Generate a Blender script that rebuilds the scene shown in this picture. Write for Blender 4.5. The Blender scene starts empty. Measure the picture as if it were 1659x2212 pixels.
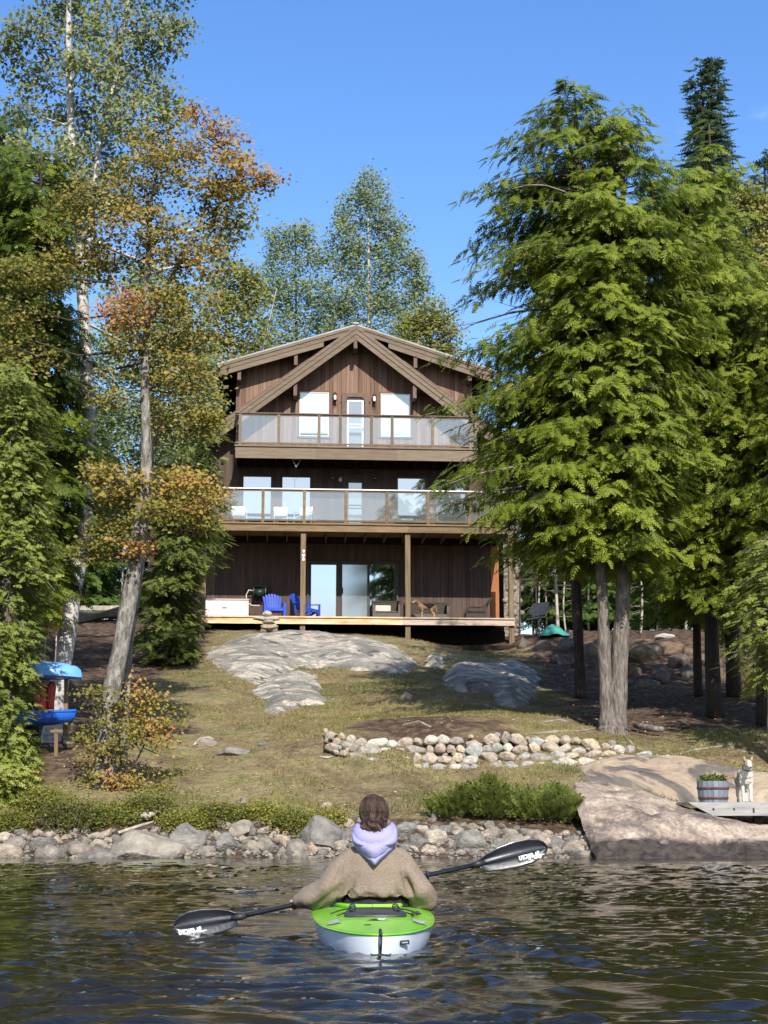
import bpy, bmesh, math, random
import numpy as np
from mathutils import Vector, Matrix, Euler, noise as mnoise

random.seed(7)
RS = np.random.RandomState(11)
sc = bpy.context.scene
C = sc.collection
R = math.radians

# ------------------------------------------------------------------ camera
EYE = 0.82
PITCH = math.atan(637 / 3318)
FD, CX, CY = 3318.0, 829.5, 1106.0          # measurements of the photo are on a 1659 x 2212 copy
cam_d = bpy.data.cameras.new('camera')
cam_d.sensor_fit = 'VERTICAL'; cam_d.sensor_height = 36; cam_d.sensor_width = 27
cam_d.lens = 54; cam_d.clip_start = 0.1; cam_d.clip_end = 6000
cam = bpy.data.objects.new('camera', cam_d); C.objects.link(cam)
cam.location = (0, 0, EYE); cam.rotation_euler = (R(90) + PITCH, 0, 0)
sc.camera = cam

# ------------------------------------------------------------------ light
SUN_EL, SUN_AZ = R(38), R(12)                # sun behind the camera, a little to its right
sun_dir = Vector((math.sin(SUN_AZ) * math.cos(SUN_EL), -math.cos(SUN_AZ) * math.cos(SUN_EL), math.sin(SUN_EL)))
world = bpy.data.worlds.new('World'); sc.world = world; world.use_nodes = True
nt = world.node_tree; nt.nodes.clear()
N = nt.nodes.new; Lk = nt.links.new
sky = N('ShaderNodeTexSky'); sky.sky_type = 'NISHITA'; sky.sun_disc = False
sky.sun_elevation = SUN_EL; sky.sun_rotation = R(180) - SUN_AZ
sky.altitude = 300; sky.air_density = 1.25; sky.dust_density = 0.35; sky.ozone_density = 3.0
bg = N('ShaderNodeBackground'); bg.inputs[1].default_value = 0.138
out = N('ShaderNodeOutputWorld')
tc = N('ShaderNodeTexCoord')
mp = N('ShaderNodeMapping'); mp.inputs['Scale'].default_value = (1.6, 1.6, 4.5); mp.inputs['Location'].default_value = (0.35, 0.2, 0.1)
nz = N('ShaderNodeTexNoise'); nz.inputs['Scale'].default_value = 1.7; nz.inputs['Detail'].default_value = 9; nz.inputs['Roughness'].default_value = 0.58
sep = N('ShaderNodeSeparateXYZ')
ramp = N('ShaderNodeMapRange'); ramp.inputs['From Min'].default_value = 0.0; ramp.inputs['From Max'].default_value = -0.8
ramp.inputs['To Min'].default_value = -0.13; ramp.inputs['To Max'].default_value = 0.15     # the clouds stand over the lake, behind the viewer
addn = N('ShaderNodeMath'); addn.operation = 'ADD'
cov = N('ShaderNodeMapRange'); cov.inputs['From Min'].default_value = 0.50; cov.inputs['From Max'].default_value = 0.66
cov.interpolation_type = 'SMOOTHSTEP'; cov.inputs['To Max'].default_value = 0.82
mixc = N('ShaderNodeMixRGB'); mixc.inputs[2].default_value = (6.0, 6.4, 6.9, 1)
Lk(tc.outputs['Generated'], mp.inputs[0]); Lk(mp.outputs[0], nz.inputs['Vector'])
Lk(tc.outputs['Generated'], sep.inputs[0]); Lk(sep.outputs['Y'], ramp.inputs[0])
Lk(nz.outputs[0], addn.inputs[0]); Lk(ramp.outputs[0], addn.inputs[1]); Lk(addn.outputs[0], cov.inputs[0])
Lk(cov.outputs[0], mixc.inputs[0]); Lk(sky.outputs[0], mixc.inputs[1])
hsv = N('ShaderNodeHueSaturation'); hsv.inputs['Saturation'].default_value = 1.24; hsv.inputs['Hue'].default_value = 0.511
Lk(mixc.outputs[0], hsv.inputs['Color']); Lk(hsv.outputs[0], bg.inputs[0]); Lk(bg.outputs[0], out.inputs[0])
sl = bpy.data.lights.new('sun', 'SUN'); sl.energy = 4.4; sl.angle = R(0.53); sl.color = (1.0, 0.945, 0.86)
so = bpy.data.objects.new('sun', sl); C.objects.link(so)
so.rotation_euler = sun_dir.to_track_quat('Z', 'Y').to_euler(); so.location = (10, -20, 40)
vs = sc.view_settings
vs.view_transform = 'Standard'; vs.look = 'None'; vs.exposure = 0.75; vs.gamma = 1.0; vs.use_curve_mapping = False
sc.cycles.max_bounces = 6; sc.cycles.transparent_max_bounces = 12
sc.cycles.diffuse_bounces = 3; sc.cycles.glossy_bounces = 3; sc.cycles.transmission_bounces = 4
sc.cycles.caustics_reflective = False; sc.cycles.caustics_refractive = False

# ------------------------------------------------------------------ measuring helpers
_cp, _sp = math.cos(PITCH), math.sin(PITCH)
def ray(px, py):
    dx, up = (px - CX) / FD, (CY - py) / FD
    return Vector((dx, _cp - up * _sp, _sp + up * _cp))
def at(px, py, Y):
    d = ray(px, py); t = Y / d.y
    return Vector((d.x * t, Y, EYE + d.z * t))
def mpp(Y, py=1743):                         # metres per measuring pixel at distance Y
    d = ray(CX, py); return Y / d.y / FD

# ------------------------------------------------------------------ materials
MATS = {}
def new_mat(name):
    m = bpy.data.materials.new(name); m.use_nodes = True
    t = m.node_tree; t.nodes.clear()
    o = t.nodes.new('ShaderNodeOutputMaterial')
    p = t.nodes.new('ShaderNodeBsdfPrincipled'); t.links.new(p.outputs[0], o.inputs[0])
    MATS[name] = m
    return m, t, p, o
def ramp_node(t, cols, pos=None):
    r = t.nodes.new('ShaderNodeValToRGB'); e = r.color_ramp.elements
    n = len(cols)
    while len(e) < n: e.new(0.5)
    for i, c in enumerate(cols):
        e[i].position = pos[i] if pos else i / max(n - 1, 1)
        e[i].color = (c[0], c[1], c[2], 1)
    return r
def pm(name, cols, scale=3.0, rough=0.7, bump=0.0, bscale=None, detail=6, stretch=(1, 1, 1), pos=None,
       objcol=False, tint=0.0, spec=0.3, metallic=0.0, coat=0.0, bdist=0.02, dist=0.0, rnd=0.0):
    """noise between the given colours, with optional bump; tint: the 'tint' attribute shifts along the ramp"""
    m, t, p, o = new_mat(name)
    n, l = t.nodes.new, t.links.new
    tc = n('ShaderNodeTexCoord'); mp = n('ShaderNodeMapping'); mp.inputs['Scale'].default_value = stretch
    l(tc.outputs['Object'], mp.inputs[0])
    nz = n('ShaderNodeTexNoise'); nz.inputs['Scale'].default_value = scale; nz.inputs['Detail'].default_value = detail
    nz.inputs['Roughness'].default_value = 0.6; nz.inputs['Distortion'].default_value = dist
    l(mp.outputs[0], nz.inputs['Vector'])
    fac = nz.outputs[0]
    sh = n('ShaderNodeMapRange'); sh.inputs['From Min'].default_value = 0.3; sh.inputs['From Max'].default_value = 0.7
    l(fac, sh.inputs[0]); fac = sh.outputs[0]
    if tint:
        at_ = n('ShaderNodeAttribute'); at_.attribute_name = 'tint'
        mx = n('ShaderNodeMix'); mx.inputs[0].default_value = tint
        l(fac, mx.inputs[2]); l(at_.outputs['Fac'], mx.inputs[3]); fac = mx.outputs[0]
    if rnd:
        oi = n('ShaderNodeObjectInfo'); mx = n('ShaderNodeMix'); mx.inputs[0].default_value = rnd
        l(fac, mx.inputs[2]); l(oi.outputs['Random'], mx.inputs[3]); fac = mx.outputs[0]
    r = ramp_node(t, cols, pos); l(fac, r.inputs[0]); col = r.outputs[0]
    if objcol:
        oi = n('ShaderNodeObjectInfo'); mu = n('ShaderNodeMixRGB'); mu.blend_type = 'MULTIPLY'; mu.inputs[0].default_value = 1
        l(col, mu.inputs[1]); l(oi.outputs['Color'], mu.inputs[2]); col = mu.outputs[0]
    l(col, p.inputs['Base Color'])
    p.inputs['Roughness'].default_value = rough; p.inputs['Specular IOR Level'].default_value = spec
    p.inputs['Metallic'].default_value = metallic
    if coat: p.inputs['Coat Weight'].default_value = coat; p.inputs['Coat Roughness'].default_value = 0.12
    if bump:
        nb = n('ShaderNodeTexNoise'); nb.inputs['Scale'].default_value = bscale or scale * 4; nb.inputs['Detail'].default_value = 8
        l(mp.outputs[0], nb.inputs['Vector'])
        b = n('ShaderNodeBump'); b.inputs['Strength'].default_value = bump; b.inputs['Distance'].default_value = bdist
        l(nb.outputs[0], b.inputs['Height']); l(b.outputs[0], p.inputs['Normal'])
    return m
def leaf_mat(name, cols, pos=None, trans=0.45, rough=0.55):
    m, t, p, o = new_mat(name); n, l = t.nodes.new, t.links.new
    a = n('ShaderNodeAttribute'); a.attribute_name = 'tint'
    r = ramp_node(t, cols, pos); l(a.outputs['Fac'], r.inputs[0])
    l(r.outputs[0], p.inputs['Base Color']); p.inputs['Roughness'].default_value = rough
    p.inputs['Specular IOR Level'].default_value = 0.25
    tr = n('ShaderNodeBsdfTranslucent'); l(r.outputs[0], tr.inputs[0])
    mx = n('ShaderNodeMixShader'); mx.inputs[0].default_value = trans
    l(p.outputs[0], mx.inputs[1]); l(tr.outputs[0], mx.inputs[2]); l(mx.outputs[0], o.inputs[0])
    return m

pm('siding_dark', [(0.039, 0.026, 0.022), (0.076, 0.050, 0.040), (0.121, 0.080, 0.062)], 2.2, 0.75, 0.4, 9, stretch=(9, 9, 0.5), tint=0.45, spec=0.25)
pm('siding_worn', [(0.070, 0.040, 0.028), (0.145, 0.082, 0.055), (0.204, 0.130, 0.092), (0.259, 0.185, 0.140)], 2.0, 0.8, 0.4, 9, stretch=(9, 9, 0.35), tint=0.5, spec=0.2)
pm('fascia_wood', [(0.085, 0.063, 0.043), (0.155, 0.117, 0.081), (0.215, 0.168, 0.122)], 3.0, 0.75, 0.3, 12, stretch=(0.5, 6, 8), spec=0.2, rnd=0.35)
pm('deck_wood', [(0.08, 0.053, 0.028), (0.16, 0.108, 0.056), (0.24, 0.165, 0.09)], 2.0, 0.7, 0.3, 12, stretch=(0.8, 6, 8), spec=0.25, rnd=0.35)
pm('post_wood', [(0.085, 0.058, 0.032), (0.17, 0.118, 0.066), (0.25, 0.18, 0.105)], 2.0, 0.7, 0.3, 12, stretch=(7, 7, 0.6), spec=0.25, rnd=0.3)
pm('new_wood', [(0.34, 0.19, 0.085), (0.56, 0.34, 0.17), (0.70, 0.46, 0.27), (0.66, 0.54, 0.43)], 1.6, 0.6, 0.2, 12, stretch=(0.8, 5, 6), spec=0.3)
pm('grey_wood', [(0.20, 0.15, 0.115), (0.36, 0.27, 0.21), (0.46, 0.36, 0.29), (0.42, 0.27, 0.17)], 1.6, 0.7, 0.25, 12, stretch=(0.8, 5, 6), spec=0.25)
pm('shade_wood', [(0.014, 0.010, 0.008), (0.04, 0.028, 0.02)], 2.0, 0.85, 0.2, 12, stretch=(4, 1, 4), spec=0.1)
pm('orange_wood', [(0.218, 0.072, 0.017), (0.326, 0.122, 0.030)], 2, 0.55, 0.2, 12, stretch=(6, 6, 0.5))
pm('trim_brown', [(0.095, 0.06, 0.043), (0.16, 0.105, 0.078)], 3, 0.7, 0.2, 12, stretch=(3, 3, 1), spec=0.25)
pm('roof_metal', [(0.17, 0.165, 0.16), (0.28, 0.27, 0.26)], 1.5, 0.45, 0.1, 20, metallic=0.2)
pm('frame_dark', [(0.035, 0.032, 0.030), (0.06, 0.055, 0.05)], 3, 0.5, 0.05)
pm('frame_white', [(0.70, 0.71, 0.70), (0.80, 0.80, 0.79)], 2, 0.45)
pm('black_metal', [(0.012, 0.012, 0.012), (0.03, 0.03, 0.03)], 6, 0.45)
pm('iron_brown', [(0.03, 0.022, 0.018), (0.07, 0.05, 0.04)], 8, 0.5)
pm('white_shade', [(0.82, 0.84, 0.82), (0.88, 0.89, 0.87)], 0.8, 0.8)
pm('lamp_white', [(0.72, 0.72, 0.70), (0.82, 0.82, 0.80)], 5, 0.25, coat=0.4)
pm('white_plastic', [(0.74, 0.75, 0.76), (0.82, 0.83, 0.84)], 2, 0.4, coat=0.2)
pm('box_plastic', [(0.62, 0.56, 0.52), (0.72, 0.66, 0.62)], 1.5, 0.6, 0.05)
pm('box_lid', [(0.30, 0.27, 0.25), (0.38, 0.35, 0.32)], 1.5, 0.6)
pm('blue_plastic', [(0.016, 0.055, 0.36), (0.03, 0.085, 0.47)], 2, 0.42, 0.05, 30, coat=0.15)
pm('reel_green', [(0.006, 0.014, 0.011), (0.014, 0.03, 0.022)], 5, 0.4)
pm('hose_tan', [(0.50, 0.43, 0.33), (0.60, 0.54, 0.43)], 5, 0.5)
pm('wicker', [(0.016, 0.012, 0.009), (0.05, 0.038, 0.028)], 60, 0.6, 0.5, 60)
pm('wicker_light', [(0.05, 0.04, 0.032), (0.12, 0.10, 0.082)], 50, 0.6, 0.4, 60)
pm('cushion', [(0.42, 0.38, 0.31), (0.58, 0.53, 0.45), (0.50, 0.30, 0.28)], 7, 0.9, 0.2, 40)
pm('stone', [(0.19, 0.18, 0.165), (0.30, 0.285, 0.26), (0.40, 0.38, 0.35), (0.52, 0.50, 0.46)], 2.4, 0.85, 0.7, 8, detail=9, objcol=True, dist=0.4, bdist=0.05, spec=0.25)
pm('boulder_brown', [(0.054, 0.044, 0.035), (0.108, 0.089, 0.070), (0.158, 0.126, 0.098)], 1.5, 0.9, 0.8, 5, detail=9, objcol=True, bdist=0.05, spec=0.2)
pm('gravel', [(0.06, 0.052, 0.042), (0.16, 0.14, 0.115), (0.32, 0.28, 0.23)], 9, 0.9, 0.8, 14, bdist=0.04)
pm('birch_bark', [(0.07, 0.06, 0.055), (0.30, 0.285, 0.265), (0.43, 0.41, 0.38), (0.52, 0.495, 0.46)], 2.3, 0.75, 0.4, 9, stretch=(1.5, 1.5, 5.0), pos=[0, 0.16, 0.5, 1])
pm('maple_bark', [(0.05, 0.044, 0.038), (0.125, 0.112, 0.095), (0.23, 0.215, 0.19), (0.33, 0.32, 0.285)], 5, 0.9, 0.9, 9, stretch=(2.2, 2.2, 0.8), bdist=0.05)
pm('hemlock_bark', [(0.06, 0.049, 0.041), (0.145, 0.122, 0.103), (0.235, 0.205, 0.175)], 6, 0.9, 1.0, 9, stretch=(2.6, 2.6, 0.6), bdist=0.06)
pm('dark_bark', [(0.022, 0.017, 0.013), (0.065, 0.05, 0.038)], 6, 0.9, 0.6, 12, stretch=(3, 3, 0.7))
pm('twig', [(0.11, 0.085, 0.066), (0.26, 0.22, 0.185)], 5, 0.9)
pm('pale_bark', [(0.22, 0.19, 0.15), (0.46, 0.42, 0.35)], 4, 0.85, 0.3, 12, stretch=(2, 2, 1))
leaf_mat('hemlock_leaf', [(0.036, 0.067, 0.014), (0.128, 0.178, 0.022), (0.229, 0.277, 0.030), (0.326, 0.354, 0.055)], [0, 0.38, 0.72, 1])
leaf_mat('dark_conifer_leaf', [(0.033, 0.069, 0.017), (0.101, 0.169, 0.033), (0.202, 0.277, 0.048)], None)
leaf_mat('cedar_leaf', [(0.092, 0.125, 0.028), (0.228, 0.273, 0.055), (0.365, 0.389, 0.082), (0.479, 0.352, 0.082)], [0, 0.45, 0.9, 1])
leaf_mat('spruce_leaf', [(0.034, 0.064, 0.034), (0.086, 0.132, 0.067), (0.144, 0.190, 0.098)], None)
leaf_mat('birch_leaf', [(0.084, 0.108, 0.034), (0.204, 0.234, 0.079), (0.360, 0.360, 0.162), (0.504, 0.432, 0.168)], [0, 0.4, 0.85, 1])
leaf_mat('maple_leaf', [(0.146, 0.151, 0.035), (0.302, 0.254, 0.056), (0.454, 0.302, 0.078), (0.486, 0.232, 0.108), (0.540, 0.189, 0.140)], [0, 0.38, 0.66, 0.86, 1])
leaf_mat('aspen_leaf', [(0.113, 0.152, 0.058), (0.251, 0.305, 0.127), (0.409, 0.443, 0.228)], None)
leaf_mat('olive_leaf', [(0.133, 0.152, 0.039), (0.285, 0.288, 0.071), (0.455, 0.380, 0.113)], None)
leaf_mat('shrub_leaf', [(0.072, 0.094, 0.021), (0.211, 0.224, 0.044), (0.362, 0.322, 0.069)], None)
leaf_mat('juniper_leaf', [(0.050, 0.075, 0.018), (0.138, 0.169, 0.035), (0.250, 0.263, 0.056)], None)
leaf_mat('grass_blade', [(0.075, 0.095, 0.020), (0.165, 0.155, 0.046), (0.28, 0.225, 0.10)], None, 0.2, 0.7)
leaf_mat('litter', [(0.16, 0.085, 0.04), (0.40, 0.29, 0.12), (0.62, 0.50, 0.27)], None, 0.1, 0.8)

def granite_mat():
    m, t, p, o = new_mat('granite'); n, l = t.nodes.new, t.links.new
    tc = n('ShaderNodeTexCoord')
    def nz(scale, det, dist, st=(1, 1, 1)):
        mp = n('ShaderNodeMapping'); mp.inputs['Scale'].default_value = st; l(tc.outputs['Object'], mp.inputs[0])
        q = n('ShaderNodeTexNoise'); q.inputs['Scale'].default_value = scale; q.inputs['Detail'].default_value = det; q.inputs['Distortion'].default_value = dist; q.inputs['Roughness'].default_value = 0.62
        l(mp.outputs[0], q.inputs['Vector']); return q.outputs[0]
    def over(a, b, f):
        q = n('ShaderNodeMixRGB'); l(f, q.inputs[0]); l(a, q.inputs[1]); l(b, q.inputs[2]); return q.outputs[0]
    c0 = ramp_node(t, [(0.125, 0.118, 0.102), (0.215, 0.205, 0.178), (0.31, 0.285, 0.24)], [0.34, 0.5, 0.66]); l(nz(0.8, 8, 0.5), c0.inputs[0])
    c1 = ramp_node(t, [(0.36, 0.30, 0.235), (0.56, 0.50, 0.42)], [0.3, 0.7]); l(nz(6, 6, 0), c1.inputs[0])
    f1 = ramp_node(t, [(0, 0, 0), (1, 1, 1), (0.1, 0.1, 0.1)], [0.50, 0.565, 0.64]); l(nz(0.75, 9, 1.6, (0.8, 1.3, 2.2)), f1.inputs[0])
    c2 = ramp_node(t, [(0.045, 0.043, 0.040), (0.11, 0.105, 0.095)], [0.3, 0.7]); l(nz(9, 6, 0), c2.inputs[0])
    f2 = ramp_node(t, [(1, 1, 1), (0, 0, 0)], [0.36, 0.43]); l(nz(1.5, 10, 0.8, (1, 1.4, 1)), f2.inputs[0])
    c3 = ramp_node(t, [(0.24, 0.165, 0.125), (0.34, 0.255, 0.20)], [0.3, 0.7]); l(nz(5, 6, 0), c3.inputs[0])
    f3 = ramp_node(t, [(0, 0, 0), (0.8, 0.8, 0.8)], [0.56, 0.66]); l(nz(0.55, 6, 0.4), f3.inputs[0])
    c = over(c0.outputs[0], c3.outputs[0], f3.outputs[0]); c = over(c, c1.outputs[0], f1.outputs[0]); c = over(c, c2.outputs[0], f2.outputs[0])
    sp = ramp_node(t, [(0.6, 0.6, 0.6), (1.25, 1.25, 1.22)], [0.35, 0.65]); l(nz(26, 4, 0), sp.inputs[0])
    mu = n('ShaderNodeMixRGB'); mu.blend_type = 'MULTIPLY'; mu.inputs[0].default_value = 0.8; l(c, mu.inputs[1]); l(sp.outputs[0], mu.inputs[2])
    l(mu.outputs[0], p.inputs['Base Color']); p.inputs['Roughness'].default_value = 0.88; p.inputs['Specular IOR Level'].default_value = 0.2
    b = n('ShaderNodeBump'); b.inputs['Strength'].default_value = 1.0; b.inputs['Distance'].default_value = 0.07; l(nz(4, 10, 0.6), b.inputs['Height']); l(b.outputs[0], p.inputs['Normal'])
granite_mat()

# ------------------------------------------------------------------ mesh helpers
def link(o, parent=None):
    C.objects.link(o)
    if parent is not None: o.parent = parent
    return o
def tag(o, label=None, cat=None, group=None, kind=None):
    if label: o['label'] = label
    if cat: o['category'] = cat
    if group: o['group'] = group
    if kind: o['kind'] = kind
    return o
def empty(name, loc=(0, 0, 0), rz=0.0, label=None, cat=None, group=None):
    o = bpy.data.objects.new(name, None); o.empty_display_size = 0.2
    o.location = loc; o.rotation_euler = (0, 0, rz); link(o)
    return tag(o, label, cat, group)
def np_mesh(name, V, F, mat=None, tint=None, smooth=False):
    V = np.asarray(V, np.float32); F = np.asarray(F, np.int32)
    me = bpy.data.meshes.new(name)
    me.vertices.add(len(V)); me.vertices.foreach_set('co', V.ravel())
    k = F.shape[1]
    me.loops.add(F.size); me.loops.foreach_set('vertex_index', F.ravel())
    me.polygons.add(len(F)); me.polygons.foreach_set('loop_start', np.arange(0, F.size, k, dtype=np.int32))
    if smooth: me.polygons.foreach_set('use_smooth', np.ones(len(F), dtype=bool))
    if tint is not None:
        a = me.attributes.new('tint', 'FLOAT', 'POINT'); a.data.foreach_set('value', np.asarray(tint, np.float32))
    me.update(calc_edges=True)
    if mat: me.materials.append(MATS[mat] if isinstance(mat, str) else mat)
    return me
def obj(name, me, parent=None, loc=None):
    o = bpy.data.objects.new(name, me)
    if loc is not None: o.location = loc
    return link(o, parent)
class MB:
    """collects boxes, bars, tubes, prisms into one mesh"""
    def __init__(s): s.v = []; s.f = []; s.t = []
    def add(s, vs, fs, t=0.5):
        b = len(s.v); s.v += [tuple(q) for q in vs]; s.f += [tuple(b + i for i in q) for q in fs]; s.t += [t] * len(vs); return s
    def box(s, x0, x1, y0, y1, z0, z1, t=0.5):
        return s.add([(x0, y0, z0), (x1, y0, z0), (x1, y1, z0), (x0, y1, z0), (x0, y0, z1), (x1, y0, z1), (x1, y1, z1), (x0, y1, z1)],
                     [(0, 3, 2, 1), (4, 5, 6, 7), (0, 1, 5, 4), (1, 2, 6, 5), (2, 3, 7, 6), (3, 0, 4, 7)], t)
    def prism(s, pts, y0, y1, t=0.5):
        """polygon in x,z pulled along y"""
        n = len(pts)
        vs = [(x, y0, z) for x, z in pts] + [(x, y1, z) for x, z in pts]
        fs = [tuple(range(n)), tuple(range(2 * n - 1, n - 1, -1))]
        for i in range(n):
            j = (i + 1) % n; fs.append((i, n + i, n + j, j))
        return s.add(vs, fs, t)
    def bar(s, a, b, w, h, up=(0, 0, 1), t=0.5):
        a = Vector(a); b = Vector(b); d = (b - a).normalized(); u = Vector(up)
        if abs(d.dot(u)) > 0.98: u = Vector((0, 1, 0))
        x = d.cross(u).normalized() * (w / 2); y = x.cross(d).normalized() * (h / 2)
        vs = [a - x - y, a + x - y, a + x + y, a - x + y, b - x - y, b + x - y, b + x + y, b - x + y]
        return s.add(vs, [(0, 1, 2, 3), (7, 6, 5, 4), (0, 4, 5, 1), (1, 5, 6, 2), (2, 6, 7, 3), (3, 7, 4, 0)], t)
    def tube(s, path, rad, n=8, t=0.5, caps=True):
        path = [Vector(p) for p in path]
        if not hasattr(rad, '__len__'): rad = [rad] * len(path)
        V = []; ref = Vector((0.31, 0.87, 0.38)).normalized()
        for i, p in enumerate(path):
            d = (path[min(i + 1, len(path) - 1)] - path[max(i - 1, 0)]).normalized()
            if abs(d.dot(ref)) > 0.97: ref = Vector((1, 0, 0))
            x = d.cross(ref).normalized(); y = d.cross(x)
            for k in range(n):
                a = 2 * math.pi * k / n
                V.append(p + (x * math.cos(a) + y * math.sin(a)) * rad[i])
        F = []
        for i in range(len(path) - 1):
            for k in range(n):
                F.append((i * n + k, i * n + (k + 1) % n, (i + 1) * n + (k + 1) % n, (i + 1) * n + k))
        if caps: F.append(tuple(range(n - 1, -1, -1))); F.append(tuple((len(path) - 1) * n + k for k in range(n)))
        return s.add(V, F, t)
    def lathe(s, prof, n=20, c=(0, 0, 0), t=0.5):
        V = []; F = []
        for r, z in prof:
            for k in range(n):
                a = 2 * math.pi * k / n; V.append((c[0] + r * math.cos(a), c[1] + r * math.sin(a), c[2] + z))
        for i in range(len(prof) - 1):
            for k in range(n): F.append((i * n + k, i * n + (k + 1) % n, (i + 1) * n + (k + 1) % n, (i + 1) * n + k))
        return s.add(V, F, t)
    def ball(s, c, r, n=10, m=7, t=0.5):
        rx, ry, rz = r if hasattr(r, '__len__') else (r, r, r)
        V = []; F = []
        for i in range(m + 1):
            th = math.pi * i / m
            for k in range(n):
                a = 2 * math.pi * k / n
                V.append((c[0] + rx * math.sin(th) * math.cos(a), c[1] + ry * math.sin(th) * math.sin(a), c[2] - rz * math.cos(th)))
        for i in range(m):
            for k in range(n): F.append((i * n + k, i * n + (k + 1) % n, (i + 1) * n + (k + 1) % n, (i + 1) * n + k))
        return s.add(V, F, t)
    def mesh(s, name, mat, smooth=False, bevel=0.0):
        me = bpy.data.meshes.new(name); me.from_pydata(s.v, [], s.f); me.update()
        a = me.attributes.new('tint', 'FLOAT', 'POINT'); a.data.foreach_set('value', np.array(s.t, np.float32))
        if bevel:
            bm = bmesh.new(); bm.from_mesh(me)
            bmesh.ops.bevel(bm, geom=bm.edges[:], offset=bevel, segments=1, affect='EDGES', clamp_overlap=True)
            bm.to_mesh(me); bm.free()
        if smooth:
            me.polygons.foreach_set('use_smooth', np.ones(len(me.polygons), dtype=bool))
        me.materials.append(MATS[mat] if isinstance(mat, str) else mat)
        return me
    def build(s, name, mat, parent=None, smooth=False, bevel=0.0, loc=None):
        return obj(name, s.mesh(name, mat, smooth, bevel), parent, loc)
def copy_tree(o, parent=None):
    c = o.copy(); C.objects.link(c); c.parent = parent
    for ch in list(o.children): copy_tree(ch, c)
    return c
# ------------------------------------------------------------------ terrain
HOUSE_YAW = R(4.3)
CTRL = []
for a in [(0, 1846, 26), (400, 1846, 26), (800, 1846, 26), (1200, 1846, 26), (1659, 1850, 25.8),
          (0, 1768, 27.3), (400, 1775, 27.3), (800, 1778, 27.3), (1200, 1775, 27.3), (1659, 1800, 27.4), (1400, 1795, 27.4), (1659, 1790, 28.6), (1400, 1750, 28.8),
          (200, 1690, 30), (600, 1690, 30), (1000, 1682, 30.4), (1270, 1680, 30.3),
          (750, 1640, 31.1), (720, 1592, 32.0), (1000, 1674, 30.9), (1000, 1592, 32.3), (1300, 1652, 31.2), (1300, 1600, 32.2), (1430, 1640, 31.7),
          (500, 1600, 33.5), (300, 1610, 32.6), (100, 1600, 33), (1322, 1580, 33.4), (0, 1600, 33),
          (700, 1545, 38), (500, 1500, 40), (250, 1500, 40), (400, 1420, 48), (440, 1400, 50), (640, 1372, 52.5),
          (600, 1470, 44), (900, 1452, 47), (900, 1386, 54), (445, 1362, 57), (650, 1368, 57.2), (880, 1386, 57.2), (1105, 1400, 57.5),
          (1000, 1500, 41), (1150, 1532, 38.5), (1255, 1520, 42), (1540, 1492, 43), (1659, 1560, 37), (1659, 1650, 31.2),
          (1130, 1412, 55), (1220, 1420, 53.5), (1300, 1450, 50.5), (1400, 1490, 47.2), (1480, 1500, 46), (1140, 1376, 57.5), (1250, 1374, 57), (1400, 1376, 54.5), (1490, 1385, 52.5), (1560, 1420, 50),
          (1250, 1368, 64), (1450, 1368, 62), (200, 1352, 56), (80, 1370, 56), (200, 1338, 64)]:
    CTRL.append(tuple(at(*a)))
for x in (-70, -35, -12, 0, 12, 35, 70): CTRL.append((x, 24.6, -0.45)); CTRL.append((x, 21, -1.6))
for x in (-70, -40, 40, 70): CTRL += [(x, 26.3, 0.15), (x, 30, 1.4), (x, 40, 3.6), (x, 55, 7.2)]
for x in (-60, -25, 0, 25, 60): CTRL += [(x, 80, 9.6), (x, 120, 13), (x, 170, 16)]
CTRL = np.array(CTRL)
def _u(r2): return np.where(r2 > 1e-9, 0.5 * r2 * np.log(np.maximum(r2, 1e-9)), 0.0)
_n = len(CTRL); _A = np.zeros((_n + 3, _n + 3))
_d2 = ((CTRL[:, None, :2] - CTRL[None, :, :2]) ** 2).sum(-1)
_A[:_n, :_n] = _u(_d2) + np.eye(_n) * 0.35
_A[:_n, _n] = 1; _A[:_n, _n + 1:] = CTRL[:, :2]; _A[_n, :_n] = 1; _A[_n + 1:, :_n] = CTRL[:, :2].T
_w = np.linalg.solve(_A, np.concatenate([CTRL[:, 2], np.zeros(3)]))
def vnoise(x, y, f, seed=0):
    """cheap smooth value noise"""
    x = np.asarray(x) * f + seed * 17.3; y = np.asarray(y) * f + seed * 5.7
    xi = np.floor(x); yi = np.floor(y); fx = x - xi; fy = y - yi
    fx = fx * fx * (3 - 2 * fx); fy = fy * fy * (3 - 2 * fy)
    def h(a, b):
        s = np.sin(a * 127.1 + b * 311.7 + seed * 74.7) * 43758.5453; return s - np.floor(s)
    return (h(xi, yi) * (1 - fx) + h(xi + 1, yi) * fx) * (1 - fy) + (h(xi, yi + 1) * (1 - fx) + h(xi + 1, yi + 1) * fx) * fy
def terr(x, y, bumps=True):
    x = np.atleast_1d(np.asarray(x, float)); y = np.atleast_1d(np.asarray(y, float))
    sh = x.shape; x = x.ravel(); y = y.ravel()
    z = np.empty(len(x))
    for i in range(0, len(x), 20000):
        a, b = x[i:i + 20000], y[i:i + 20000]
        r2 = (a[:, None] - CTRL[None, :, 0]) ** 2 + (b[:, None] - CTRL[None, :, 1]) ** 2
        z[i:i + 20000] = _u(r2) @ _w[:_n] + _w[_n] + _w[_n + 1] * a + _w[_n + 2] * b
    if bumps:
        k = np.clip((y - 26.5) / 3, 0, 1)
        z = z + k * (0.16 * (vnoise(x, y, 0.55, 1) - 0.5) + 0.09 * (vnoise(x, y, 1.7, 2) - 0.5) + 0.03 * (vnoise(x, y, 5, 3) - 0.5))
    return z.reshape(sh)
def tz(x, y): return float(terr(x, y)[0])
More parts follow.
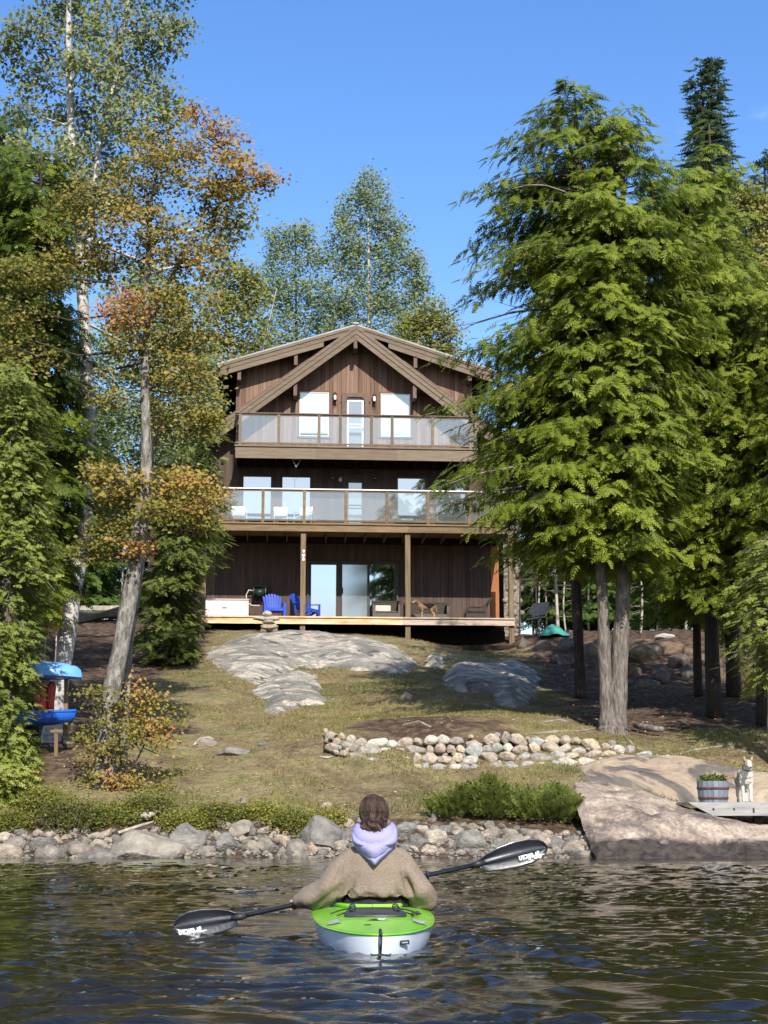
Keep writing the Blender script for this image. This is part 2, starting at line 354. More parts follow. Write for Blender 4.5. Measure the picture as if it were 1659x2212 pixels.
def ground(px, py, y0=25.0, y1=75.0):
    d = ray(px, py); ys = np.arange(y0, y1, 0.05); t = ys / d.y
    dz = EYE + d.z * t - terr(d.x * t, ys)
    k = np.where(dz < 0)[0]
    i = int(k[0]) if len(k) else len(ys) - 1
    return Vector((d.x * t[i], ys[i], EYE + d.z * t[i]))
def grid_axis(segs):
    out = []
    for a, b, s in segs: out += list(np.arange(a, b - 1e-6, s))
    out.append(segs[-1][1]); return np.array(out)
gx = grid_axis([(-70, -20, 4), (-20, -15, 0.6), (-15, 15, 0.13), (15, 20, 0.6), (20, 70, 4)])
gy = grid_axis([(18, 25, 0.7), (25, 34, 0.10), (34, 48, 0.16), (48, 62, 0.26), (62, 100, 2), (100, 170, 10)])
X, Y = np.meshgrid(gx, gy); Z = terr(X, Y)
nx, ny = len(gx), len(gy)
idx = np.arange(nx * ny).reshape(ny, nx)
F = np.stack([idx[:-1, :-1], idx[:-1, 1:], idx[1:, 1:], idx[1:, :-1]], -1).reshape(-1, 4)
# what covers the ground: 0 dry grass, 1 bare brown earth and needles (under the trees, the mulch heap)
def cover(x, y):
    def blob(cx, cy, rx, ry): return np.clip(1.35 - np.hypot((x - cx) / rx, (y - cy) / ry), 0, 1)
    g = ground(930, 1562); h = ground(1130, 1520); l = ground(120, 1600)
    c = np.clip(0.55 * (x - (3.3 + 0.05 * (y - 33))) , 0, 1) * np.clip((y - 33.2 - 0.25 * (x - 5)) / 2.0, 0, 1)
    c = np.maximum(c, np.clip(((-x - 6.1 + 0.01 * y) * 0.8), 0, 1) * np.clip((y - 29.5) / 1.5, 0, 1))
    c = np.maximum(c, blob(g.x, g.y, 1.5, 1.5) * 1.3)
    c = np.maximum(c, np.clip((y - 55.5) / 1.5, 0, 1))
    c = np.maximum(c, np.clip((27.55 - y) / 0.3, 0, 1) * np.clip((5.0 - x) / 0.6, 0, 1))
    c = c + 0.10 + (vnoise(x, y, 0.9, 5) - 0.5) * 0.75 + (vnoise(x, y, 3.1, 6) - 0.5) * 0.55
    return np.clip(c, 0, 1)
cv = cover(X, Y)
m, t, p, o = new_mat('ground'); n, l = t.nodes.new, t.links.new
tcn = n('ShaderNodeTexCoord')
def noise_n(scale, det=8, d=0.0):
    q = n('ShaderNodeTexNoise'); q.inputs['Scale'].default_value = scale; q.inputs['Detail'].default_value = det; q.inputs['Distortion'].default_value = d
    q.inputs['Roughness'].default_value = 0.65
    l(tcn.outputs['Object'], q.inputs['Vector']); return q.outputs[0]
g1 = ramp_node(t, [(0.075, 0.052, 0.034), (0.185, 0.135, 0.076), (0.28, 0.23, 0.115), (0.20, 0.195, 0.070), (0.115, 0.130, 0.042)], [0.28, 0.42, 0.52, 0.6, 0.72])
l(noise_n(0.75, 10, 0.4), g1.inputs[0])
g2 = ramp_node(t, [(0.055, 0.038, 0.023), (0.185, 0.14, 0.076), (0.37, 0.295, 0.18)], [0.34, 0.52, 0.72]); l(noise_n(7.5, 8), g2.inputs[0])
mg = n('ShaderNodeMixRGB'); mg.inputs[0].default_value = 0.42; l(g1.outputs[0], mg.inputs[1]); l(g2.outputs[0], mg.inputs[2])
e1 = ramp_node(t, [(0.028, 0.018, 0.013), (0.080, 0.052, 0.036), (0.150, 0.105, 0.070), (0.28, 0.21, 0.13)], [0.3, 0.48, 0.62, 0.8]); l(noise_n(5.0, 9), e1.inputs[0])
am = n('ShaderNodeAttribute'); am.attribute_name = 'tint'
sm = n('ShaderNodeMapRange'); sm.inputs['From Min'].default_value = 0.25; sm.inputs['From Max'].default_value = 0.75; l(am.outputs['Fac'], sm.inputs[0])
mx = n('ShaderNodeMixRGB'); l(sm.outputs[0], mx.inputs[0]); l(mg.outputs[0], mx.inputs[1]); l(e1.outputs[0], mx.inputs[2])
l(mx.outputs[0], p.inputs['Base Color']); p.inputs['Roughness'].default_value = 0.95; p.inputs['Specular IOR Level'].default_value = 0.1
bp = n('ShaderNodeBump'); bp.inputs['Strength'].default_value = 1.0; bp.inputs['Distance'].default_value = 0.09; l(noise_n(9, 10), bp.inputs['Height']); l(bp.outputs[0], p.inputs['Normal'])
V = np.stack([X, Y, Z], -1).reshape(-1, 3)
tag(obj('ground', np_mesh('ground', V, F, 'ground', cv.ravel(), True)), kind='structure')
# lake bed
V = [(-1500, -1500, -2.2), (1500, -1500, -2.2), (1500, 1500, -2.2), (-1500, 1500, -2.2)]
pm('lake_bed', [(0.02, 0.016, 0.01), (0.05, 0.04, 0.025)], 1.0, 0.95)
tag(obj('lake_bed', np_mesh('lake_bed', V, [(0, 1, 2, 3)], 'lake_bed')), kind='structure')

# ------------------------------------------------------------------ water
m, t, p, o = new_mat('lake_water'); n, l = t.nodes.new, t.links.new
p.inputs['Base Color'].default_value = (0.011, 0.009, 0.0045, 1); p.inputs['Roughness'].default_value = 0.012
p.inputs['IOR'].default_value = 1.33; p.inputs['Specular IOR Level'].default_value = 0.5
tcn = n('ShaderNodeTexCoord')
mpn = n('ShaderNodeMapping'); mpn.inputs['Scale'].default_value = (4.0, 10.5, 1); l(tcn.outputs['Object'], mpn.inputs[0])
q = n('ShaderNodeTexNoise'); q.inputs['Scale'].default_value = 1.6; q.inputs['Detail'].default_value = 4; l(mpn.outputs[0], q.inputs['Vector'])
bp = n('ShaderNodeBump'); bp.inputs['Strength'].default_value = 0.3; bp.inputs['Distance'].default_value = 0.02
l(q.outputs[0], bp.inputs['Height']); l(bp.outputs[0], p.inputs['Normal'])
def waves(x, y):
    rs = np.random.RandomState(5); z = np.zeros_like(x)
    wx = x + 0.55 * (vnoise(x, y, 0.9, 21) - 0.5); wy = y + 0.9 * (vnoise(x, y, 0.7, 22) - 0.5)
    amp = 0.55 + 0.9 * vnoise(x, y, 0.35, 23) * (0.5 + vnoise(x, y, 1.0, 24))
    for k in range(34):
        lam = 0.14 * 1.20 ** (k * 0.16) * rs.uniform(0.85, 1.15); th = rs.normal(math.pi / 2, 0.75); kx, ky = math.cos(th), math.sin(th)
        z += 0.0034 * lam / 0.5 * np.sin(2 * math.pi / lam * (wx * kx + wy * ky) + rs.uniform(0, 6.28)) * rs.uniform(0.5, 1.1)
    z += 0.004 * (vnoise(wx * 0.9, wy * 2.3, 1.6, 25) - 0.5) + 0.006 * (vnoise(wx * 1.0, wy * 2.6, 3.4, 26) - 0.5)
    z *= amp
    calm = np.clip((25.9 - y) / 4.0, 0.25, 1); z *= calm
    # the kayak's wake: two arms opening towards the viewer, and rings at the blade
    for sx in (-1, 1):
        s = np.clip(10.3 - y, 0, 6); c = 0.0 + sx * (0.36 + 0.42 * s)
        z += 0.012 * np.exp(-((x - c) / (0.12 + 0.05 * s)) ** 2) * np.sin((x - c) * 16) * (s > 0)
    r = np.hypot(x + 1.55, (y - 10.35) * 1.3); z += 0.022 * np.exp(-(r / 0.55) ** 2) * np.sin(r * 22)
    r = np.hypot(x - 1.0, (y - 9.6) * 1.4); z += 0.014 * np.exp(-(r / 0.8) ** 2) * np.sin(r * 20 + 1)
    return z
ys = [4.2]
while ys[-1] < 27.5: ys.append(ys[-1] + max(0.028, 0.0046 * ys[-1]))
wx_ = np.linspace(-1, 1, 270); wy_ = np.array(ys)
hw = (0.26 * wy_ * 1.08 + 0.5)
X = wx_[None, :] * hw[:, None]; Y = np.repeat(wy_[:, None], len(wx_), 1)
edge = np.clip((1 - np.abs(wx_)) / 0.05, 0, 1)[None, :] * np.clip((Y - 4.2) / 0.3, 0, 1)
Z = waves(X, Y) * edge
nx, ny = X.shape[1], X.shape[0]; idx = np.arange(nx * ny).reshape(ny, nx)
F = np.stack([idx[:-1, :-1], idx[:-1, 1:], idx[1:, 1:], idx[1:, :-1]], -1).reshape(-1, 4)
V = np.stack([X, Y, Z], -1).reshape(-1, 3)
b = len(V); hw0, hw1 = hw[0], hw[-1]; y0, y1 = wy_[0], wy_[-1]
V = np.concatenate([V, np.array([(-2500, -2500, 0), (2500, -2500, 0), (2500, y0, 0), (-2500, y0, 0), (2500, y1, 0), (-2500, y1, 0), (2500, 60, 0), (-2500, 60, 0)])])
a00, a01, a10, a11 = int(idx[0, 0]), int(idx[0, -1]), int(idx[-1, 0]), int(idx[-1, -1])
F = np.concatenate([F, np.array([(b, b + 1, b + 2, b + 3), (b + 3, a00, a10, b + 5), (a01, b + 2, b + 4, a11)])])
tag(obj('lake_water', np_mesh('lake_water', V, F, 'lake_water', None, True)), kind='structure')
# ------------------------------------------------------------------ the cabin
H0 = at(770, 1350.5, 60.0)
_hc, _hs = math.cos(HOUSE_YAW), math.sin(HOUSE_YAW)
def hp(px, py, c=0.0):
    """where a sight line of the photo meets the upright plane y = c of the cabin: local x, z"""
    d = ray(px, py); nx_, ny_ = -_hs, _hc
    rel = Vector((0, 0, EYE)) - H0
    t = (c - (rel.x * nx_ + rel.y * ny_)) / (d.x * nx_ + d.y * ny_)
    q = rel + d * t
    return q.x * _hc + q.y * _hs, q.z
def hx(px, c=0.0, py=1250): return hp(px, py, c)[0]
def hz(py, c=0.0, px=770): return hp(px, py, c)[1]
def hw(x, y, z=0.0): return Vector((H0.x + x * _hc - y * _hs, H0.y + x * _hs + y * _hc, H0.z + z))

DK, DK3 = -2.7, -1.6                                   # front of the lower decks and of the upper balcony
cabin = empty('cabin', H0, HOUSE_YAW, 'three storey brown timber cabin with steep gable and glass balconies on the slope', 'house')
zd3, zr3 = hz(965, DK3), hz(895, DK3)                    # upper balcony floor and rail
zd2, zr2 = hz(1131, DK), hz(1057, DK)
zb3, zb2 = hz(993, DK3), hz(1149, DK)                   # undersides of their fascia
xL1, xR1 = hx(447), hx(1077)                           # lower walls
xL3, xR3 = hx(513, 0, 850), hx(1017, 0, 850)           # top floor wall
OV1, OV2 = -0.95, -0.80                                # front overhang of the steep and of the low roof
xa, za = hp(770, 697, OV1)                             # apex
x_, z_ = hp(470, 784, OV2); low_t = (za - z_) / (xa - x_)          # slope of the low roofs
x2_, z2_ = hp(559, 888, OV1); x2l, z2l = hp(735, 729, OV1)
q1 = hp(569, 828 + 60, OV1); steep_t = math.tan(R(37.6))
half_low = xa - x_; half_steep = 6.05

# walls: solid core plus a skin of upright boards
def boards(mb, x0, x1, zb, ztop, pitch=0.165, y=0.0, rs=None, gap=0.012):
    x = x0
    while x < x1 - 0.02:
        w = min(pitch * rs.uniform(0.92, 1.08), x1 - x); a, b = x + gap / 2, x + w - gap / 2
        tt = rs.uniform(0, 1); th = rs.uniform(0.018, 0.026)
        za_, zb_ = ztop(a), ztop(b)
        if min(za_, zb_) > zb + 0.05:
            vs = [(a, y - th, zb), (b, y - th, zb), (b, y, zb), (a, y, zb), (a, y - th, za_), (b, y - th, zb_), (b, y, zb_), (a, y, za_)]
            mb.add(vs, [(0, 3, 2, 1), (4, 5, 6, 7), (0, 1, 5, 4), (1, 2, 6, 5), (2, 3, 7, 6), (3, 0, 4, 7)], tt)
        x += w
rs = np.random.RandomState(3)
low_z = lambda x: za - 0.34 - low_t * abs(x - xa)
steep_z = lambda x: za - 0.30 - steep_t * abs(x - xa)
mb = MB(); mb.box(xL1 + 0.02, xR1 - 0.02, 0.0, 11.0, -1.6, zd2 + 3.0)
mb.prism([(xL3 + 0.02, zd2 + 2.5), (xR3 - 0.02, zd2 + 2.5), (xR3 - 0.02, low_z(xR3)), (xa, za - 0.36), (xL3 + 0.02, low_z(xL3))], 0.001, 10.9)
mb.prism([(xL1 + 0.02, zd2 + 2.9), (xR1 - 0.02, zd2 + 2.9), (xR1 - 0.03, steep_z(xR1)), (xR3, steep_z(xR3)), (xL3, steep_z(xL3)), (xL1 + 0.03, steep_z(xL1))], 0.002, 10.95)
wall = mb.build('wall', 'siding_dark', cabin)
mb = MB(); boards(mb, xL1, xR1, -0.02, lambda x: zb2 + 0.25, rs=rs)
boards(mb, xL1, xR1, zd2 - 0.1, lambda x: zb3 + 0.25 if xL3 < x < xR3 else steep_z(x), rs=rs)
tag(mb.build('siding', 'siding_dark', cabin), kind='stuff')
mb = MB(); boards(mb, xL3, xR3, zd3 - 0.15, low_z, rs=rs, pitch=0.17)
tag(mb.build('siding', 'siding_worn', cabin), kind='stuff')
mb = MB(); mb.bar((xL3, -0.03, zd3), (xL3, -0.03, low_z(xL3)), 0.10, 0.05, (0, 1, 0)); mb.build('corner_board', 'trim_brown', cabin)
mb = MB(); mb.bar((xR3, -0.03, zd3), (xR3, -0.03, low_z(xR3)), 0.10, 0.05, (0, 1, 0)); mb.build('corner_board', 'trim_brown', cabin)
x1_ = hx(1060); mb = MB(); mb.box(x1_, xR1, -0.05, -0.03, 0, zb2); mb.build('corner_board', 'orange_wood', cabin)['label'] = 'orange stained board at the end of the ground floor wall'

# roofs
low_roof = {}
for s in (-1, 1):
    e = xa + s * half_low
    th = 0.10
    mb = MB(); mb.prism([(xa, za - 0.12), (e, za - 0.12 - low_t * half_low), (e, za - 0.12 - th - low_t * half_low), (xa, za - 0.12 - th)], OV2 + 0.05, 11.6)
    r_ = mb.build('dormer_roof', 'shade_wood', cabin)
    mb = MB(); mb.prism([(xa, za - 0.02), (e + s * 0.05, za - 0.02 - low_t * (half_low + .05)), (e + s * 0.05, za - 0.08 - low_t * (half_low + .05)), (xa, za - 0.08)], OV2 - 0.05, 11.7)
    mb.build('roof_sheet', 'roof_metal', r_)
    # front fascia: three stepped boards along the slope
    def slope_board(xa0, xa1, top, h, y0, y1, tan, name, mat, par):
        mb = MB()
        a, b = xa + s * xa0, xa + s * xa1
        za0, zb0 = za - top - tan * xa0, za - top - tan * xa1
        mb.prism([(a, za0), (b, zb0), (b, zb0 - h), (a, za0 - h)], y0, y1)
        return mb.build(name, mat, par)
    slope_board(0.0, half_low, 0.085, 0.10, OV2 - 0.05, OV2 + 0.03, low_t, 'fascia_board', 'fascia_wood', r_)
    slope_board(0.0, half_low, 0.19, 0.17, OV2 - 0.02, OV2 + 0.04, low_t, 'fascia_board', 'fascia_wood', r_)
    slope_board(1.3, half_low, 0.362, 0.20, OV2 + 0.0, OV2 + 0.06, low_t, 'fascia_board', 'fascia_wood', r_)
    mb = MB(); zz = za - 0.19 - low_t * half_low
    mb.box(min(e, e + s * 0.03), max(e, e + s * 0.03), OV2 + 0.03, 11.5, zz - 0.30, zz + 0.03); mb.build('eave_board', 'siding_dark', r_)
    mb = MB(); zz = za - 0.30 - low_t * half_low      # soffit, boarded
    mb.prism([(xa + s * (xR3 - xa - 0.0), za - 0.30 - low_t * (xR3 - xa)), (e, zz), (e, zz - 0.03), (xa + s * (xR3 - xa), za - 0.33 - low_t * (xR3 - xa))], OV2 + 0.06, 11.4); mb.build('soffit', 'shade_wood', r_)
    # the steep roof and its rake boards
    S = half_steep
    k = 0.30 / math.cos(math.atan(steep_t))
    mb = MB(); mb.prism([(xa, za - 0.14), (xa + s * S, za - 0.14 - steep_t * S), (xa + s * S, za - 0.14 - k * 0.6 - steep_t * S), (xa, za - 0.14 - k * 0.6)], OV1 + 0.08, 11.2)
    st = mb.build('roof', 'shade_wood', cabin)
    mb = MB(); mb.prism([(xa + s * 1.9, za - 0.07 - steep_t * 1.9), (xa + s * (S + 0.05), za - 0.07 - steep_t * (S + .05)), (xa + s * (S + 0.05), za - 0.13 - steep_t * (S + .05)), (xa + s * 1.9, za - 0.13 - steep_t * 1.9)], OV1 - 0.03, 11.25)
    mb.build('roof_sheet', 'trim_brown', st)
    slope_board(0.0, S, 0.10, 0.155, OV1 - 0.025, OV1 + 0.05, steep_t, 'rake_board', 'fascia_wood', st)
    slope_board(0.0, S, 0.26, 0.20, OV1, OV1 + 0.06, steep_t, 'rake_board', 'fascia_wood', st)
    slope_board(0.0, S, 0.465, 0.23, OV1 + 0.03, OV1 + 0.08, steep_t, 'rake_board', 'fascia_wood', st)
# beam ends under the roof
for (px, py0, py1, c) in [(768, 732, 752, OV1 + 0.05), (639.3, 766, 788, OV2 + 0.05), (897.5, 771, 794, OV2 + 0.05), (638, 834, 854, OV1 + 0.12), (896, 837, 860, OV1 + 0.12), (517, 805, 820, OV2 + 0.08), (1015, 808, 822, OV2 + 0.08)]:
    bx, z1 = hp(px, py0, c); z0 = hp(px, py1, c)[1]
    mb = MB(); mb.box(bx - 0.07, bx + 0.07, c, 0.0, z0, z1 + 0.12); mb.build('beam', 'trim_brown', cabin)
mb = MB(); mb.bar((xa, OV2 - 0.1, za + 0.0), (xa, 11.7, za + 0.0), 0.22, 0.06); mb.build('ridge_cap', 'roof_metal', cabin)
mb = MB(); mb.lathe([(0.07, 0), (0.07, 0.15), (0.11, 0.16), (0.0, 0.24)], 10, (xa, 3.0, za + 0.02)); mb.build('roof_vent', 'lamp_white', cabin)

# glass
def glass_mat(name, refl, dark, alpha=None, rough=0.02, wob=0.0, white=0.0):
    m, t, p, o = new_mat(name); n, l = t.nodes.new, t.links.new
    g = n('ShaderNodeBsdfGlossy'); g.inputs['Roughness'].default_value = rough; g.inputs[0].default_value = (0.9, 0.95, 0.97, 1)
    if wob:
        tcn = n('ShaderNodeTexCoord'); q = n('ShaderNodeTexNoise'); q.inputs['Scale'].default_value = 1.1; q.inputs['Detail'].default_value = 2
        l(tcn.outputs['Object'], q.inputs['Vector']); b = n('ShaderNodeBump'); b.inputs['Strength'].default_value = wob; b.inputs['Distance'].default_value = 0.02
        l(q.outputs[0], b.inputs['Height']); l(b.outputs[0], g.inputs['Normal'])
    d = n('ShaderNodeBsdfDiffuse'); d.inputs[0].default_value = (*dark, 1)
    mx = n('ShaderNodeMixShader')
    if alpha is None:
        mx.inputs[0].default_value = refl; l(d.outputs[0], mx.inputs[1]); l(g.outputs[0], mx.inputs[2]); l(mx.outputs[0], o.inputs[0])
    else:
        tr = n('ShaderNodeBsdfTransparent'); tr.inputs[0].default_value = (0.93, 0.97, 0.96, 1)
        m2 = n('ShaderNodeMixShader'); m2.inputs[0].default_value = white; l(tr.outputs[0], m2.inputs[1]); l(d.outputs[0], m2.inputs[2])
        mx.inputs[0].default_value = refl; l(m2.outputs[0], mx.inputs[1]); l(g.outputs[0], mx.inputs[2]); l(mx.outputs[0], o.inputs[0])
    return m
glass_mat('window_glass', 0.55, (0.012, 0.014, 0.014), wob=0.03)
glass_mat('screen_glass', 0.34, (0.10, 0.105, 0.105), rough=0.08)
glass_mat('balcony_glass', 0.12, (0.72, 0.74, 0.76), alpha=1, white=0.055)

def window(pl, pr, pt, pb, par=cabin, glass='window_glass', frame='trim_brown', fw=0.10, inner='frame_white', shade=None):
    """l, r, t, b edges of the glass as measured"""
    x0, z1 = hp(pl, pt, -0.05); x1 = hp(pr, pt, -0.05)[0]; z0 = hp(pl, pb, -0.05)[1]
    cas = MB()
    for (a, b_, c_, d_) in [(x0 - fw, x1 + fw, z1 + 0.03, z1 + fw), (x0 - fw - .03, x1 + fw + .03, z0 - fw, z0 - 0.03), (x0 - fw, x0 - 0.03, z0 - 0.03, z1 + 0.03), (x1 + 0.03, x1 + fw, z0 - 0.03, z1 + 0.03)]:
        cas.box(a, b_, -0.08, 0.0, c_, d_)
    w = cas.build('window', frame, par)
    fr = MB()
    for (a, b_, c_, d_) in [(x0 - .03, x1 + .03, z1, z1 + .03), (x0 - .03, x1 + .03, z0 - .03, z0), (x0 - .03, x0, z0, z1), (x1, x1 + .03, z0, z1)]:
        fr.box(a, b_, -0.065, 0.0, c_, d_)
    fr.build('sash', inner, w)
    if shade:
        mb = MB(); mb.box(x0, x1, -0.034, -0.026, z0 + shade, z1); mb.build('roller_shade', 'white_shade', w)
        mb = MB(); mb.box(x0, x1, -0.0255, -0.024, z0, z1); mb.build('pane', 'window_glass', w)
        pm_ = MB(); pm_.box(x0, x1, -0.045, -0.041, z0, z1); pm_.build('pane', 'clear_glass', w)
    else:
        mb = MB(); mb.box(x0, x1, -0.045, -0.035, z0, z1); mb.build('pane', glass, w)
    return w
glass_mat('clear_glass', 0.14, (0.7, 0.72, 0.74), alpha=1, white=0.02)
DZ1 = lambda x: 431.3 + x / 2.5
DY1 = lambda y: 663.6 + y / 2.5
DX2 = DZ1
DY2 = lambda y: 982 + y / 2.5
window(DZ1(545), DZ1(694), DY1(461), DY1(692), shade=0.09)
window(DZ1(983), DZ1(1133), DY1(470), DY1(694), shade=0.012)
for a, b_, t_ in [(238, 385, 119), (448, 596, 122), (1071, 1219, 129), (1286, 1432, 134)]:
    window(DX2(a), DX2(b_), DY2(t_), DY2(t_ + 225), inner='frame_dark', frame='siding_dark')

# doors: brown frame with scroll corners, a pale screen door inside
def door(pl, pr, pt, zfl, screen, inner, dim=False):
    x0, z1 = hp(pl, pt, -0.05); x1 = hp(pr, pt, -0.05)[0]
    fw = 0.16; mt = 'siding_dark' if dim else 'trim_brown'
    mb = MB(); mb.box(x0, x1, -0.09, 0, z1 - fw, z1); mb.box(x0, x0 + fw, -0.09, 0, zfl, z1 - fw); mb.box(x1 - fw, x1, -0.09, 0, zfl, z1 - fw)
    d = mb.build('door', mt, cabin)
    for s_, xx in ((1, x0 + fw), (-1, x1 - fw)):
        mb = MB(); r = 0.17; pts = [(xx, z1 - fw), (xx + s_ * r, z1 - fw)] + [(xx + s_ * (r - r * math.sin(a) * 0.9), z1 - fw - r + r * math.cos(a)) for a in (0.5, 0.9, 1.3)] + [(xx + s_ * 0.05, z1 - fw - r * 0.98), (xx, z1 - fw - r * 1.15)]
        mb.prism(pts if s_ > 0 else pts[::-1], -0.085, -0.05); mb.build('scroll_bracket', mt, d)
    mb = MB(); a, b_ = x0 + fw + 0.05, x1 - fw - 0.05; zt = z1 - fw - 0.13; zm = zfl + (zt - zfl) * 0.55
    mb.box(a, a + 0.065, -0.06, -0.01, zfl, zt); mb.box(b_ - 0.065, b_, -0.06, -0.01, zfl, zt); mb.box(a + .065, b_ - .065, -0.06, -0.01, zt - 0.05, zt)
    mb.box(a + .065, b_ - .065, -0.06, -0.01, zm, zm + 0.05); mb.box(a + .065, b_ - .065, -0.06, -0.01, zm - 0.12, zm - 0.08); mb.box(a + .065, b_ - .065, -0.06, -0.01, zfl, zfl + 0.1)
    mb.build('screen_frame', inner, d)
    mb = MB(); mb.box(a + 0.065, b_ - 0.065, -0.04, -0.03, zfl + 0.1, zt - 0.05); mb.build('pane', screen, d)
    mb = MB(); mb.box(x0 + fw, x1 - fw, -0.028, -0.02, zfl, z1 - fw); mb.build('door_leaf', 'frame_dark', d)
    mb = MB(); mb.bar((b_ - 0.03, -0.08, zfl + 1.0), (b_ - 0.03, -0.08, zfl + 1.16), 0.03, 0.03, (0, 1, 0)); mb.build('handle', 'black_metal', d)
    for zz in (z1 - 0.35,):
        for xx in (x0 - 0.03, x1 + 0.03):
            mb = MB(); mb.box(xx - 0.02, xx + 0.02, -0.06, -0.02, zz - 0.05, zz + 0.05); mb.build('hinge', 'black_metal', d)
    return d
door(DZ1(768), DZ1(913), DY1(464), zd3, 'screen_glass', 'frame_white')
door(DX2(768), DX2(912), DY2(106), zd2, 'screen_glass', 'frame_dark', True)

# sliding door of the ground floor
x0, z1 = hp(DX2(580), DY2(576), -0.05); x1 = hp(DX2(1070), DY2(576), -0.05)[0]
mb = MB(); mb.box(x0, x1, -0.10, 0, z1 - 0.08, z1); mb.box(x0, x0 + 0.08, -0.10, 0, 0.0, z1 - 0.08); mb.box(x1 - 0.08, x1, -0.10, 0, 0.0, z1 - 0.08); mb.box(x0 + .08, x1 - .08, -0.10, 0, 0, 0.05)
sd = mb.build('sliding_door', 'frame_dark', cabin)
for (a, b_, gl) in [(603, 737, 'window_glass'), (771, 905, 'screen_glass'), (918, 1053, 'window_glass')]:
    pa, zt = hp(DX2(a), DY2(594), -0.06); pb = hp(DX2(b_), DY2(594), -0.06)[0]
    mb = MB(); f_ = 0.05; y_ = -0.075 if gl == 'screen_glass' else -0.055
    mb.box(pa - f_, pb + f_, y_, -0.02, zt, zt + f_); mb.box(pa - f_, pa, y_, -0.02, 0.06, zt); mb.box(pb, pb + f_, y_, -0.02, 0.06, zt)
    s_ = mb.build('door_panel', 'frame_dark', sd)
    mb = MB(); mb.box(pa, pb, y_ + 0.02, y_ + 0.03, 0.06, zt); pn = mb.build('pane', gl, sd)
mb = MB(); xx, zz = hp(DX2(772), DY2(735), -0.1); mb.box(xx - 0.03, xx + 0.02, -0.13, -0.08, zz - 0.12, zz + 0.12); mb.build('handle', 'black_metal', sd)

# balconies
def balcony(name, xl, xr, zfl, zrail, zbot, posts, mat, capmat, lab, DK=DK):
    mb = MB(); mb.box(xl + .05, xr - .05, DK + 0.06, -0.03, zfl - 0.06, zfl - 0.005); b = mb.build(name, 'deck_wood', cabin); b['label'] = lab
    n_ = 3; xs = np.linspace(xl, xr, n_ + 1)
    for i in range(n_):
        mb = MB(); mb.box(xs[i] + .002, xs[i + 1] - .002, DK, DK + 0.05, zbot, zfl - 0.06); mb.build('fascia_board', mat, b)
    mb = MB(); mb.box(xl - .03, xr + .03, DK - 0.05, DK + 0.12, zfl - 0.06, zfl); mb.build('edge_board', mat, b)
    for xx in (xl, xr):
        mb = MB(); s_ = 0.05 if xx == xl else -0.05; mb.box(min(xx, xx + s_), max(xx, xx + s_), DK + 0.05, -0.03, zbot, zfl - 0.06); mb.build('fascia_board', mat, b)
    mb = MB(); mb.box(xl - .04, xr + .04, DK - 0.03, DK + 0.12, zrail - 0.045, zrail); mb.build('top_rail', capmat, b)
    mb = MB(); mb.box(xl, xr, DK + 0.02, DK + 0.07, zrail - 0.11, zrail - 0.047); mb.build('rail', mat, b)
    mb = MB(); mb.box(xl, xr, DK + 0.02, DK + 0.07, zfl + 0.07, zfl + 0.13); mb.build('rail', mat, b)
    for i, xx in enumerate(posts):
        mb = MB(); mb.box(xx - 0.055, xx + 0.055, DK - 0.005, DK + 0.09, zfl + 0.001, zrail - 0.047); mb.build('post', mat, b)
    for a, c_ in zip(posts[:-1], posts[1:]):
        mb = MB(); mb.box(a + 0.056, c_ - 0.056, DK + 0.038, DK + 0.046, zfl + 0.132, zrail - 0.112); mb.build('glass_pane', 'balcony_glass', b)
    for xx in (xl + 0.04, xr - 0.04):                                          # side railings back to the wall
        mb = MB(); mb.box(xx - 0.06, xx + 0.06, DK + 0.12, 0, zrail - 0.045, zrail); mb.build('top_rail', capmat, b)
        mb = MB(); mb.box(xx - 0.005, xx + 0.005, DK + 0.12, -0.05, zfl + 0.1, zrail - 0.06); mb.build('glass_pane', 'balcony_glass', b)
    nj = int((xr - xl) / 0.8)
    for i in range(1, nj + 1):
        xj = xl + (xr - xl) * i / (nj + 1)
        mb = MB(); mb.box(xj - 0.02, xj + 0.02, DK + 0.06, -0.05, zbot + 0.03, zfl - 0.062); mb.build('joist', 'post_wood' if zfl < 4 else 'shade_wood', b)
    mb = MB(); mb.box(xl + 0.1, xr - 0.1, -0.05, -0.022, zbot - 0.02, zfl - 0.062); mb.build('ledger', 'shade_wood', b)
    return b
xl3 = hp(509, 930, DK3)[0]; xr3 = 2 * xa - xl3
p3 = [hp(DZ1(q), 930, DK3)[0] for q in (218, 427, 645, 760, 928, 1040, 1258, 1462)] + [xr3 - 0.06]
pm('rail_cap', [(0.62, 0.60, 0.56), (0.74, 0.72, 0.69)], 3, 0.5)
balcony('balcony', xl3, xr3, zd3, zr3, zb3, p3, 'fascia_wood', 'trim_brown', 'upper balcony with glass panes under the gable', DK3)
xl2, xr2 = hx(445, DK, 1140), hx(1098, DK, 1140)
p2 = [hp(DX2(q), 1090, DK)[0] for q in (55, 119, 342, 565, 790, 1012, 1233, 1456, 1640)]
balcony('balcony', xl2, xr2, zd2, zr2, zb2, p2, 'deck_wood', 'rail_cap', 'middle balcony with glass panes and a pale rail cap')
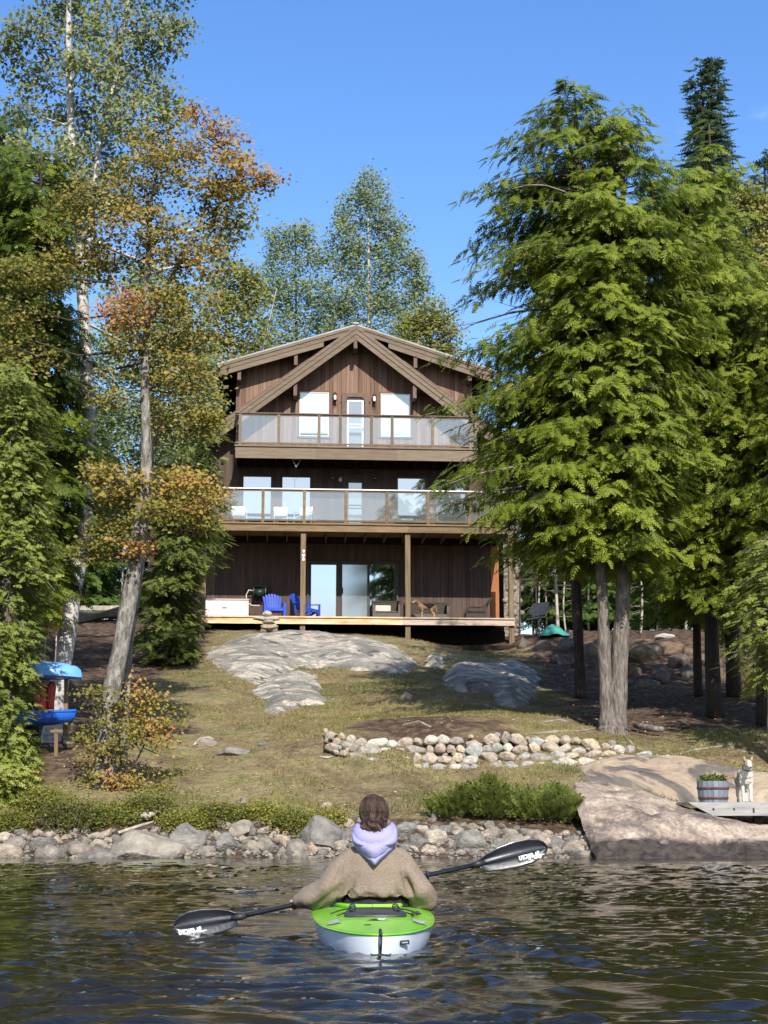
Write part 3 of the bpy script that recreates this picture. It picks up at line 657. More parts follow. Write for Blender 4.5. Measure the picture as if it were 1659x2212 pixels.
# ground deck
xl1, xr1 = hx(435, DK, 1335), hx(1112, DK, 1335)
mb = MB(); mb.box(xl1 + .02, xr1 - .02, DK + 0.06, 0, -0.05, 0.0); dk = mb.build('deck', 'grey_wood', cabin)
x_a, x_b = hx(620, DK, 1335), hx(870, DK, 1335)
for a, b_, mt in [(xl1, x_a - .003, 'new_wood'), (x_a, x_b - .003, 'new_wood'), (x_b, xr1, 'grey_wood')]:
    mb = MB(); mb.box(a, b_, DK, DK + 0.05, -0.285, -0.055); mb.build('fascia_board', mt, dk)
    mb = MB(); mb.box(a, b_, DK - 0.05, DK + 0.09, -0.053, 0.0); mb.build('edge_board', mt, dk)
mb = MB(); mb.box(xl1, xl1 + .05, DK + .05, 0, -0.285, -0.055); mb.build('fascia_board', 'new_wood', dk)
for i in range(15):
    xj = xl1 + (xr1 - xl1) * (i + 1) / 16
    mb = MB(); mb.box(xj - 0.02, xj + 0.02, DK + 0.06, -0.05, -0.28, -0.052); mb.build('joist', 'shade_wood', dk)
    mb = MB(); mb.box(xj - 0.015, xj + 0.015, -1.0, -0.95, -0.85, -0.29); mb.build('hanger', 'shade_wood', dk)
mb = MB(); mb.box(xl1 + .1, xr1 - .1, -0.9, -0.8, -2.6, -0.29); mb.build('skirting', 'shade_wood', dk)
for px in (440, 654.5, 880.5, 1103):
    xx = hx(px, DK + 0.2, 1240)
    top = zb2 if px != 1103 else zb2
    g = hw(xx, DK + 0.22); zg = tz(g.x, g.y) - H0.z
    mb = MB(); mb.box(xx - 0.095, xx + 0.095, DK + 0.10, DK + 0.29, zg - 0.5, top); mb.build('post', 'post_wood', cabin)
# stone chimney at the end wall, its stones piece by piece
cx0, cx1 = hx(1085, 0.3), hx(1127, 0.3)
gz = -1.0
mb = MB(); mb.box(cx0 + .06, cx1 - .06, 0.36, 1.5, gz, zd3 + 1.2); ch = mb.build('chimney', 'gravel', cabin)
# ------------------------------------------------------------------ stones
def stone_mesh(name, seed, sub=2, rough=0.10, cuts=6, mat='stone', flat=1.0, smooth=True):
    rs = np.random.RandomState(seed); bm = bmesh.new()
    bmesh.ops.create_icosphere(bm, subdivisions=sub, radius=1.0)
    pl = []
    for _ in range(cuts):
        v = rs.normal(size=3); v /= np.linalg.norm(v); pl.append((v, rs.uniform(0.55, 0.88)))
    off = Vector(rs.uniform(-9, 9, 3))
    for v in bm.verts:
        c = np.array(v.co)
        for nrm, d in pl:
            e = c @ nrm - d
            if e > 0: c = c - nrm * e * 0.92
        q = Vector(c); q *= 1 + rough * mnoise.noise(q * 1.6 + off)
        v.co = q
    me = bpy.data.meshes.new(name); bm.to_mesh(me); bm.free()
    if smooth:
        me.polygons.foreach_set('use_smooth', np.ones(len(me.polygons), dtype=bool))
        me.set_sharp_from_angle(angle=R(38))
    me.materials.append(MATS[mat]); return me
STONES = [stone_mesh('stone', 100 + i, 2 if i % 2 else 3) for i in range(14)]
ROUGH = [stone_mesh('boulder', 200 + i, 3, 0.18, 13) for i in range(12)]
BROWN = [stone_mesh('boulder', 300 + i, 3, 0.14, 9, 'boulder_brown') for i in range(6)]
PALE = [(1.22, 1.13, 0.98), (1.12, 0.96, 0.79), (1.0, 0.97, 0.9), (0.88, 0.92, 0.92), (1.28, 1.08, 0.80), (1.06, 0.89, 0.77), (0.74, 0.70, 0.63), (1.42, 1.35, 1.22), (0.98, 0.85, 0.70), (0.82, 0.80, 0.75)]
GREY = [(0.64, 0.59, 0.52), (0.52, 0.51, 0.485), (0.78, 0.69, 0.58), (0.95, 0.78, 0.63), (0.44, 0.43, 0.41), (0.62, 0.56, 0.49), (1.0, 0.90, 0.77)]
def put_stone(name, me, loc, size, rs, parent=None, col=None, tilt=0.35, rot=None):
    o = bpy.data.objects.new(name, me); o.location = loc; o.scale = size
    o.rotation_euler = rot or (rs.normal(0, tilt), rs.normal(0, tilt), rs.uniform(0, 6.28))
    if col: o.color = (*col, 1)
    return link(o, parent)
def pick(a, rs): return a[rs.randint(len(a))]
def pts_interp(pts, x):
    a = np.array(pts); return np.interp(x, a[:, 0], a[:, 1])
def darts(n, x0, x1, top, bot, dmax, dmin, rs, pack=0.82, tries=9000):
    """circles of falling size packed between the curves top(x) and bot(x)"""
    out = []
    sizes = np.sort(dmin + (dmax - dmin) * rs.beta(1.25, 3.2, n))[::-1]
    k = 0
    for d in sizes:
        for _ in range(60):
            x = rs.uniform(x0, x1); yt, yb = top(x), bot(x)
            if yb - yt < d * 0.45: continue
            y = rs.uniform(yt + d * 0.28, max(yb - d * 0.30, yt + d * 0.29))
            if all(((x - a) / 1.18) ** 2 + (y - b) ** 2 > (pack * (d + e) / 2) ** 2 for a, b, e in out):
                out.append((x, y, d)); break
    return out

# the low dry stone wall on the lawn
wx = lambda x: 663.6 + x / 2.083
wy = lambda y: 1526.2 + y / 2.083
wt = [(wx(a), wy(b)) for a, b in [(60, 112), (130, 108), (200, 135), (300, 148), (400, 152), (480, 140), (560, 126), (700, 134), (750, 146), (880, 122), (1000, 132), (1200, 130), (1350, 165), (1450, 180), (1530, 205), (1630, 222)]]
wb = [(wx(a), wy(b)) for a, b in [(60, 178), (160, 228), (260, 266), (320, 296), (420, 306), (560, 308), (640, 306), (800, 302), (1000, 296), (1200, 276), (1400, 272), (1530, 268), (1630, 252)]]
wall_e = empty('stone_wall', at(1000, 1672, 31.0), 0, 'low dry wall of pale rounded fieldstones across the lawn', 'stone wall')
bpy.context.view_layer.update()
rs = np.random.RandomState(21)
def put_local(name, me, p, size, par, rs, col, tilt=0.3):
    return put_stone(name, me, Vector(p) - par.location, size, rs, par, col, tilt)
hrow = 19.5; placed = []
for r in range(6):
    x = wx(70) + rs.uniform(0, 10)
    while x < wx(1622):
        h_ = hrow * rs.uniform(0.85, 1.3); w_ = h_ * rs.uniform(0.9, 1.9); big = rs.rand() < 0.10 and r > 0
        if big: h_ *= 1.45; w_ *= 1.35
        xm = x + w_ / 2; yt, yb = pts_interp(wt, xm), pts_interp(wb, xm); n_r = max(int(round((yb - yt) / hrow)), 1); hh = (yb - yt) / n_r
        if r < n_r: placed.append((xm, yt + hh * (r + 0.5) + rs.uniform(-2.5, 2.5), w_, h_ * hh / hrow))
        x += w_ * (0.97 if not big else 0.85)
for (x, y, d) in darts(90, wx(70), wx(1622), lambda x: pts_interp(wt, x) - 7, lambda x: pts_interp(wb, x) + 3, 15, 8, rs, 0.3): placed.append((x, y, d * 1.2, d))
for (x, y, w_, h_) in placed:
    yt, yb = pts_interp(wt, x), pts_interp(wb, x); f = (yb - y) / max(yb - yt, 1)
    p = at(x, y, 31.1 + 0.95 * f + rs.uniform(-0.06, 0.06)); k = mpp(31.5) / 2
    put_stone('stone', pick(STONES if rs.rand() < 0.5 else ROUGH, rs), Vector(p) - wall_e.location, (k * w_ * 1.16, k * rs.uniform(0.9, 1.2) * max(h_, w_ * 0.7), k * h_ * 1.2), rs, wall_e, pick(PALE, rs), 0.16, (rs.normal(0, 0.15), rs.normal(0, 0.22), rs.normal(0, 0.25)))
mb = MB()                                             # packed earth behind the stones
xs = np.linspace(wx(75), wx(1600), 40)
for i in range(len(xs) - 1):
    a = [at(xs[i], pts_interp(wt, xs[i]) + 10, 32.15), at(xs[i + 1], pts_interp(wt, xs[i + 1]) + 10, 32.15), at(xs[i + 1], pts_interp(wb, xs[i + 1]) + 2, 31.25), at(xs[i], pts_interp(wb, xs[i]) + 2, 31.25)]
    mb.add([v - wall_e.location for v in a], [(0, 1, 2, 3)])
pm('earth', [(0.022, 0.016, 0.011), (0.07, 0.05, 0.033)], 6, 0.95, 0.8, 12)
mb.build('earth_fill', 'earth', wall_e)

# the shore
rs = np.random.RandomState(31)
shore = empty('rocky_shore', at(700, 1848, 25.9)); shore['kind'] = 'structure'
st = [(0, 1790), (60, 1792), (160, 1788), (230, 1795), (330, 1790), (400, 1795), (480, 1772), (540, 1778), (640, 1772), (760, 1765), (860, 1775), (960, 1782), (1060, 1778), (1130, 1792), (1200, 1798), (1290, 1800)]
sb = lambda x: 1848
for (x, y, d, asp, c) in [(615, 1815, 52, 1.0, 3), (700, 1800, 120, 1.0, 1), (640, 1835, 70, 1.25, 5), (690, 1828, 48, 1.1, 3), (575, 1822, 44, 1.15, 5), (545, 1826, 34, 1.1, 2), (485, 1818, 62, 1.35, 1),
                          (520, 1790, 60, 1.3, 5), (395, 1808, 96, 1.3, 1), (320, 1828, 130, 1.2, 0), (260, 1818, 50, 0.9, 4), (85, 1820, 66, 1.0, 4), (110, 1845, 62, 1.2, 0), (15, 1842, 58, 1.2, 2), (30, 1826, 54, 1.1, 5),
                          (170, 1836, 50, 1.1, 5), (940, 1805, 58, 0.9, 6), (1010, 1815, 78, 1.0, 1), (1065, 1800, 44, 0.9, 5), (1110, 1815, 66, 1.0, 5), (905, 1815, 50, 1.0, 4), (1200, 1818, 46, 1.0, 4), (1240, 1824, 40, 1.0, 2), (1165, 1812, 50, 1.2, 2),
                          (985, 1790, 36, 1, 2), (880, 1790, 50, 1.2, 1), (760, 1800, 46, 1.1, 4), (735, 1825, 40, 1, 2), (1250, 1845, 44, 1.5, 5), (450, 1838, 40, 1.3, 5), (210, 1846, 60, 1.4, 4)]:
    g = ground(x, y + d * 0.18); k = mpp(g.y) * d / 2
    put_local('rock', pick(ROUGH, rs), g + Vector((0, 0, k * 0.15)), (k * 1.12 * asp, k * 1.0, k * 0.86), shore, rs, GREY[c], 0.22)
ds = darts(600, 0, 1290, lambda x: pts_interp(st, x) - 5, sb, 44, 12, rs, 0.66)
for (x, y, d) in ds[:262]:
    g = ground(x, y + d * 0.1); k = mpp(g.y) * d / 2
    put_local('rock', pick(ROUGH if d > 22 else STONES, rs), g, (k * rs.uniform(1.0, 1.45), k * rs.uniform(0.9, 1.3), k * rs.uniform(0.7, 1.0)), shore, rs, pick(GREY, rs), 0.3)
# pebbles between: too small to pick apart
V = []; F_ = []
base = STONES[1]; bv = np.array([v.co[:] for v in base.vertices]); bf = np.array([q.vertices[:] for q in base.polygons])
px = rs.uniform(0, 1290, 1500); bx = []
pebx = rs.uniform(-6.6, 3.9, 1900); peby = rs.uniform(25.7, 26.75, 1900); pz = terr(pebx, peby)
lb = MB()
ico = [(0, 0, 1), (.9, 0, .45), (.28, .85, .45), (-.72, .53, .45), (-.72, -.53, .45), (.28, -.85, .45), (.72, .53, -.2), (-.28, .85, -.2), (-.9, 0, -.2), (-.28, -.85, -.2), (.72, -.53, -.2)]
icf = [(0, 1, 2), (0, 2, 3), (0, 3, 4), (0, 4, 5), (0, 5, 1), (1, 6, 2), (2, 7, 3), (3, 8, 4), (4, 9, 5), (5, 10, 1), (2, 6, 7), (3, 7, 8), (4, 8, 9), (5, 9, 10), (1, 10, 6)]
ico = np.array(ico); n_ = len(pebx)
s_ = rs.uniform(0.02, 0.065, n_); ang = rs.uniform(0, 6.28, n_)
ca, sa = np.cos(ang), np.sin(ang)
vx = (ico[None, :, 0] * ca[:, None] - ico[None, :, 1] * sa[:, None] * 0.7) * s_[:, None] + pebx[:, None]
vy = (ico[None, :, 0] * sa[:, None] + ico[None, :, 1] * ca[:, None] * 0.7) * s_[:, None] + peby[:, None]
vz = ico[None, :, 2] * s_[:, None] * 0.6 + pz[:, None] + 0.01
V = np.stack([vx, vy, vz], -1).reshape(-1, 3); Fp = (np.array(icf)[None] + (np.arange(n_) * len(ico))[:, None, None]).reshape(-1, 3)
tag(obj('pebbles', np_mesh('pebbles', V, Fp, 'gravel', None, True)), 'pebbles and chips between the shore rocks', kind='stuff')

# boulder wall beside the cabin
rs = np.random.RandomState(41)
bw = empty('boulder_wall', at(1300, 1460, 50), 0, 'dark retaining wall of large rough boulders right of the deck', 'retaining wall')
for (x, y, w_, h_) in [(1395, 1421, 82, 62), (1450, 1402, 84, 34), (1466, 1436, 56, 42), (1430, 1468, 60, 40), (1491, 1457, 42, 50), (1371, 1457, 46, 34), (1278, 1420, 36, 46), (1276, 1396, 32, 24), (1562, 1466, 34, 54),
                       (1132, 1396, 42, 30), (1172, 1400, 38, 36), (1218, 1400, 54, 36), (1254, 1404, 34, 34), (1300, 1398, 46, 30), (1330, 1420, 50, 40), (1345, 1392, 50, 26), (1310, 1452, 50, 34), (1250, 1438, 44, 34), (1205, 1432, 44, 28),
                       (1350, 1478, 44, 26), (1395, 1484, 50, 28), (1520, 1480, 40, 40), (1515, 1430, 44, 36), (1540, 1440, 40, 40), (1390, 1388, 44, 18), (1490, 1412, 40, 26), (1600, 1490, 46, 30), (1160, 1424, 30, 18)]:
    g = ground(x, y); k = mpp(g.y) / 2
    put_local('boulder', pick(BROWN, rs), g, (k * w_ * 1.32, k * w_ * 0.9, k * h_ * 1.38), bw, rs, pick([(1, 1, 1), (0.8, 0.85, 0.9), (1.3, 1.1, 0.9), (1.2, 1.15, 1.0)], rs), 0.14)

# bedrock coming through the lawn
def outcrop(name, poly, height, mat, step, label, rs, edge=0.5, seed=0, fr=1.0):
    P = np.array([ground(*q)[:2] for q in poly])
    x0, y0 = P.min(0) - 0.3; x1, y1 = P.max(0) + 0.3
    ax, ay = np.arange(x0, x1, step), np.arange(y0, y1, step * 1.5)
    X, Y = np.meshgrid(ax, ay); q = np.stack([X, Y], -1)
    inside = np.zeros(X.shape, bool); dist = np.full(X.shape, 1e9)
    for i in range(len(P)):
        a, b = P[i], P[(i + 1) % len(P)]; ab = b - a
        t_ = np.clip(((q - a) @ ab) / (ab @ ab), 0, 1); dist = np.minimum(dist, np.linalg.norm(q - (a + t_[..., None] * ab), axis=-1))
        c_ = ((a[1] > Y) != (b[1] > Y)) & (X < (b[0] - a[0]) * (Y - a[1]) / (b[1] - a[1] + 1e-12) + a[0]); inside ^= c_
    sd_ = np.where(inside, dist, -dist) + 0.25 * (vnoise(X, Y, 2.0 * fr, seed + 1) - 0.5) + 0.15 * (vnoise(X, Y, 5 * fr, seed + 2) - 0.5)
    k = np.clip(sd_ / edge, -1, 1); prof = np.where(k > 0, np.sin(k * math.pi / 2), k * 1.2)
    strata = np.abs(((X * 0.8 + Y * 0.35) * 1.6 + 1.2 * vnoise(X, Y, 0.9, seed + 5)) % 1 - 0.5)
    Z = terr(X, Y) + height * prof * (0.72 + 0.55 * vnoise(X, Y, 0.8 * fr, seed + 3)) + np.where(sd_ > 0, 0.05 * (vnoise(X, Y, 2.6 * fr, seed + 4) - 0.5) - 0.07 * np.clip(0.05 - strata, 0, 1) / 0.05 * (vnoise(X, Y, 1.3, seed + 8) > 0.5) + 0.02 * (vnoise(X, Y, 7, seed + 6) - 0.5), 0)
    ny, nx = X.shape; idx = np.arange(nx * ny).reshape(ny, nx)
    keep = sd_ > -0.35; kf = keep[:-1, :-1] & keep[1:, :-1] & keep[:-1, 1:] & keep[1:, 1:]
    F = np.stack([idx[:-1, :-1], idx[:-1, 1:], idx[1:, 1:], idx[1:, :-1]], -1)[kf]
    c = np.array([X.mean(), Y.mean(), Z.mean()])
    used = np.unique(F); mp_ = np.full(nx * ny, -1); mp_[used] = np.arange(len(used))
    V = (np.stack([X, Y, Z], -1).reshape(-1, 3) - c)[used]
    return tag(obj(name, np_mesh(name, V, mp_[F], mat, None, True), None, c), label, 'rock')
rs = np.random.RandomState(51)
outcrop('bedrock', [(440, 1418), (462, 1398), (500, 1384), (560, 1374), (640, 1370), (720, 1376), (790, 1382), (850, 1394), (882, 1412), (903, 1440), (880, 1455), (800, 1450), (710, 1442), (640, 1440), (622, 1455), (560, 1482), (520, 1470), (470, 1440)], 0.26, 'granite', 0.10, 'broad pale grey bedrock dome in the lawn below the deck', rs, 1.2, 11)
outcrop('bedrock', [(548, 1500), (575, 1470), (620, 1455), (680, 1458), (692, 1480), (690, 1500), (708, 1512), (690, 1522), (650, 1520), (640, 1535), (590, 1545), (570, 1535), (575, 1515)], 0.22, 'granite', 0.08, 'smaller grey bedrock hump with a crack below the dome', rs, 0.7, 12)
outcrop('bedrock', [(955, 1448), (1010, 1440), (1090, 1440), (1150, 1450), (1168, 1475), (1150, 1510), (1120, 1532), (1085, 1525), (1060, 1500), (990, 1495), (960, 1475)], 0.30, 'granite', 0.09, 'dark bedrock hump shaded by the twin trunk hemlock', rs, 0.7, 13)
outcrop('bedrock', [(922, 1428), (940, 1420), (962, 1428), (958, 1442), (935, 1446)], 0.35, 'granite', 0.06, 'small rock between the pale dome and the dark hump', rs, 0.4, 14)
for (x, y, w_, h_, lab) in [(445, 1602, 46, 22, 'bleached stump rock lying in the dry grass on the left lawn'), (505, 1622, 70, 24, 'flat grey stone sunk into the left lawn'), (570, 1606, 26, 16, 'small pale stone above the flat lawn stone'), (880, 1502, 36, 22, 'lone grey stone in the middle of the upper lawn'),
                            (525, 1733, 44, 30, 'slanted grey slab above the shore shrubs'), (708, 1738, 36, 26, 'grey stone half hidden in bank grass'), (148, 1598, 34, 26, 'white boulder beside the boat rack'), (806, 1747, 30, 14, 'thin pale stone behind the paddler'), (656, 1758, 34, 26, 'dark stone beside the bright bank plants')]:
    g = ground(x, y + h_ * 0.3); k = mpp(g.y) / 2
    tag(put_stone('rock', pick(ROUGH, rs), g + Vector((0, 0, k * h_ * 0.2)), (k * w_ * 1.15, k * w_ * 0.8, k * h_ * 1.25), rs, None, pick(GREY, rs), 0.15), lab, 'rock')

# granite ledge running into the water at the right
m, t, p, o = new_mat('pink_granite'); n, l = t.nodes.new, t.links.new
tcn = n('ShaderNodeTexCoord')
def nn(scale, d=8, ds=0.5, st=(1, 1, 1)):
    mp_ = n('ShaderNodeMapping'); mp_.inputs['Scale'].default_value = st; l(tcn.outputs['Object'], mp_.inputs[0])
    q = n('ShaderNodeTexNoise'); q.inputs['Scale'].default_value = scale; q.inputs['Detail'].default_value = d; q.inputs['Distortion'].default_value = ds; q.inputs['Roughness'].default_value = 0.65; l(mp_.outputs[0], q.inputs['Vector']); return q.outputs[0]
r1 = ramp_node(t, [(0.080, 0.070, 0.062), (0.20, 0.162, 0.136), (0.33, 0.262, 0.208), (0.40, 0.335, 0.262), (0.51, 0.455, 0.39)], [0.32, 0.42, 0.5, 0.58, 0.66]); l(nn(0.9, 12, 1.2, (0.8, 1.2, 2.0)), r1.inputs[0])
r2 = ramp_node(t, [(0.10, 0.09, 0.085), (0.55, 0.52, 0.48)], [0.38, 0.6]); l(nn(14, 6), r2.inputs[0])
mx1 = n('ShaderNodeMixRGB'); mx1.blend_type = 'OVERLAY'; mx1.inputs[0].default_value = 0.45; l(r1.outputs[0], mx1.inputs[1]); l(r2.outputs[0], mx1.inputs[2])
sx = n('ShaderNodeSeparateXYZ'); l(tcn.outputs['Object'], sx.inputs[0])          # the water line stains the foot of the rock black
ma = n('ShaderNodeMath'); ma.operation = 'MULTIPLY_ADD'; ma.inputs[1].default_value = 0.5; l(nn(1.6, 6), ma.inputs[0]); l(sx.outputs['Z'], ma.inputs[2])
st_ = n('ShaderNodeMapRange'); st_.inputs['From Min'].default_value = 0.50; st_.inputs['From Max'].default_value = 0.60; l(ma.outputs[0], st_.inputs[0])
dk_ = ramp_node(t, [(0.020, 0.018, 0.017), (0.085, 0.066, 0.054)], [0.35, 0.7]); l(nn(6, 8), dk_.inputs[0])
mx2 = n('ShaderNodeMixRGB'); l(st_.outputs[0], mx2.inputs[0]); l(dk_.outputs[0], mx2.inputs[1]); l(mx1.outputs[0], mx2.inputs[2])
l(mx2.outputs[0], p.inputs['Base Color']); p.inputs['Roughness'].default_value = 0.85; p.inputs['Specular IOR Level'].default_value = 0.25
bp = n('ShaderNodeBump'); bp.inputs['Strength'].default_value = 0.8; bp.inputs['Distance'].default_value = 0.05; l(nn(6, 10), bp.inputs['Height']); l(bp.outputs[0], p.inputs['Normal'])
# sections: for each x (measured column) the crest line of the ledge at several depths
def sheet(name, rows, mat, label, nu=170, nv=70, seed=3, amp=0.10):
    """rows: list of (Y, [(px,py)...]) from front to back; lofted through them"""
    us = np.linspace(0, 1, nu); G = []
    for Yr, pts in rows:
        if Yr is None:
            a = np.array([tuple(q) for q in pts]); s = np.linspace(0, 1, len(a)); G.append([Vector([np.interp(q, s, a[:, k_]) for k_ in range(3)]) for q in us]); continue
        a = np.array(pts, float); s = np.linspace(0, 1, len(a)); G.append([at(np.interp(q, s, a[:, 0]), np.interp(q, s, a[:, 1]), np.interp(q, s, Yr if hasattr(Yr, '__len__') else [Yr] * len(a)) if hasattr(Yr, '__len__') else Yr) for q in us])
    G = np.array([[tuple(v) for v in r] for r in G])
    vs_ = np.linspace(0, len(rows) - 1, nv); out = []
    for v in vs_:
        i = min(int(v), len(rows) - 2); f = v - i
        p0, p1, p2, p3 = G[max(i - 1, 0)], G[i], G[i + 1], G[min(i + 2, len(rows) - 1)]
        out.append(p1 + 0.5 * f * (p2 - p0 + f * (2 * p0 - 5 * p1 + 4 * p2 - p3 + f * (3 * (p1 - p2) + p3 - p0))))
    Vv = np.array(out)
    x, y = Vv[..., 0], Vv[..., 1]
    Vv[..., 2] += amp * (vnoise(x, y * 1.3, 1.5, seed) - 0.5) * 2 + amp * 0.5 * (vnoise(x, y, 4.2, seed + 1) - 0.5) + amp * 0.3 * (vnoise(x, y, 10, seed + 2) - 0.5)
    crk = np.abs(vnoise(x, y * 1.2, 1.1, seed + 7) - 0.5) * 2; Vv[..., 2] -= amp * 0.9 * np.clip(0.10 - crk, 0, 1) / 0.10 + amp * 0.22 * np.abs(vnoise(x, y, 7, seed + 8) - 0.5)
    Vv[..., 2] += amp * 0.22 * (vnoise(x, y, 18, seed + 9) - 0.5)
    Vv[..., 1] += amp * 1.2 * (vnoise(x, Vv[..., 2] * 3, 2.2, seed + 3) - 0.5)
    c = Vv.reshape(-1, 3).mean(0); c[2] = 0
    idx = np.arange(nu * nv).reshape(nv, nu); F = np.stack([idx[:-1, :-1], idx[:-1, 1:], idx[1:, 1:], idx[1:, :-1]], -1).reshape(-1, 4)
    return tag(obj(name, np_mesh(name, Vv.reshape(-1, 3) - c, F, mat, None, True), None, c), label, 'rock')
def lifted(pts, up): return [ground(x, y) + Vector((0, 0, up if i else -0.22)) for i, (x, y) in enumerate(pts)]
sheet('rock_ledge', [(25.3, [(1298, 1886), (1315, 1884), (1345, 1886), (1450, 1888), (1560, 1885), (1760, 1890)]),
                     (25.5, [(1288, 1848), (1302, 1842), (1340, 1845), (1420, 1848), (1520, 1847), (1760, 1850)]),
                     (26.0, [(1276, 1818), (1288, 1806), (1330, 1806), (1420, 1812), (1520, 1822), (1760, 1836)]),
                     (26.5, [(1264, 1790), (1278, 1772), (1330, 1770), (1420, 1778), (1520, 1788), (1760, 1826)]),
                     (27.15, [(1246, 1758), (1262, 1738), (1310, 1734), (1400, 1744), (1490, 1748), (1560, 1765), (1760, 1812)]),
                     (28.4, [(1228, 1724), (1244, 1702), (1290, 1698), (1375, 1712), (1470, 1744), (1760, 1815)]),
                     (29.4, [(1220, 1722), (1240, 1702), (1290, 1698), (1375, 1716), (1470, 1745), (1760, 1795)])], 'pink_granite', 'pinkish grey granite ledge sloping into the water at the right', seed=6, amp=0.11)
pm('tan_granite', [(0.075, 0.068, 0.062), (0.13, 0.112, 0.095), (0.27, 0.205, 0.145), (0.34, 0.27, 0.19), (0.40, 0.33, 0.25)], 0.55, 0.88, 0.9, 7, detail=12, dist=1.1, bdist=0.06, spec=0.2, pos=[0.15, 0.36, 0.44, 0.7, 1])
sheet('rock_shelf', [(None, lifted([(1190, 1705), (1300, 1708), (1390, 1722), (1480, 1745), (1570, 1752), (1720, 1770)], -0.25)),
                     (None, lifted([(1175, 1690), (1300, 1695), (1400, 1705), (1500, 1728), (1580, 1738), (1720, 1750)], 0.16)),
                     (None, lifted([(1150, 1672), (1290, 1668), (1410, 1675), (1520, 1690), (1600, 1705), (1720, 1720)], 0.17)),
                     (None, lifted([(1160, 1663), (1300, 1652), (1410, 1648), (1510, 1652), (1590, 1672), (1720, 1695)], 0.15)),
                     (None, lifted([(1180, 1655), (1310, 1645), (1415, 1632), (1500, 1640), (1580, 1655), (1720, 1682)], -0.20))], 'tan_granite', 'flat tan granite shelf behind the barrel planter', seed=16, amp=0.05)
# cairn on the dome
g = at(581, 1368, 52.8); g.z = at(581, 1366, 52.8).z
cairn = empty('stone_cairn', g, 0, 'stacked stone cairn figure on the bedrock in front of the deck', 'cairn')
rs = np.random.RandomState(61)
for (x, y, w_, h_, col) in [(569, 1362.5, 15, 12, (0.6, 0.6, 0.62)), (593.5, 1362.5, 12, 12, (0.62, 0.62, 0.63)), (580, 1353, 38, 13, (0.95, 0.82, 0.66)), (580, 1343.5, 32, 9, (0.9, 0.8, 0.66)), (576, 1336.5, 56, 9, (1.0, 0.92, 0.80)), (576, 1326.5, 21, 12, (1.1, 1.05, 0.98))]:
    k = mpp(52.8) / 2; p_ = at(x, y, 52.8)
    put_stone('stone', pick(STONES, rs), p_ - g, (k * w_ * 1.15, k * min(w_, 26) * 1.0, k * h_ * 1.35), rs, cairn, col, 0.0, (0, 0, rs.uniform(-0.3, 0.3)))
# chimney stones
for i in range(60):
    zz = gz + 0.12 + (zd3 + 2.0 - gz) * (i // 3) / 20; xx = cx0 + 0.14 + (i % 3) * 0.26 + 0.1 * ((i // 3) % 2)
    if zz > zd2 + 0.6: break
    put_stone('stone', pick(STONES, rs), (xx, 0.42, zz), (0.17, 0.14, 0.13 + 0.03 * rs.rand()), rs, ch, pick([(0.62, 0.6, 0.57), (0.5, 0.5, 0.5), (0.75, 0.72, 0.68)], rs), 0.15)
# ------------------------------------------------------------------ vegetation
def spray_proto(nside=6, ang=0.95, w=0.085, droop=0.28, taper=1.0, l0=0.42):
    """flat feather of a conifer: axis along x, unit length; triangles"""
    V = []; F = []
    def tri(a, d, ln, wd):
        a = np.array(a); d = np.array(d) / np.linalg.norm(d); s = np.array([-d[1], d[0], 0]); b = len(V)
        V.extend([a + d * ln * 0.12 - s * wd * 0.62, a + d * ln, a + d * ln * 0.28 + s * wd * 0.62]); F.append((b, b + 1, b + 2))
    for i in range(nside):
        s = 0.06 + 0.78 * i / (nside - 1)
        ln = l0 * (1 - s) ** taper + 0.10
        for sg in (-1, 1):
            a = ang * (1 - 0.25 * s)
            tri((s, 0, 0), (math.cos(a), sg * math.sin(a), 0), ln, w)
    tri((0.0, 0, 0), (1, 0, 0), 1.0, w * 0.9)
    V = np.array(V); V[:, 2] = -droop * V[:, 0] ** 2 - 0.5 * droop * np.abs(V[:, 1])
    return V, np.array(F)
HEM = spray_proto(5, 0.95, 0.125, 0.36)
CED = spray_proto(3, 0.62, 0.20, 0.12, 0.8, 0.5)
SPR = spray_proto(3, 0.8, 0.20, -0.05, 0.9, 0.5)
def stamp(proto, P, D, Nn, S, T, var=0.08, rs=RS):
    """copy a small prototype to every point: D forward, Nn up-ish, S size, T tint"""
    pv, pf = proto; n = len(P)
    D = D / np.linalg.norm(D, axis=1, keepdims=True)
    B = np.cross(Nn, D); B /= np.maximum(np.linalg.norm(B, axis=1, keepdims=True), 1e-6); U = np.cross(D, B)
    V = P[:, None, :] + S[:, None, None] * (pv[None, :, 0:1] * D[:, None] + pv[None, :, 1:2] * B[:, None] + pv[None, :, 2:3] * U[:, None])
    F = pf[None] + (np.arange(n) * len(pv))[:, None, None]
    tipv = pv[:, 0]; tt = T[:, None] + 0.16 * (tipv[None] - 0.5)
    return V.reshape(-1, 3), F.reshape(-1, pf.shape[1]), np.clip(tt, 0, 1).ravel()
def ptree(name, base, label, group=None, cat='tree'):
    return empty(name, base, 0, label, cat, group)
def poly_at(path, s):
    """points along a polyline, s in 0..1 (array)"""
    p = np.array([tuple(q) for q in path]); d = np.linalg.norm(np.diff(p, axis=0), axis=1); c = np.concatenate([[0], np.cumsum(d)]); c /= c[-1]
    return np.stack([np.interp(s, c, p[:, i]) for i in range(3)], -1)
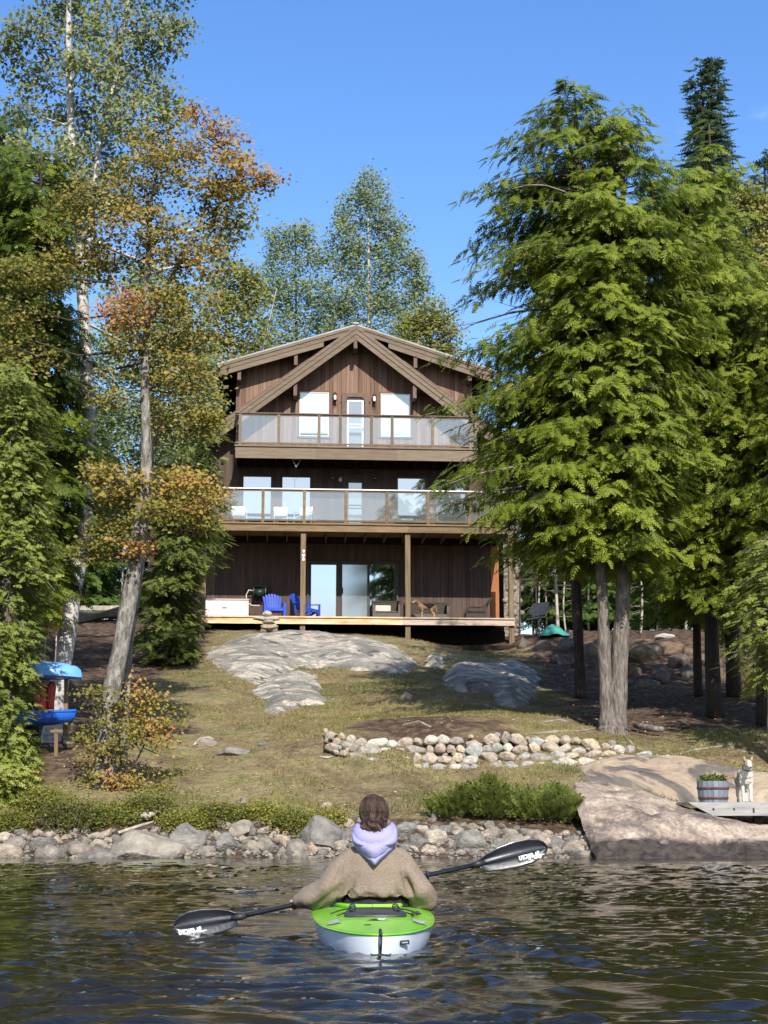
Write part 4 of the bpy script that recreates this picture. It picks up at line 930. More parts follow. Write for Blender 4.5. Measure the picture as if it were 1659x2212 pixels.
def trunk(path, radii, mat, par, base, n=12, name='trunk', flare=0.0):
    path = [Vector(p) for p in path]
    radii = list(np.interp(np.linspace(0, 1, len(path)), np.linspace(0, 1, len(radii)), radii))
    if flare:
        d = (path[1] - path[0]); path = [path[0] - Vector((0, 0, 0.5)), path[0], path[0] + d * 0.10, path[0] + d * 0.3] + path[1:]
        r0 = radii[0]; radii = [r0 * (1 + flare * 1.3), r0 * (1 + flare), r0 * (1 + flare * 0.35), r0] + list(radii[1:])
    # resample smoothly, with small irregularities
    P = np.array([tuple(p) for p in path]); k = len(P); ss = np.linspace(0, k - 1, (k - 1) * 5 + 1)
    out = []; rr = []
    for s in ss:
        i = min(int(s), k - 2); f = s - i; p0, p1, p2, p3 = P[max(i - 1, 0)], P[i], P[i + 1], P[min(i + 2, k - 1)]
        out.append(p1 + 0.5 * f * (p2 - p0 + f * (2 * p0 - 5 * p1 + 4 * p2 - p3 + f * (3 * (p1 - p2) + p3 - p0)))); rr.append(np.interp(s, range(k), radii) * (1 + 0.05 * math.sin(s * 5.1)))
    mb = MB(); mb.tube([Vector(q) - Vector(base) for q in out], rr, n)
    me = mb.mesh(name, mat, True)
    rs = np.random.RandomState(len(out) + int(P[0][0] * 10) % 97)
    for v in me.vertices:
        q = v.co * 2.2; v.co += v.normal * 0.10 * rr[len(rr) // 3] * mnoise.noise(Vector((q.x * 2, q.y * 2, q.z * 0.7)))
    return obj(name, me, par)

def conifer(name, base, stems, label, z0, z1, rl, rr_, rf, nb, leaf='hemlock_leaf', bark='hemlock_bark', proto=HEM, size=0.30, group=None, seed=1,
            radii=None, lift=0.18, droop=0.30, dens=1.0, tint0=0.5, cat='tree', bare=0.0, tfun=None, flare=0.0, minlen=0.3, spread=0.62):
    """stems: list of world polylines; z0,z1 crown from/to; rl,rr_,rf: functions of height -> reach to the left, to the right, to front and back"""
    rs = np.random.RandomState(seed)
    t = ptree(name, base, label, group, cat)
    b = np.array(base)
    for i, st in enumerate(stems):
        trunk(st, (radii[i] if radii else list(np.linspace(0.16, 0.02, len(st)))), bark, t, base, flare=flare)
    P = []; D = []; Un = []; S = []; T = []; br = MB()
    for k in range(nb):
        u = (k + rs.rand()) / nb; z = z0 + (z1 - z0) * u ** 1.12
        st = stems[rs.randint(len(stems))]
        pz = np.array([q[2] for q in st])
        if z > pz.max() - 0.05: st = max(stems, key=lambda q: max(v[2] for v in q)); pz = np.array([q[2] for q in st])
        o = np.array([np.interp(z, pz, [q[i] for q in st]) for i in range(3)]); o[2] = z
        phi = rs.uniform(0, 2 * math.pi); cx_, cy_ = math.cos(phi), math.sin(phi)
        lat = (rr_(z) if cx_ > 0 else rl(z)); L = math.sqrt((lat * cx_) ** 2 + (rf(z) * cy_) ** 2) * rs.uniform(0.55, 1.15)
        L = max(L, minlen)
        m_ = 9; s = np.linspace(0, 1, m_)
        h = np.array([cx_, cy_, 0.0]); side = np.array([-cy_, cx_, 0])
        bend = rs.normal(0, 0.12)
        pts = o[None] + (s[:, None] * L) * h[None] + (s ** 2)[:, None] * L * bend * side[None]
        pts[:, 2] += L * (lift * rs.uniform(0.5, 1.3) * s - droop * rs.uniform(0.7, 1.3) * s ** 2)
        br.tube([Vector(q - b) for q in pts[::2]], [max(0.035 * L / 3 * (1 - 0.85 * x_), 0.006) for x_ in s[::2]], 4, caps=False)
        tb = np.clip(tint0 + rs.normal(0, 0.10), 0, 1)
        if rs.rand() < bare * (1.4 if u < 0.5 else 0.6): # dead branch: bare twigs only
            for q in range(5):
                s0 = rs.uniform(0.3, 0.95); p0 = pts[int(s0 * (m_ - 1))]
                dd = h + side * rs.uniform(-0.9, 0.9) + np.array([0, 0, rs.uniform(-.4, .2)]); p1 = p0 + dd * L * 0.25
                br.tube([Vector(p0 - b), Vector((p0 + p1) / 2 - b) + Vector((0, 0, -0.03)), Vector(p1 - b)], [0.010, 0.007, 0.003], 3, caps=False)
            continue
        nsec = max(int(dens * L * 6.5), 3)
        for j in range(nsec):
            sj = 0.18 + 0.82 * (j + rs.rand()) / nsec
            p0 = np.array([np.interp(sj, s, pts[:, i]) for i in range(3)])
            sg = 1 if j % 2 else -1
            l2 = (0.42 * L * (1 - sj) + 0.16) * rs.uniform(0.6, 1.1); l2 = min(l2, 1.0)
            a = rs.uniform(0.45, 1.05) * spread / 0.62
            d = h * math.cos(a) + side * sg * math.sin(a); d[2] += rs.uniform(-0.22, 0.10)
            nsp = max(int(l2 / (size * 0.42)), 1)
            for q in range(nsp):
                f = (q + rs.rand() * 0.6) / nsp
                pp = p0 + d * l2 * f; pp[2] += rs.normal(0, 0.09) - 0.22 * l2 * f * f
                dd = d + side * rs.normal(0, 0.35) + h * rs.normal(0, 0.3); dd[2] += rs.normal(-0.38, 0.24)
                P.append(pp); D.append(dd); Un.append((0.85 * cx_ + rs.normal(0, 0.38), 0.85 * cy_ + rs.normal(0, 0.38), 0.75)); S.append(size * rs.uniform(0.65, 1.25)); T.append(tb + rs.normal(0, 0.11) + 0.12 * (f - 0.5) + 0.10 * (sj - 0.5))
        for q in range(2):
            P.append(pts[-1 - q]); D.append(h + np.array([0, 0, -0.15])); Un.append((0.8 * cx_, 0.8 * cy_, 0.8)); S.append(size * 1.15); T.append(tb + 0.12)
    # the leader
    P = np.array(P); D = np.array(D); Un = np.array(Un); S = np.array(S); T = np.array(T)
    if tfun is not None: T = T + tfun(P)
    V, F, tt = stamp(proto, P - b, D, Un, S, np.clip(T, 0.02, 0.98))
    obj('crown', np_mesh('crown', V, F, leaf, tt), t)
    if br.v: br.build('branches', 'twig' if bark != 'dark_bark' else 'dark_bark', t, True)
    return t

def leaf_proto(kind='oval'):
    if kind == 'maple':
        V = np.array([(0, 0, 0), (0.30, -0.42, 0.06), (0.55, -0.30, 0.02), (1, 0, -0.10), (0.55, 0.30, 0.02), (0.30, 0.42, 0.06)]); F = np.array([(0, 1, 2, 3), (0, 3, 4, 5)])
    else:
        V = np.array([(0, 0, 0), (0.42, -0.34, 0.07), (1, 0, -0.05), (0.42, 0.34, 0.07)]); F = np.array([(0, 1, 2, 3)])
    return V, F
OVAL, MAPLE = leaf_proto(), leaf_proto('maple')
def broadleaf(name, base, stems, radii, clumps, label, leaf, bark, proto=OVAL, size=0.08, seed=2, group=None, ncl=16, per=26, sig=0.20, limb=0.035, twigs=True,
              cat='tree', hang=0.45, flare=0.0, tz_=0.0, flat=0.8, limbmat=None):
    """clumps: (centre xyz, (rx,ry,rz), weight, tint): leaves in small bunches near the clump's shell, each clump on a limb of its own"""
    rs = np.random.RandomState(seed); t = ptree(name, base, label, group, cat); b = np.array(base)
    for st, r in zip(stems, radii): trunk(st, r, bark, t, base, flare=flare)
    allp = [poly_at(st, np.linspace(0.15, 1, 40)) for st in stems]; AP = np.concatenate(allp)
    PP = []; DD = []; UU = []; SS = []; TT = []; lb = MB()
    for (c, rad, wgt, tint) in clumps:
        c = np.array(c); rad = np.array(rad)
        low = AP[AP[:, 2] < c[2] - 0.25 * rad[2]]
        if len(low) == 0: low = AP
        j = np.argmin(((low - c) ** 2 * np.array([1, 1, 0.45])).sum(1)); o = low[j]
        mid = o * 0.45 + c * 0.55 + rs.normal(0, 0.10, 3) + np.array([0, 0, -0.12 * np.linalg.norm(c - o)])
        L = np.linalg.norm(c - o); r0 = max(min(limb * (0.5 + L * 0.35), 0.09), 0.012)
        lb.tube([Vector(o - b), Vector(mid - b), Vector(c - b), Vector(c + (c - mid) * 0.5 - b)], [r0, r0 * 0.7, r0 * 0.45, r0 * 0.15], 5, caps=False)
        n = int(ncl * wgt)
        for _ in range(n):
            v = rs.normal(size=3); v /= np.linalg.norm(v); q = c + v * rad * rs.uniform(0.35, 1.0) ** 0.6
            if twigs and rs.rand() < 0.6:
                e = c + (q - c) * rs.uniform(0.0, 0.3); mm = (e + q) / 2 + rs.normal(0, 0.05, 3)
                lb.tube([Vector(e - b), Vector(mm - b), Vector(q - b)], [r0 * 0.32, r0 * 0.2, 0.004], 3, caps=False)
            k = max(int(per * rs.uniform(0.5, 1.4)), 4)
            pp = q[None] + rs.normal(0, sig, (k, 3)) * np.array([1, 1, flat])
            th = rs.uniform(0, 6.28, k); dd = np.stack([np.cos(th), np.sin(th), rs.normal(-hang, 0.35, k)], -1)
            PP.append(pp); DD.append(dd); UU.append(np.stack([rs.normal(0, 0.6, k), rs.normal(-0.75, 0.55, k), np.ones(k) * 0.75], -1))
            SS.append(size * rs.uniform(0.7, 1.3, k)); TT.append(tint + rs.normal(0, 0.09) + rs.normal(0, 0.11, k))
    P = np.concatenate(PP); V, F, tt = stamp(proto, P - b, np.concatenate(DD), np.concatenate(UU), np.concatenate(SS), np.clip(np.concatenate(TT), 0.02, 0.98))
    obj('crown', np_mesh('crown', V, F, leaf, tt), t)
    lb.build('limbs', limbmat or bark, t, True)
    return t
def dpath(pts, Y, dy=0.0): return [at(x, y, Y + dy * i) for i, (x, y) in enumerate(pts)]
def reach(tab, Y, xc):
    """outline table (py, px) -> function of world z giving metres from the stem column xc"""
    zz = [at(px, py, Y).z for py, px in tab]; rr = [abs(at(px, py, Y).x - at(xc(py) if callable(xc) else xc, py, Y).x) for py, px in tab]
    o = np.argsort(zz); zz = np.array(zz)[o]; rr = np.array(rr)[o]
    return lambda z: float(np.interp(z, zz, rr))
def clump(px, py, rx, ry, Y, w=1.0, t=0.5, dy=0.0, rd=None):
    k = mpp(Y, py); c = at(px, py, Y + dy); return (tuple(c), (rx * k, (rd if rd else max(rx, ry) * 0.8) * k, ry * k), w, t)

# --- right: twin-trunk hemlock
Yr = 33.4; bs = at(1322, 1578, Yr); bs.z = tz(bs.x, bs.y)
sA = [at(1314, 1578, Yr)] + dpath([(1310, 1500), (1306, 1420), (1302, 1304), (1294, 1172), (1280, 900), (1262, 600), (1252, 350), (1240, 185)], Yr)
sB = [at(1334, 1580, Yr + 0.03)] + dpath([(1336, 1500), (1340, 1400), (1345, 1304), (1348, 1172), (1352, 900), (1348, 600), (1345, 380), (1343, 245)], Yr + 0.05)
xc = lambda py: 1300
L_0 = reach([(170, 1288), (230, 1245), (300, 1150), (360, 1130), (470, 1055), (570, 1050), (640, 1040), (760, 1030), (840, 1020), (900, 962), (1000, 968), (1080, 952), (1130, 1010), (1180, 1060), (1230, 1100), (1290, 1290)], Yr, xc)
_zm = at(1000, 850, Yr).z
L_ = lambda z: (1.06 + 0.26 * min(max((z - _zm) / 1.5, 0), 1)) * L_0(z)
R_ = reach([(170, 1310), (230, 1370), (330, 1400), (450, 1470), (600, 1500), (800, 1500), (1000, 1490), (1100, 1470), (1180, 1440), (1260, 1330)], Yr, xc)
F_r = lambda z: 0.75 * 0.5 * (L_(z) + R_(z))
zt = at(1240, 178, Yr).z
# the lower face of the crown is brighter, the top greyer (new growth)
conifer('hemlock_tree', bs, [sA, sB], 'big twin trunk hemlock on the lawn above the end of the stone wall', at(1300, 1215, Yr).z, zt, L_, R_, F_r, 430, seed=5,
        radii=[[0.185, 0.15, 0.14, 0.13, 0.12, 0.11, 0.09, 0.05, 0.012], [0.215, 0.195, 0.18, 0.165, 0.155, 0.145, 0.10, 0.055, 0.012]], flare=0.30, size=0.31, bare=0.06, tint0=0.57, lift=0.22, droop=0.36, dens=1.7)
# hemlock behind it
Yr2 = 44; b2 = at(1255, 1518, Yr2); b2.z = tz(b2.x, b2.y)
xc2 = lambda py: 1240
conifer('hemlock_tree', b2, [[b2] + dpath([(1250, 1400), (1243, 1200), (1240, 900), (1232, 600), (1225, 470)], Yr2)], 'straight dark trunked hemlock close behind the twin trunk one', at(1240, 1190, Yr2).z, at(1225, 470, Yr2).z,
        reach([(460, 1225), (600, 1130), (800, 1060), (1000, 1010), (1120, 1030), (1200, 1100)], Yr2, xc2), reach([(460, 1250), (700, 1380), (1000, 1450), (1190, 1450)], Yr2, xc2), lambda z: 2.3, 190, bark='dark_bark', seed=6,
        radii=[[0.17, 0.155, 0.14, 0.11, 0.07, 0.02]], size=0.36, tint0=0.40)
# hemlocks to the right of it
Yr3 = 38; b3 = at(1540, 1490, Yr3); b3.z = tz(b3.x, b3.y)
conifer('hemlock_tree', b3, [[b3] + dpath([(1535, 1300), (1530, 1000), (1500, 700), (1480, 420)], Yr3)], 'hemlock with a stout dark trunk beyond the cedar at the right edge', at(1500, 1290, Yr3).z, at(1480, 405, Yr3).z,
        reach([(400, 1465), (500, 1400), (700, 1365), (1000, 1345), (1200, 1370), (1290, 1460)], Yr3, 1520), reach([(400, 1490), (500, 1570), (700, 1650), (1000, 1690), (1280, 1620)], Yr3, 1520), lambda z: 2.6, 330, bark='dark_bark', seed=8,
        radii=[[0.19, 0.17, 0.14, 0.1, 0.02]], size=0.33, bare=0.05, tint0=0.60, dens=1.4)
b4 = at(1508, 1500, 42.5); b4.z = tz(b4.x, b4.y)
conifer('hemlock_tree', b4, [[b4] + dpath([(1504, 1300), (1500, 1000), (1510, 700), (1540, 560)], 42.5)], 'slender dark trunked hemlock at the foot of the boulder wall', at(1500, 1230, 42.5).z, at(1540, 560, 42.5).z,
        lambda z: 1.4, lambda z: 1.5, lambda z: 1.4, 70, bark='dark_bark', seed=9, dens=1.3, radii=[[0.12, 0.11, 0.1, 0.07, 0.02]], size=0.36, tint0=0.42)
b5 = at(1650, 1560, 36.5); b5.z = tz(b5.x, b5.y)
conifer('hemlock_tree', b5, [[b5] + dpath([(1652, 1300), (1655, 1000), (1660, 780), (1665, 640)], 36.5)], 'bright hemlock cut off by the right edge of the picture', at(1650, 1260, 36.5).z, at(1660, 640, 36.5).z,
        reach([(560, 1650), (700, 1570), (800, 1530), (1000, 1490), (1200, 1540), (1260, 1600)], 36.5, 1655), lambda z: 1.6, lambda z: 1.6, 170, bark='dark_bark', seed=10, radii=[[0.2, 0.17, 0.13, 0.08, 0.02]], size=0.31, tint0=0.68, dens=1.4)
# cedar at the right edge, nearest
b6 = at(1668, 1610, 31.5); b6.z = tz(b6.x, b6.y)
conifer('cedar_tree', b6, [[b6] + dpath([(1668, 1450), (1668, 1300), (1670, 1180)], 31.5)], 'yellow green cedar hanging low at the right edge', at(1660, 1470, 31.5).z, at(1670, 1150, 31.5).z,
        reach([(1150, 1640), (1200, 1590), (1290, 1545), (1380, 1555), (1440, 1600), (1480, 1640)], 31.5, 1668), lambda z: 0.9, lambda z: 0.9, 90, leaf='cedar_leaf', proto=CED, seed=12, radii=[[0.12, 0.1, 0.07, 0.02]], size=0.24, tint0=0.48, droop=0.5, lift=0.15)
# two more at the right, whose branches only reach into the picture and whose shade falls across the slope
for (x, y, h, lab, sd_) in [(10.6, 33.0, 13.5, 'hemlock at the right border reaching in above the dock', 17), (9.4, 41.5, 16.5, 'tall hemlock standing behind the bright one at the right edge', 18)]:
    b = Vector((x, y, tz(x, y))); rf = lambda z, b=b, h=h: 0.3 + 2.5 * min(1, (1 - (z - b.z) / h) * 1.6) ** 0.8
    conifer('hemlock_tree', b, [[b, b + Vector((0.1, 0, h * .4)), b + Vector((0, .1, h * .75)), b + Vector((0, 0, h))]], lab, b.z + 2.2, b.z + h, rf, rf, rf, 130, bark='dark_bark', seed=sd_, radii=[[0.2, 0.16, 0.1, 0.02]], size=0.42, tint0=0.52)
# spruces behind
def spire(base, px, pyt, Yd, w, lab, seed, tops=((0, 0),), pyb=900, n=220):
    stems = [[base] + dpath([(px, pyb), (px, (pyb + pyt) / 2), (px + dx, pyt + dyy)], Yd) for dx, dyy in tops]
    k = mpp(Yd, 400)
    zz1 = at(px, pyt, Yd).z; zz0 = at(px, pyb, Yd).z
    rf = lambda z: 0.10 + w * k * min(((zz1 - z) / (zz1 - zz0)) ** 0.62 * 0.9, 1.0)
    return conifer('spruce_tree', base, stems, lab, zz0, zz1, rf, rf, rf, n, leaf='spruce_leaf', bark='dark_bark', proto=SPR, seed=seed, radii=[[0.2, 0.15, 0.1, 0.015]] * len(tops), size=0.36, lift=0.35, droop=0.25, tint0=0.48, minlen=0.12, dens=1.35)
b7 = Vector((at(1530, 900, 60).x, 60, 7.4)); spire(b7, 1530, 128, 60, 98, 'tall narrow blue green spruce with a double tip against the sky', 13, ((-18, 6), (10, -3)), 760, 560)
b8 = Vector((at(1655, 900, 60).x, 62, 7.4)); spire(b8, 1652, 330, 62, 80, 'spruce tip showing above the yellowing tree at the right edge', 14, ((0, 0),), 760, 240)
b9 = at(1620, 1380, 52); b9.z = tz(b9.x, b9.y)
broadleaf('yellowing_tree', b9, [[b9] + dpath([(1618, 1100), (1615, 800), (1612, 500)], 52)], [[0.2, 0.16, 0.1, 0.03]],
          [clump(1600, 440, 60, 40, 52, 1.0, 0.4), clump(1650, 470, 60, 50, 52, 1.1, 0.5), clump(1620, 560, 60, 60, 52, 1.2, 0.55), clump(1670, 620, 60, 70, 52, 1.1, 0.7), clump(1600, 680, 60, 60, 52, 1.1, 0.6), clump(1640, 760, 60, 60, 52, 1.1, 0.75), clump(1600, 850, 50, 60, 52, 0.8, 0.5), clump(1660, 900, 60, 70, 52, 1.0, 0.6)],
          'olive and yellow leafed tree behind the hemlocks at the right edge', 'olive_leaf', 'dark_bark', size=0.15, seed=15, ncl=70, per=26, sig=0.22)

# --- left
# paper birch
Yb = 33.2; bb = at(112, 1590, Yb); bb.z = tz(bb.x, bb.y)
st1 = [bb] + dpath([(122, 1520), (140, 1400), (163, 1250), (180, 1120), (193, 960), (187, 800), (178, 640), (166, 450), (152, 250), (148, 100), (150, -80), (152, -200)], Yb)
st2 = dpath([(178, 640), (200, 440), (214, 320), (236, 220), (262, 110), (280, -30), (290, -150)], Yb)
cl = [clump(x, y, rx, ry, Yb, w, t_, dy) for x, y, rx, ry, w, t_, dy in [
    (100, -60, 110, 60, 1.2, 0.45, 0), (220, -70, 110, 60, 1.2, 0.5, 0.3), (330, -20, 70, 60, 0.9, 0.45, 0), (70, 60, 60, 45, 0.7, 0.4, -0.4), (160, 40, 70, 60, 1.1, 0.5, 0.5), (255, 60, 80, 60, 1.1, 0.55, -0.3), (350, 70, 55, 45, 0.8, 0.45, 0),
    (90, 150, 70, 40, 0.7, 0.42, 0.3), (200, 150, 70, 60, 1.0, 0.5, -0.6), (290, 160, 70, 55, 1.0, 0.5, 0.4), (345, 215, 45, 35, 0.45, 0.45, 0), (60, 240, 60, 35, 0.55, 0.4, 0.2), (170, 250, 60, 55, 0.9, 0.5, 0.6), (260, 250, 65, 50, 0.9, 0.52, -0.5),
    (110, 330, 80, 50, 0.9, 0.52, -0.4), (40, 330, 50, 40, 0.5, 0.5, 0.5), (210, 340, 70, 55, 0.9, 0.5, 0.5), (330, 300, 60, 40, 0.5, 0.45, 0.4), (140, 420, 70, 50, 0.9, 0.55, -0.5), (230, 430, 60, 50, 0.7, 0.5, 0.6), (380, 240, 30, 25, 0.25, 0.45, 0),
    (120, 520, 60, 50, 0.7, 0.55, 0.4), (200, 560, 50, 50, 0.6, 0.55, 0.6), (390, 50, 25, 25, 0.2, 0.5, 0), (10, 100, 25, 40, 0.3, 0.4, 0), (470, 560, 50, 60, 0.5, 0.5, 2), (500, 480, 40, 60, 0.45, 0.5, 2.2), (360, 720, 60, 70, 0.5, 0.45, 2)]]
broadleaf('birch_tree', bb, [st1, st2], [[0.215, 0.205, 0.195, 0.185, 0.18, 0.165, 0.145, 0.125, 0.10, 0.085, 0.07, 0.05, 0.03], [0.06, 0.065, 0.06, 0.05, 0.045, 0.035, 0.02]], cl,
          'tall white barked birch behind the boat rack', 'birch_leaf', 'birch_bark', size=0.125, seed=20, ncl=40, per=22, sig=0.19, limb=0.03, hang=0.75, flare=0.1)
# red maple
Ym = 29.6; bm_ = at(226, 1712, Ym); bm_.z = tz(bm_.x, bm_.y)
st1 = [bm_] + dpath([(228, 1600), (240, 1500), (264, 1380), (290, 1230), (307, 1100), (316, 1000), (313, 830), (317, 700), (319, 560), (328, 430), (345, 330)], Ym)
st2 = dpath([(317, 700), (370, 600), (420, 500), (460, 400), (490, 330)], Ym)
st3 = dpath([(316, 760), (270, 650), (225, 560), (205, 500)], Ym)
cl = [clump(x, y, rx * 1.28, ry * 1.22, Ym, w, max(t_ - 0.14, 0.12) if t_ < 0.85 else t_ - 0.06, dy) for x, y, rx, ry, w, t_, dy in [
    (430, 300, 45, 40, 0.55, 0.72, 0), (490, 290, 30, 20, 0.3, 0.8, 0), (400, 350, 60, 40, 1.0, 0.62, 0.3), (480, 370, 60, 35, 0.9, 0.72, -0.3), (545, 385, 45, 20, 0.55, 0.72, 0), (340, 360, 50, 40, 0.8, 0.45, -0.4), (320, 300, 40, 30, 0.4, 0.55, 0.3),
    (270, 390, 55, 40, 0.9, 0.38, 0.3), (220, 420, 60, 40, 0.9, 0.42, -0.3), (170, 450, 55, 45, 0.9, 0.38, 0), (330, 430, 60, 35, 0.9, 0.48, 0.5), (430, 430, 60, 40, 0.9, 0.52, 0.3), (500, 430, 40, 30, 0.5, 0.58, -0.3),
    (250, 480, 60, 30, 0.8, 0.55, -0.5), (150, 520, 60, 45, 0.9, 0.42, 0.2), (380, 510, 60, 40, 0.8, 0.48, -0.3), (460, 500, 45, 40, 0.7, 0.42, 0.3), (200, 570, 60, 40, 0.8, 0.40, 0.4), (120, 590, 60, 40, 0.8, 0.36, 0), (280, 570, 50, 40, 0.5, 0.42, 0.4),
    (430, 570, 50, 30, 0.7, 0.55, 0), (380, 560, 50, 30, 0.6, 0.60, -0.4), (60, 590, 60, 40, 0.8, 0.34, -0.3), (40, 660, 60, 40, 0.9, 0.32, 0), (268, 672, 48, 34, 0.9, 0.93, -0.5),
    (60, 760, 60, 40, 0.7, 0.36, 0), (340, 780, 60, 40, 0.5, 0.42, 0.3), (270, 780, 40, 35, 0.4, 0.40, 0.3), 
    (250, 1040, 60, 30, 0.9, 0.62, -0.3), (215, 1020, 30, 20, 0.4, 0.5, 0), (300, 1060, 60, 30, 0.9, 0.42, 0.3), (380, 1050, 55, 32, 0.9, 0.66, 0), (430, 1070, 45, 35, 0.8, 0.78, -0.3), (350, 1110, 60, 30, 0.9, 0.42, -0.4), (270, 1110, 55, 25, 0.8, 0.36, 0.3), (420, 1120, 50, 25, 0.6, 0.5, 0),
    (360, 640, 50, 40, .6, .46, .3), (420, 660, 45, 40, .7, .5, -.3), (330, 640, 35, 35, .5, .45, -.5), (380, 720, 55, 40, .7, .45, 0), (440, 740, 40, 40, .6, .5, .3), (290, 730, 35, 35, .5, .42, -.4), (400, 800, 50, 40, .7, .48, -.3), (350, 850, 45, 35, .5, .46, .2), (440, 840, 40, 40, .6, .46, .4), (400, 890, 45, 35, .6, .46, 0), (460, 920, 30, 35, .5, .44, .3), (240, 840, 40, 35, .4, .42, -.3), (20, 720, 40, 40, .6, .36, 0), (440, 250, 22, 22, .2, .84, 0), (465, 265, 18, 18, .18, .82, .2), (515, 330, 34, 16, .4, .8, 0), (575, 380, 22, 10, .25, .8, 0), (500, 400, 40, 22, .5, .72, .3), (420, 240, 14, 16, .2, .85, 0), (300, 330, 30, 22, .4, .5, 0), (490, 470, 36, 26, .5, .5, .2), (340, 480, 44, 30, .6, .5, -.2), (300, 530, 40, 30, .5, .46, .2), (230, 1160, 45, 30, 0.7, 0.28, 0), (200, 1195, 35, 20, 0.5, 0.30, 0.2), (300, 1180, 25, 28, 0.4, 0.88, -0.4), (260, 1180, 35, 25, 0.5, 0.34, 0), (370, 940, 40, 30, 0.3, 0.4, 0.6), (430, 900, 40, 30, 0.35, 0.4, 0.8)]]
broadleaf('maple_tree', bm_, [st1, st2, st3], [[0.21, 0.185, 0.175, 0.165, 0.15, 0.125, 0.11, 0.085, 0.07, 0.055, 0.035, 0.015], [0.045, 0.04, 0.03, 0.02, 0.01], [0.04, 0.03, 0.02, 0.01]], cl,
          'red maple turning orange with a crooked grey trunk', 'maple_leaf', 'maple_bark', proto=MAPLE, size=0.085, seed=22, ncl=27, per=25, sig=0.155, limb=0.022, hang=0.30, flat=0.5, flare=0.2, limbmat='dark_bark')
b_ = at(272, 1480, 31); b_.z = tz(b_.x, b_.y)
broadleaf('young_tree', b_, [[b_] + dpath([(280, 1400), (300, 1270), (316, 1130), (330, 980)], 31)], [[0.075, 0.07, 0.06, 0.05, 0.02]], [clump(330, 960, 40, 40, 31, 0.5, 0.4), clump(350, 880, 40, 50, 31, 0.5, 0.4)],
          'thin dark leaning trunk close behind the maple', 'birch_leaf', 'maple_bark', size=0.08, seed=23, ncl=12, per=18, sig=0.16)
# cedar at the left edge, nearest
Yc = 28.6; bc = at(10, 1760, Yc); bc.z = tz(bc.x, bc.y)
reach_c = reach([(790, 40), (880, 130), (960, 95), (1060, 125), (1180, 150), (1230, 150), (1290, 95), (1350, 80), (1420, 85), (1500, 60), (1570, 55), (1650, 110), (1740, 115), (1780, 95)], Yc, 18)
conifer('cedar_tree', bc, [[bc] + dpath([(12, 1600), (15, 1400), (20, 1200), (25, 1000), (28, 800)], Yc)], 'bright yellow green cedar at the left edge leaning over the shore', at(10, 1765, Yc).z, at(28, 800, Yc).z,
        lambda z: 1.4, lambda z: 0.80 * reach_c(z), lambda z: 1.0, 520, leaf='cedar_leaf', proto=CED, seed=24,
        radii=[[0.15, 0.14, 0.12, 0.1, 0.07, 0.02]], size=0.165, tint0=0.40, droop=0.55, lift=0.25, dens=1.5, tfun=lambda P: 0.20 * np.clip((2.6 - P[:, 2]) / 2, 0, 1) + 0.10 * (vnoise(P[:, 0] * 1.5, P[:, 2] * 1.5, 1, 3) - 0.5))
# hemlocks behind the birch
Yh = 32.2; bh = at(70, 1600, Yh); bh.z = tz(bh.x, bh.y)
reach_h = reach([(320, 90), (450, 110), (560, 120), (700, 140), (840, 240), (930, 300), (1050, 250), (1150, 215), (1250, 130), (1300, 85), (1330, 85)], Yh, 80)
conifer('hemlock_tree', bh, [[bh] + dpath([(75, 1200), (80, 900), (85, 600), (90, 330)], Yh)], 'dark hemlock filling the space behind the birch trunk', at(75, 1330, Yh).z, at(90, 330, Yh).z,
        lambda z: 2.2, lambda z: 0.82 * reach_h(z), lambda z: 1.7, 300, bark='dark_bark', seed=26, radii=[[0.14, 0.12, 0.1, 0.07, 0.02]], size=0.29, tint0=0.36, dens=1.3)
Yh2 = 45; bh2 = at(0, 1420, Yh2); bh2.z = tz(bh2.x, bh2.y)
conifer('hemlock_tree', bh2, [[bh2] + dpath([(2, 1100), (5, 700), (8, 250)], Yh2)], 'tall dark conifer at the left edge behind the birch leaves', at(0, 1250, Yh2).z, at(8, 250, Yh2).z,
        lambda z: 2.2, reach([(240, 15), (400, 60), (600, 110), (900, 170), (1250, 200)], Yh2, 5), lambda z: 2.2, 220, leaf='dark_conifer_leaf', bark='dark_bark', seed=27, radii=[[0.28, 0.22, 0.15, 0.02]], size=0.40, tint0=0.45)
# cedar beside the cabin
Yk = 47; bk = at(372, 1436, Yk); bk.z = tz(bk.x, bk.y)
conifer('cedar_tree', bk, [[bk] + dpath([(375, 1300), (385, 1150), (395, 990)], Yk)], 'dense dark cedar beside the left end of the deck', at(372, 1432, Yk).z, at(395, 985, Yk).z,
        reach([(980, 390), (1080, 340), (1200, 300), (1350, 290), (1430, 310)], Yk, 380), reach([(980, 400), (1060, 460), (1130, 478), (1200, 440), (1300, 428), (1400, 425), (1435, 400)], Yk, 380), lambda z: 1.4, 210, leaf='juniper_leaf', bark='dark_bark', proto=CED, seed=28,
        radii=[[0.16, 0.13, 0.09, 0.02]], size=0.28, tint0=0.42, droop=0.4, lift=0.25, dens=1.3)
Yk2 = 52; bk2 = at(420, 1400, Yk2); bk2.z = tz(bk2.x, bk2.y)
conifer('cedar_tree', bk2, [[bk2] + dpath([(430, 1200), (435, 1000), (440, 900)], Yk2)], 'lighter cedar against the corner of the middle balcony', at(430, 1250, Yk2).z, at(440, 880, Yk2).z,
        reach([(870, 430), (980, 390), (1150, 370), (1250, 390)], Yk2, 430), reach([(870, 450), (960, 480), (1080, 492), (1180, 486), (1250, 450)], Yk2, 430), lambda z: 1.0, 110, leaf='cedar_leaf', bark='dark_bark', proto=CED, seed=29,
        radii=[[0.14, 0.11, 0.07, 0.02]], size=0.30, tint0=0.30, droop=0.4, lift=0.25)

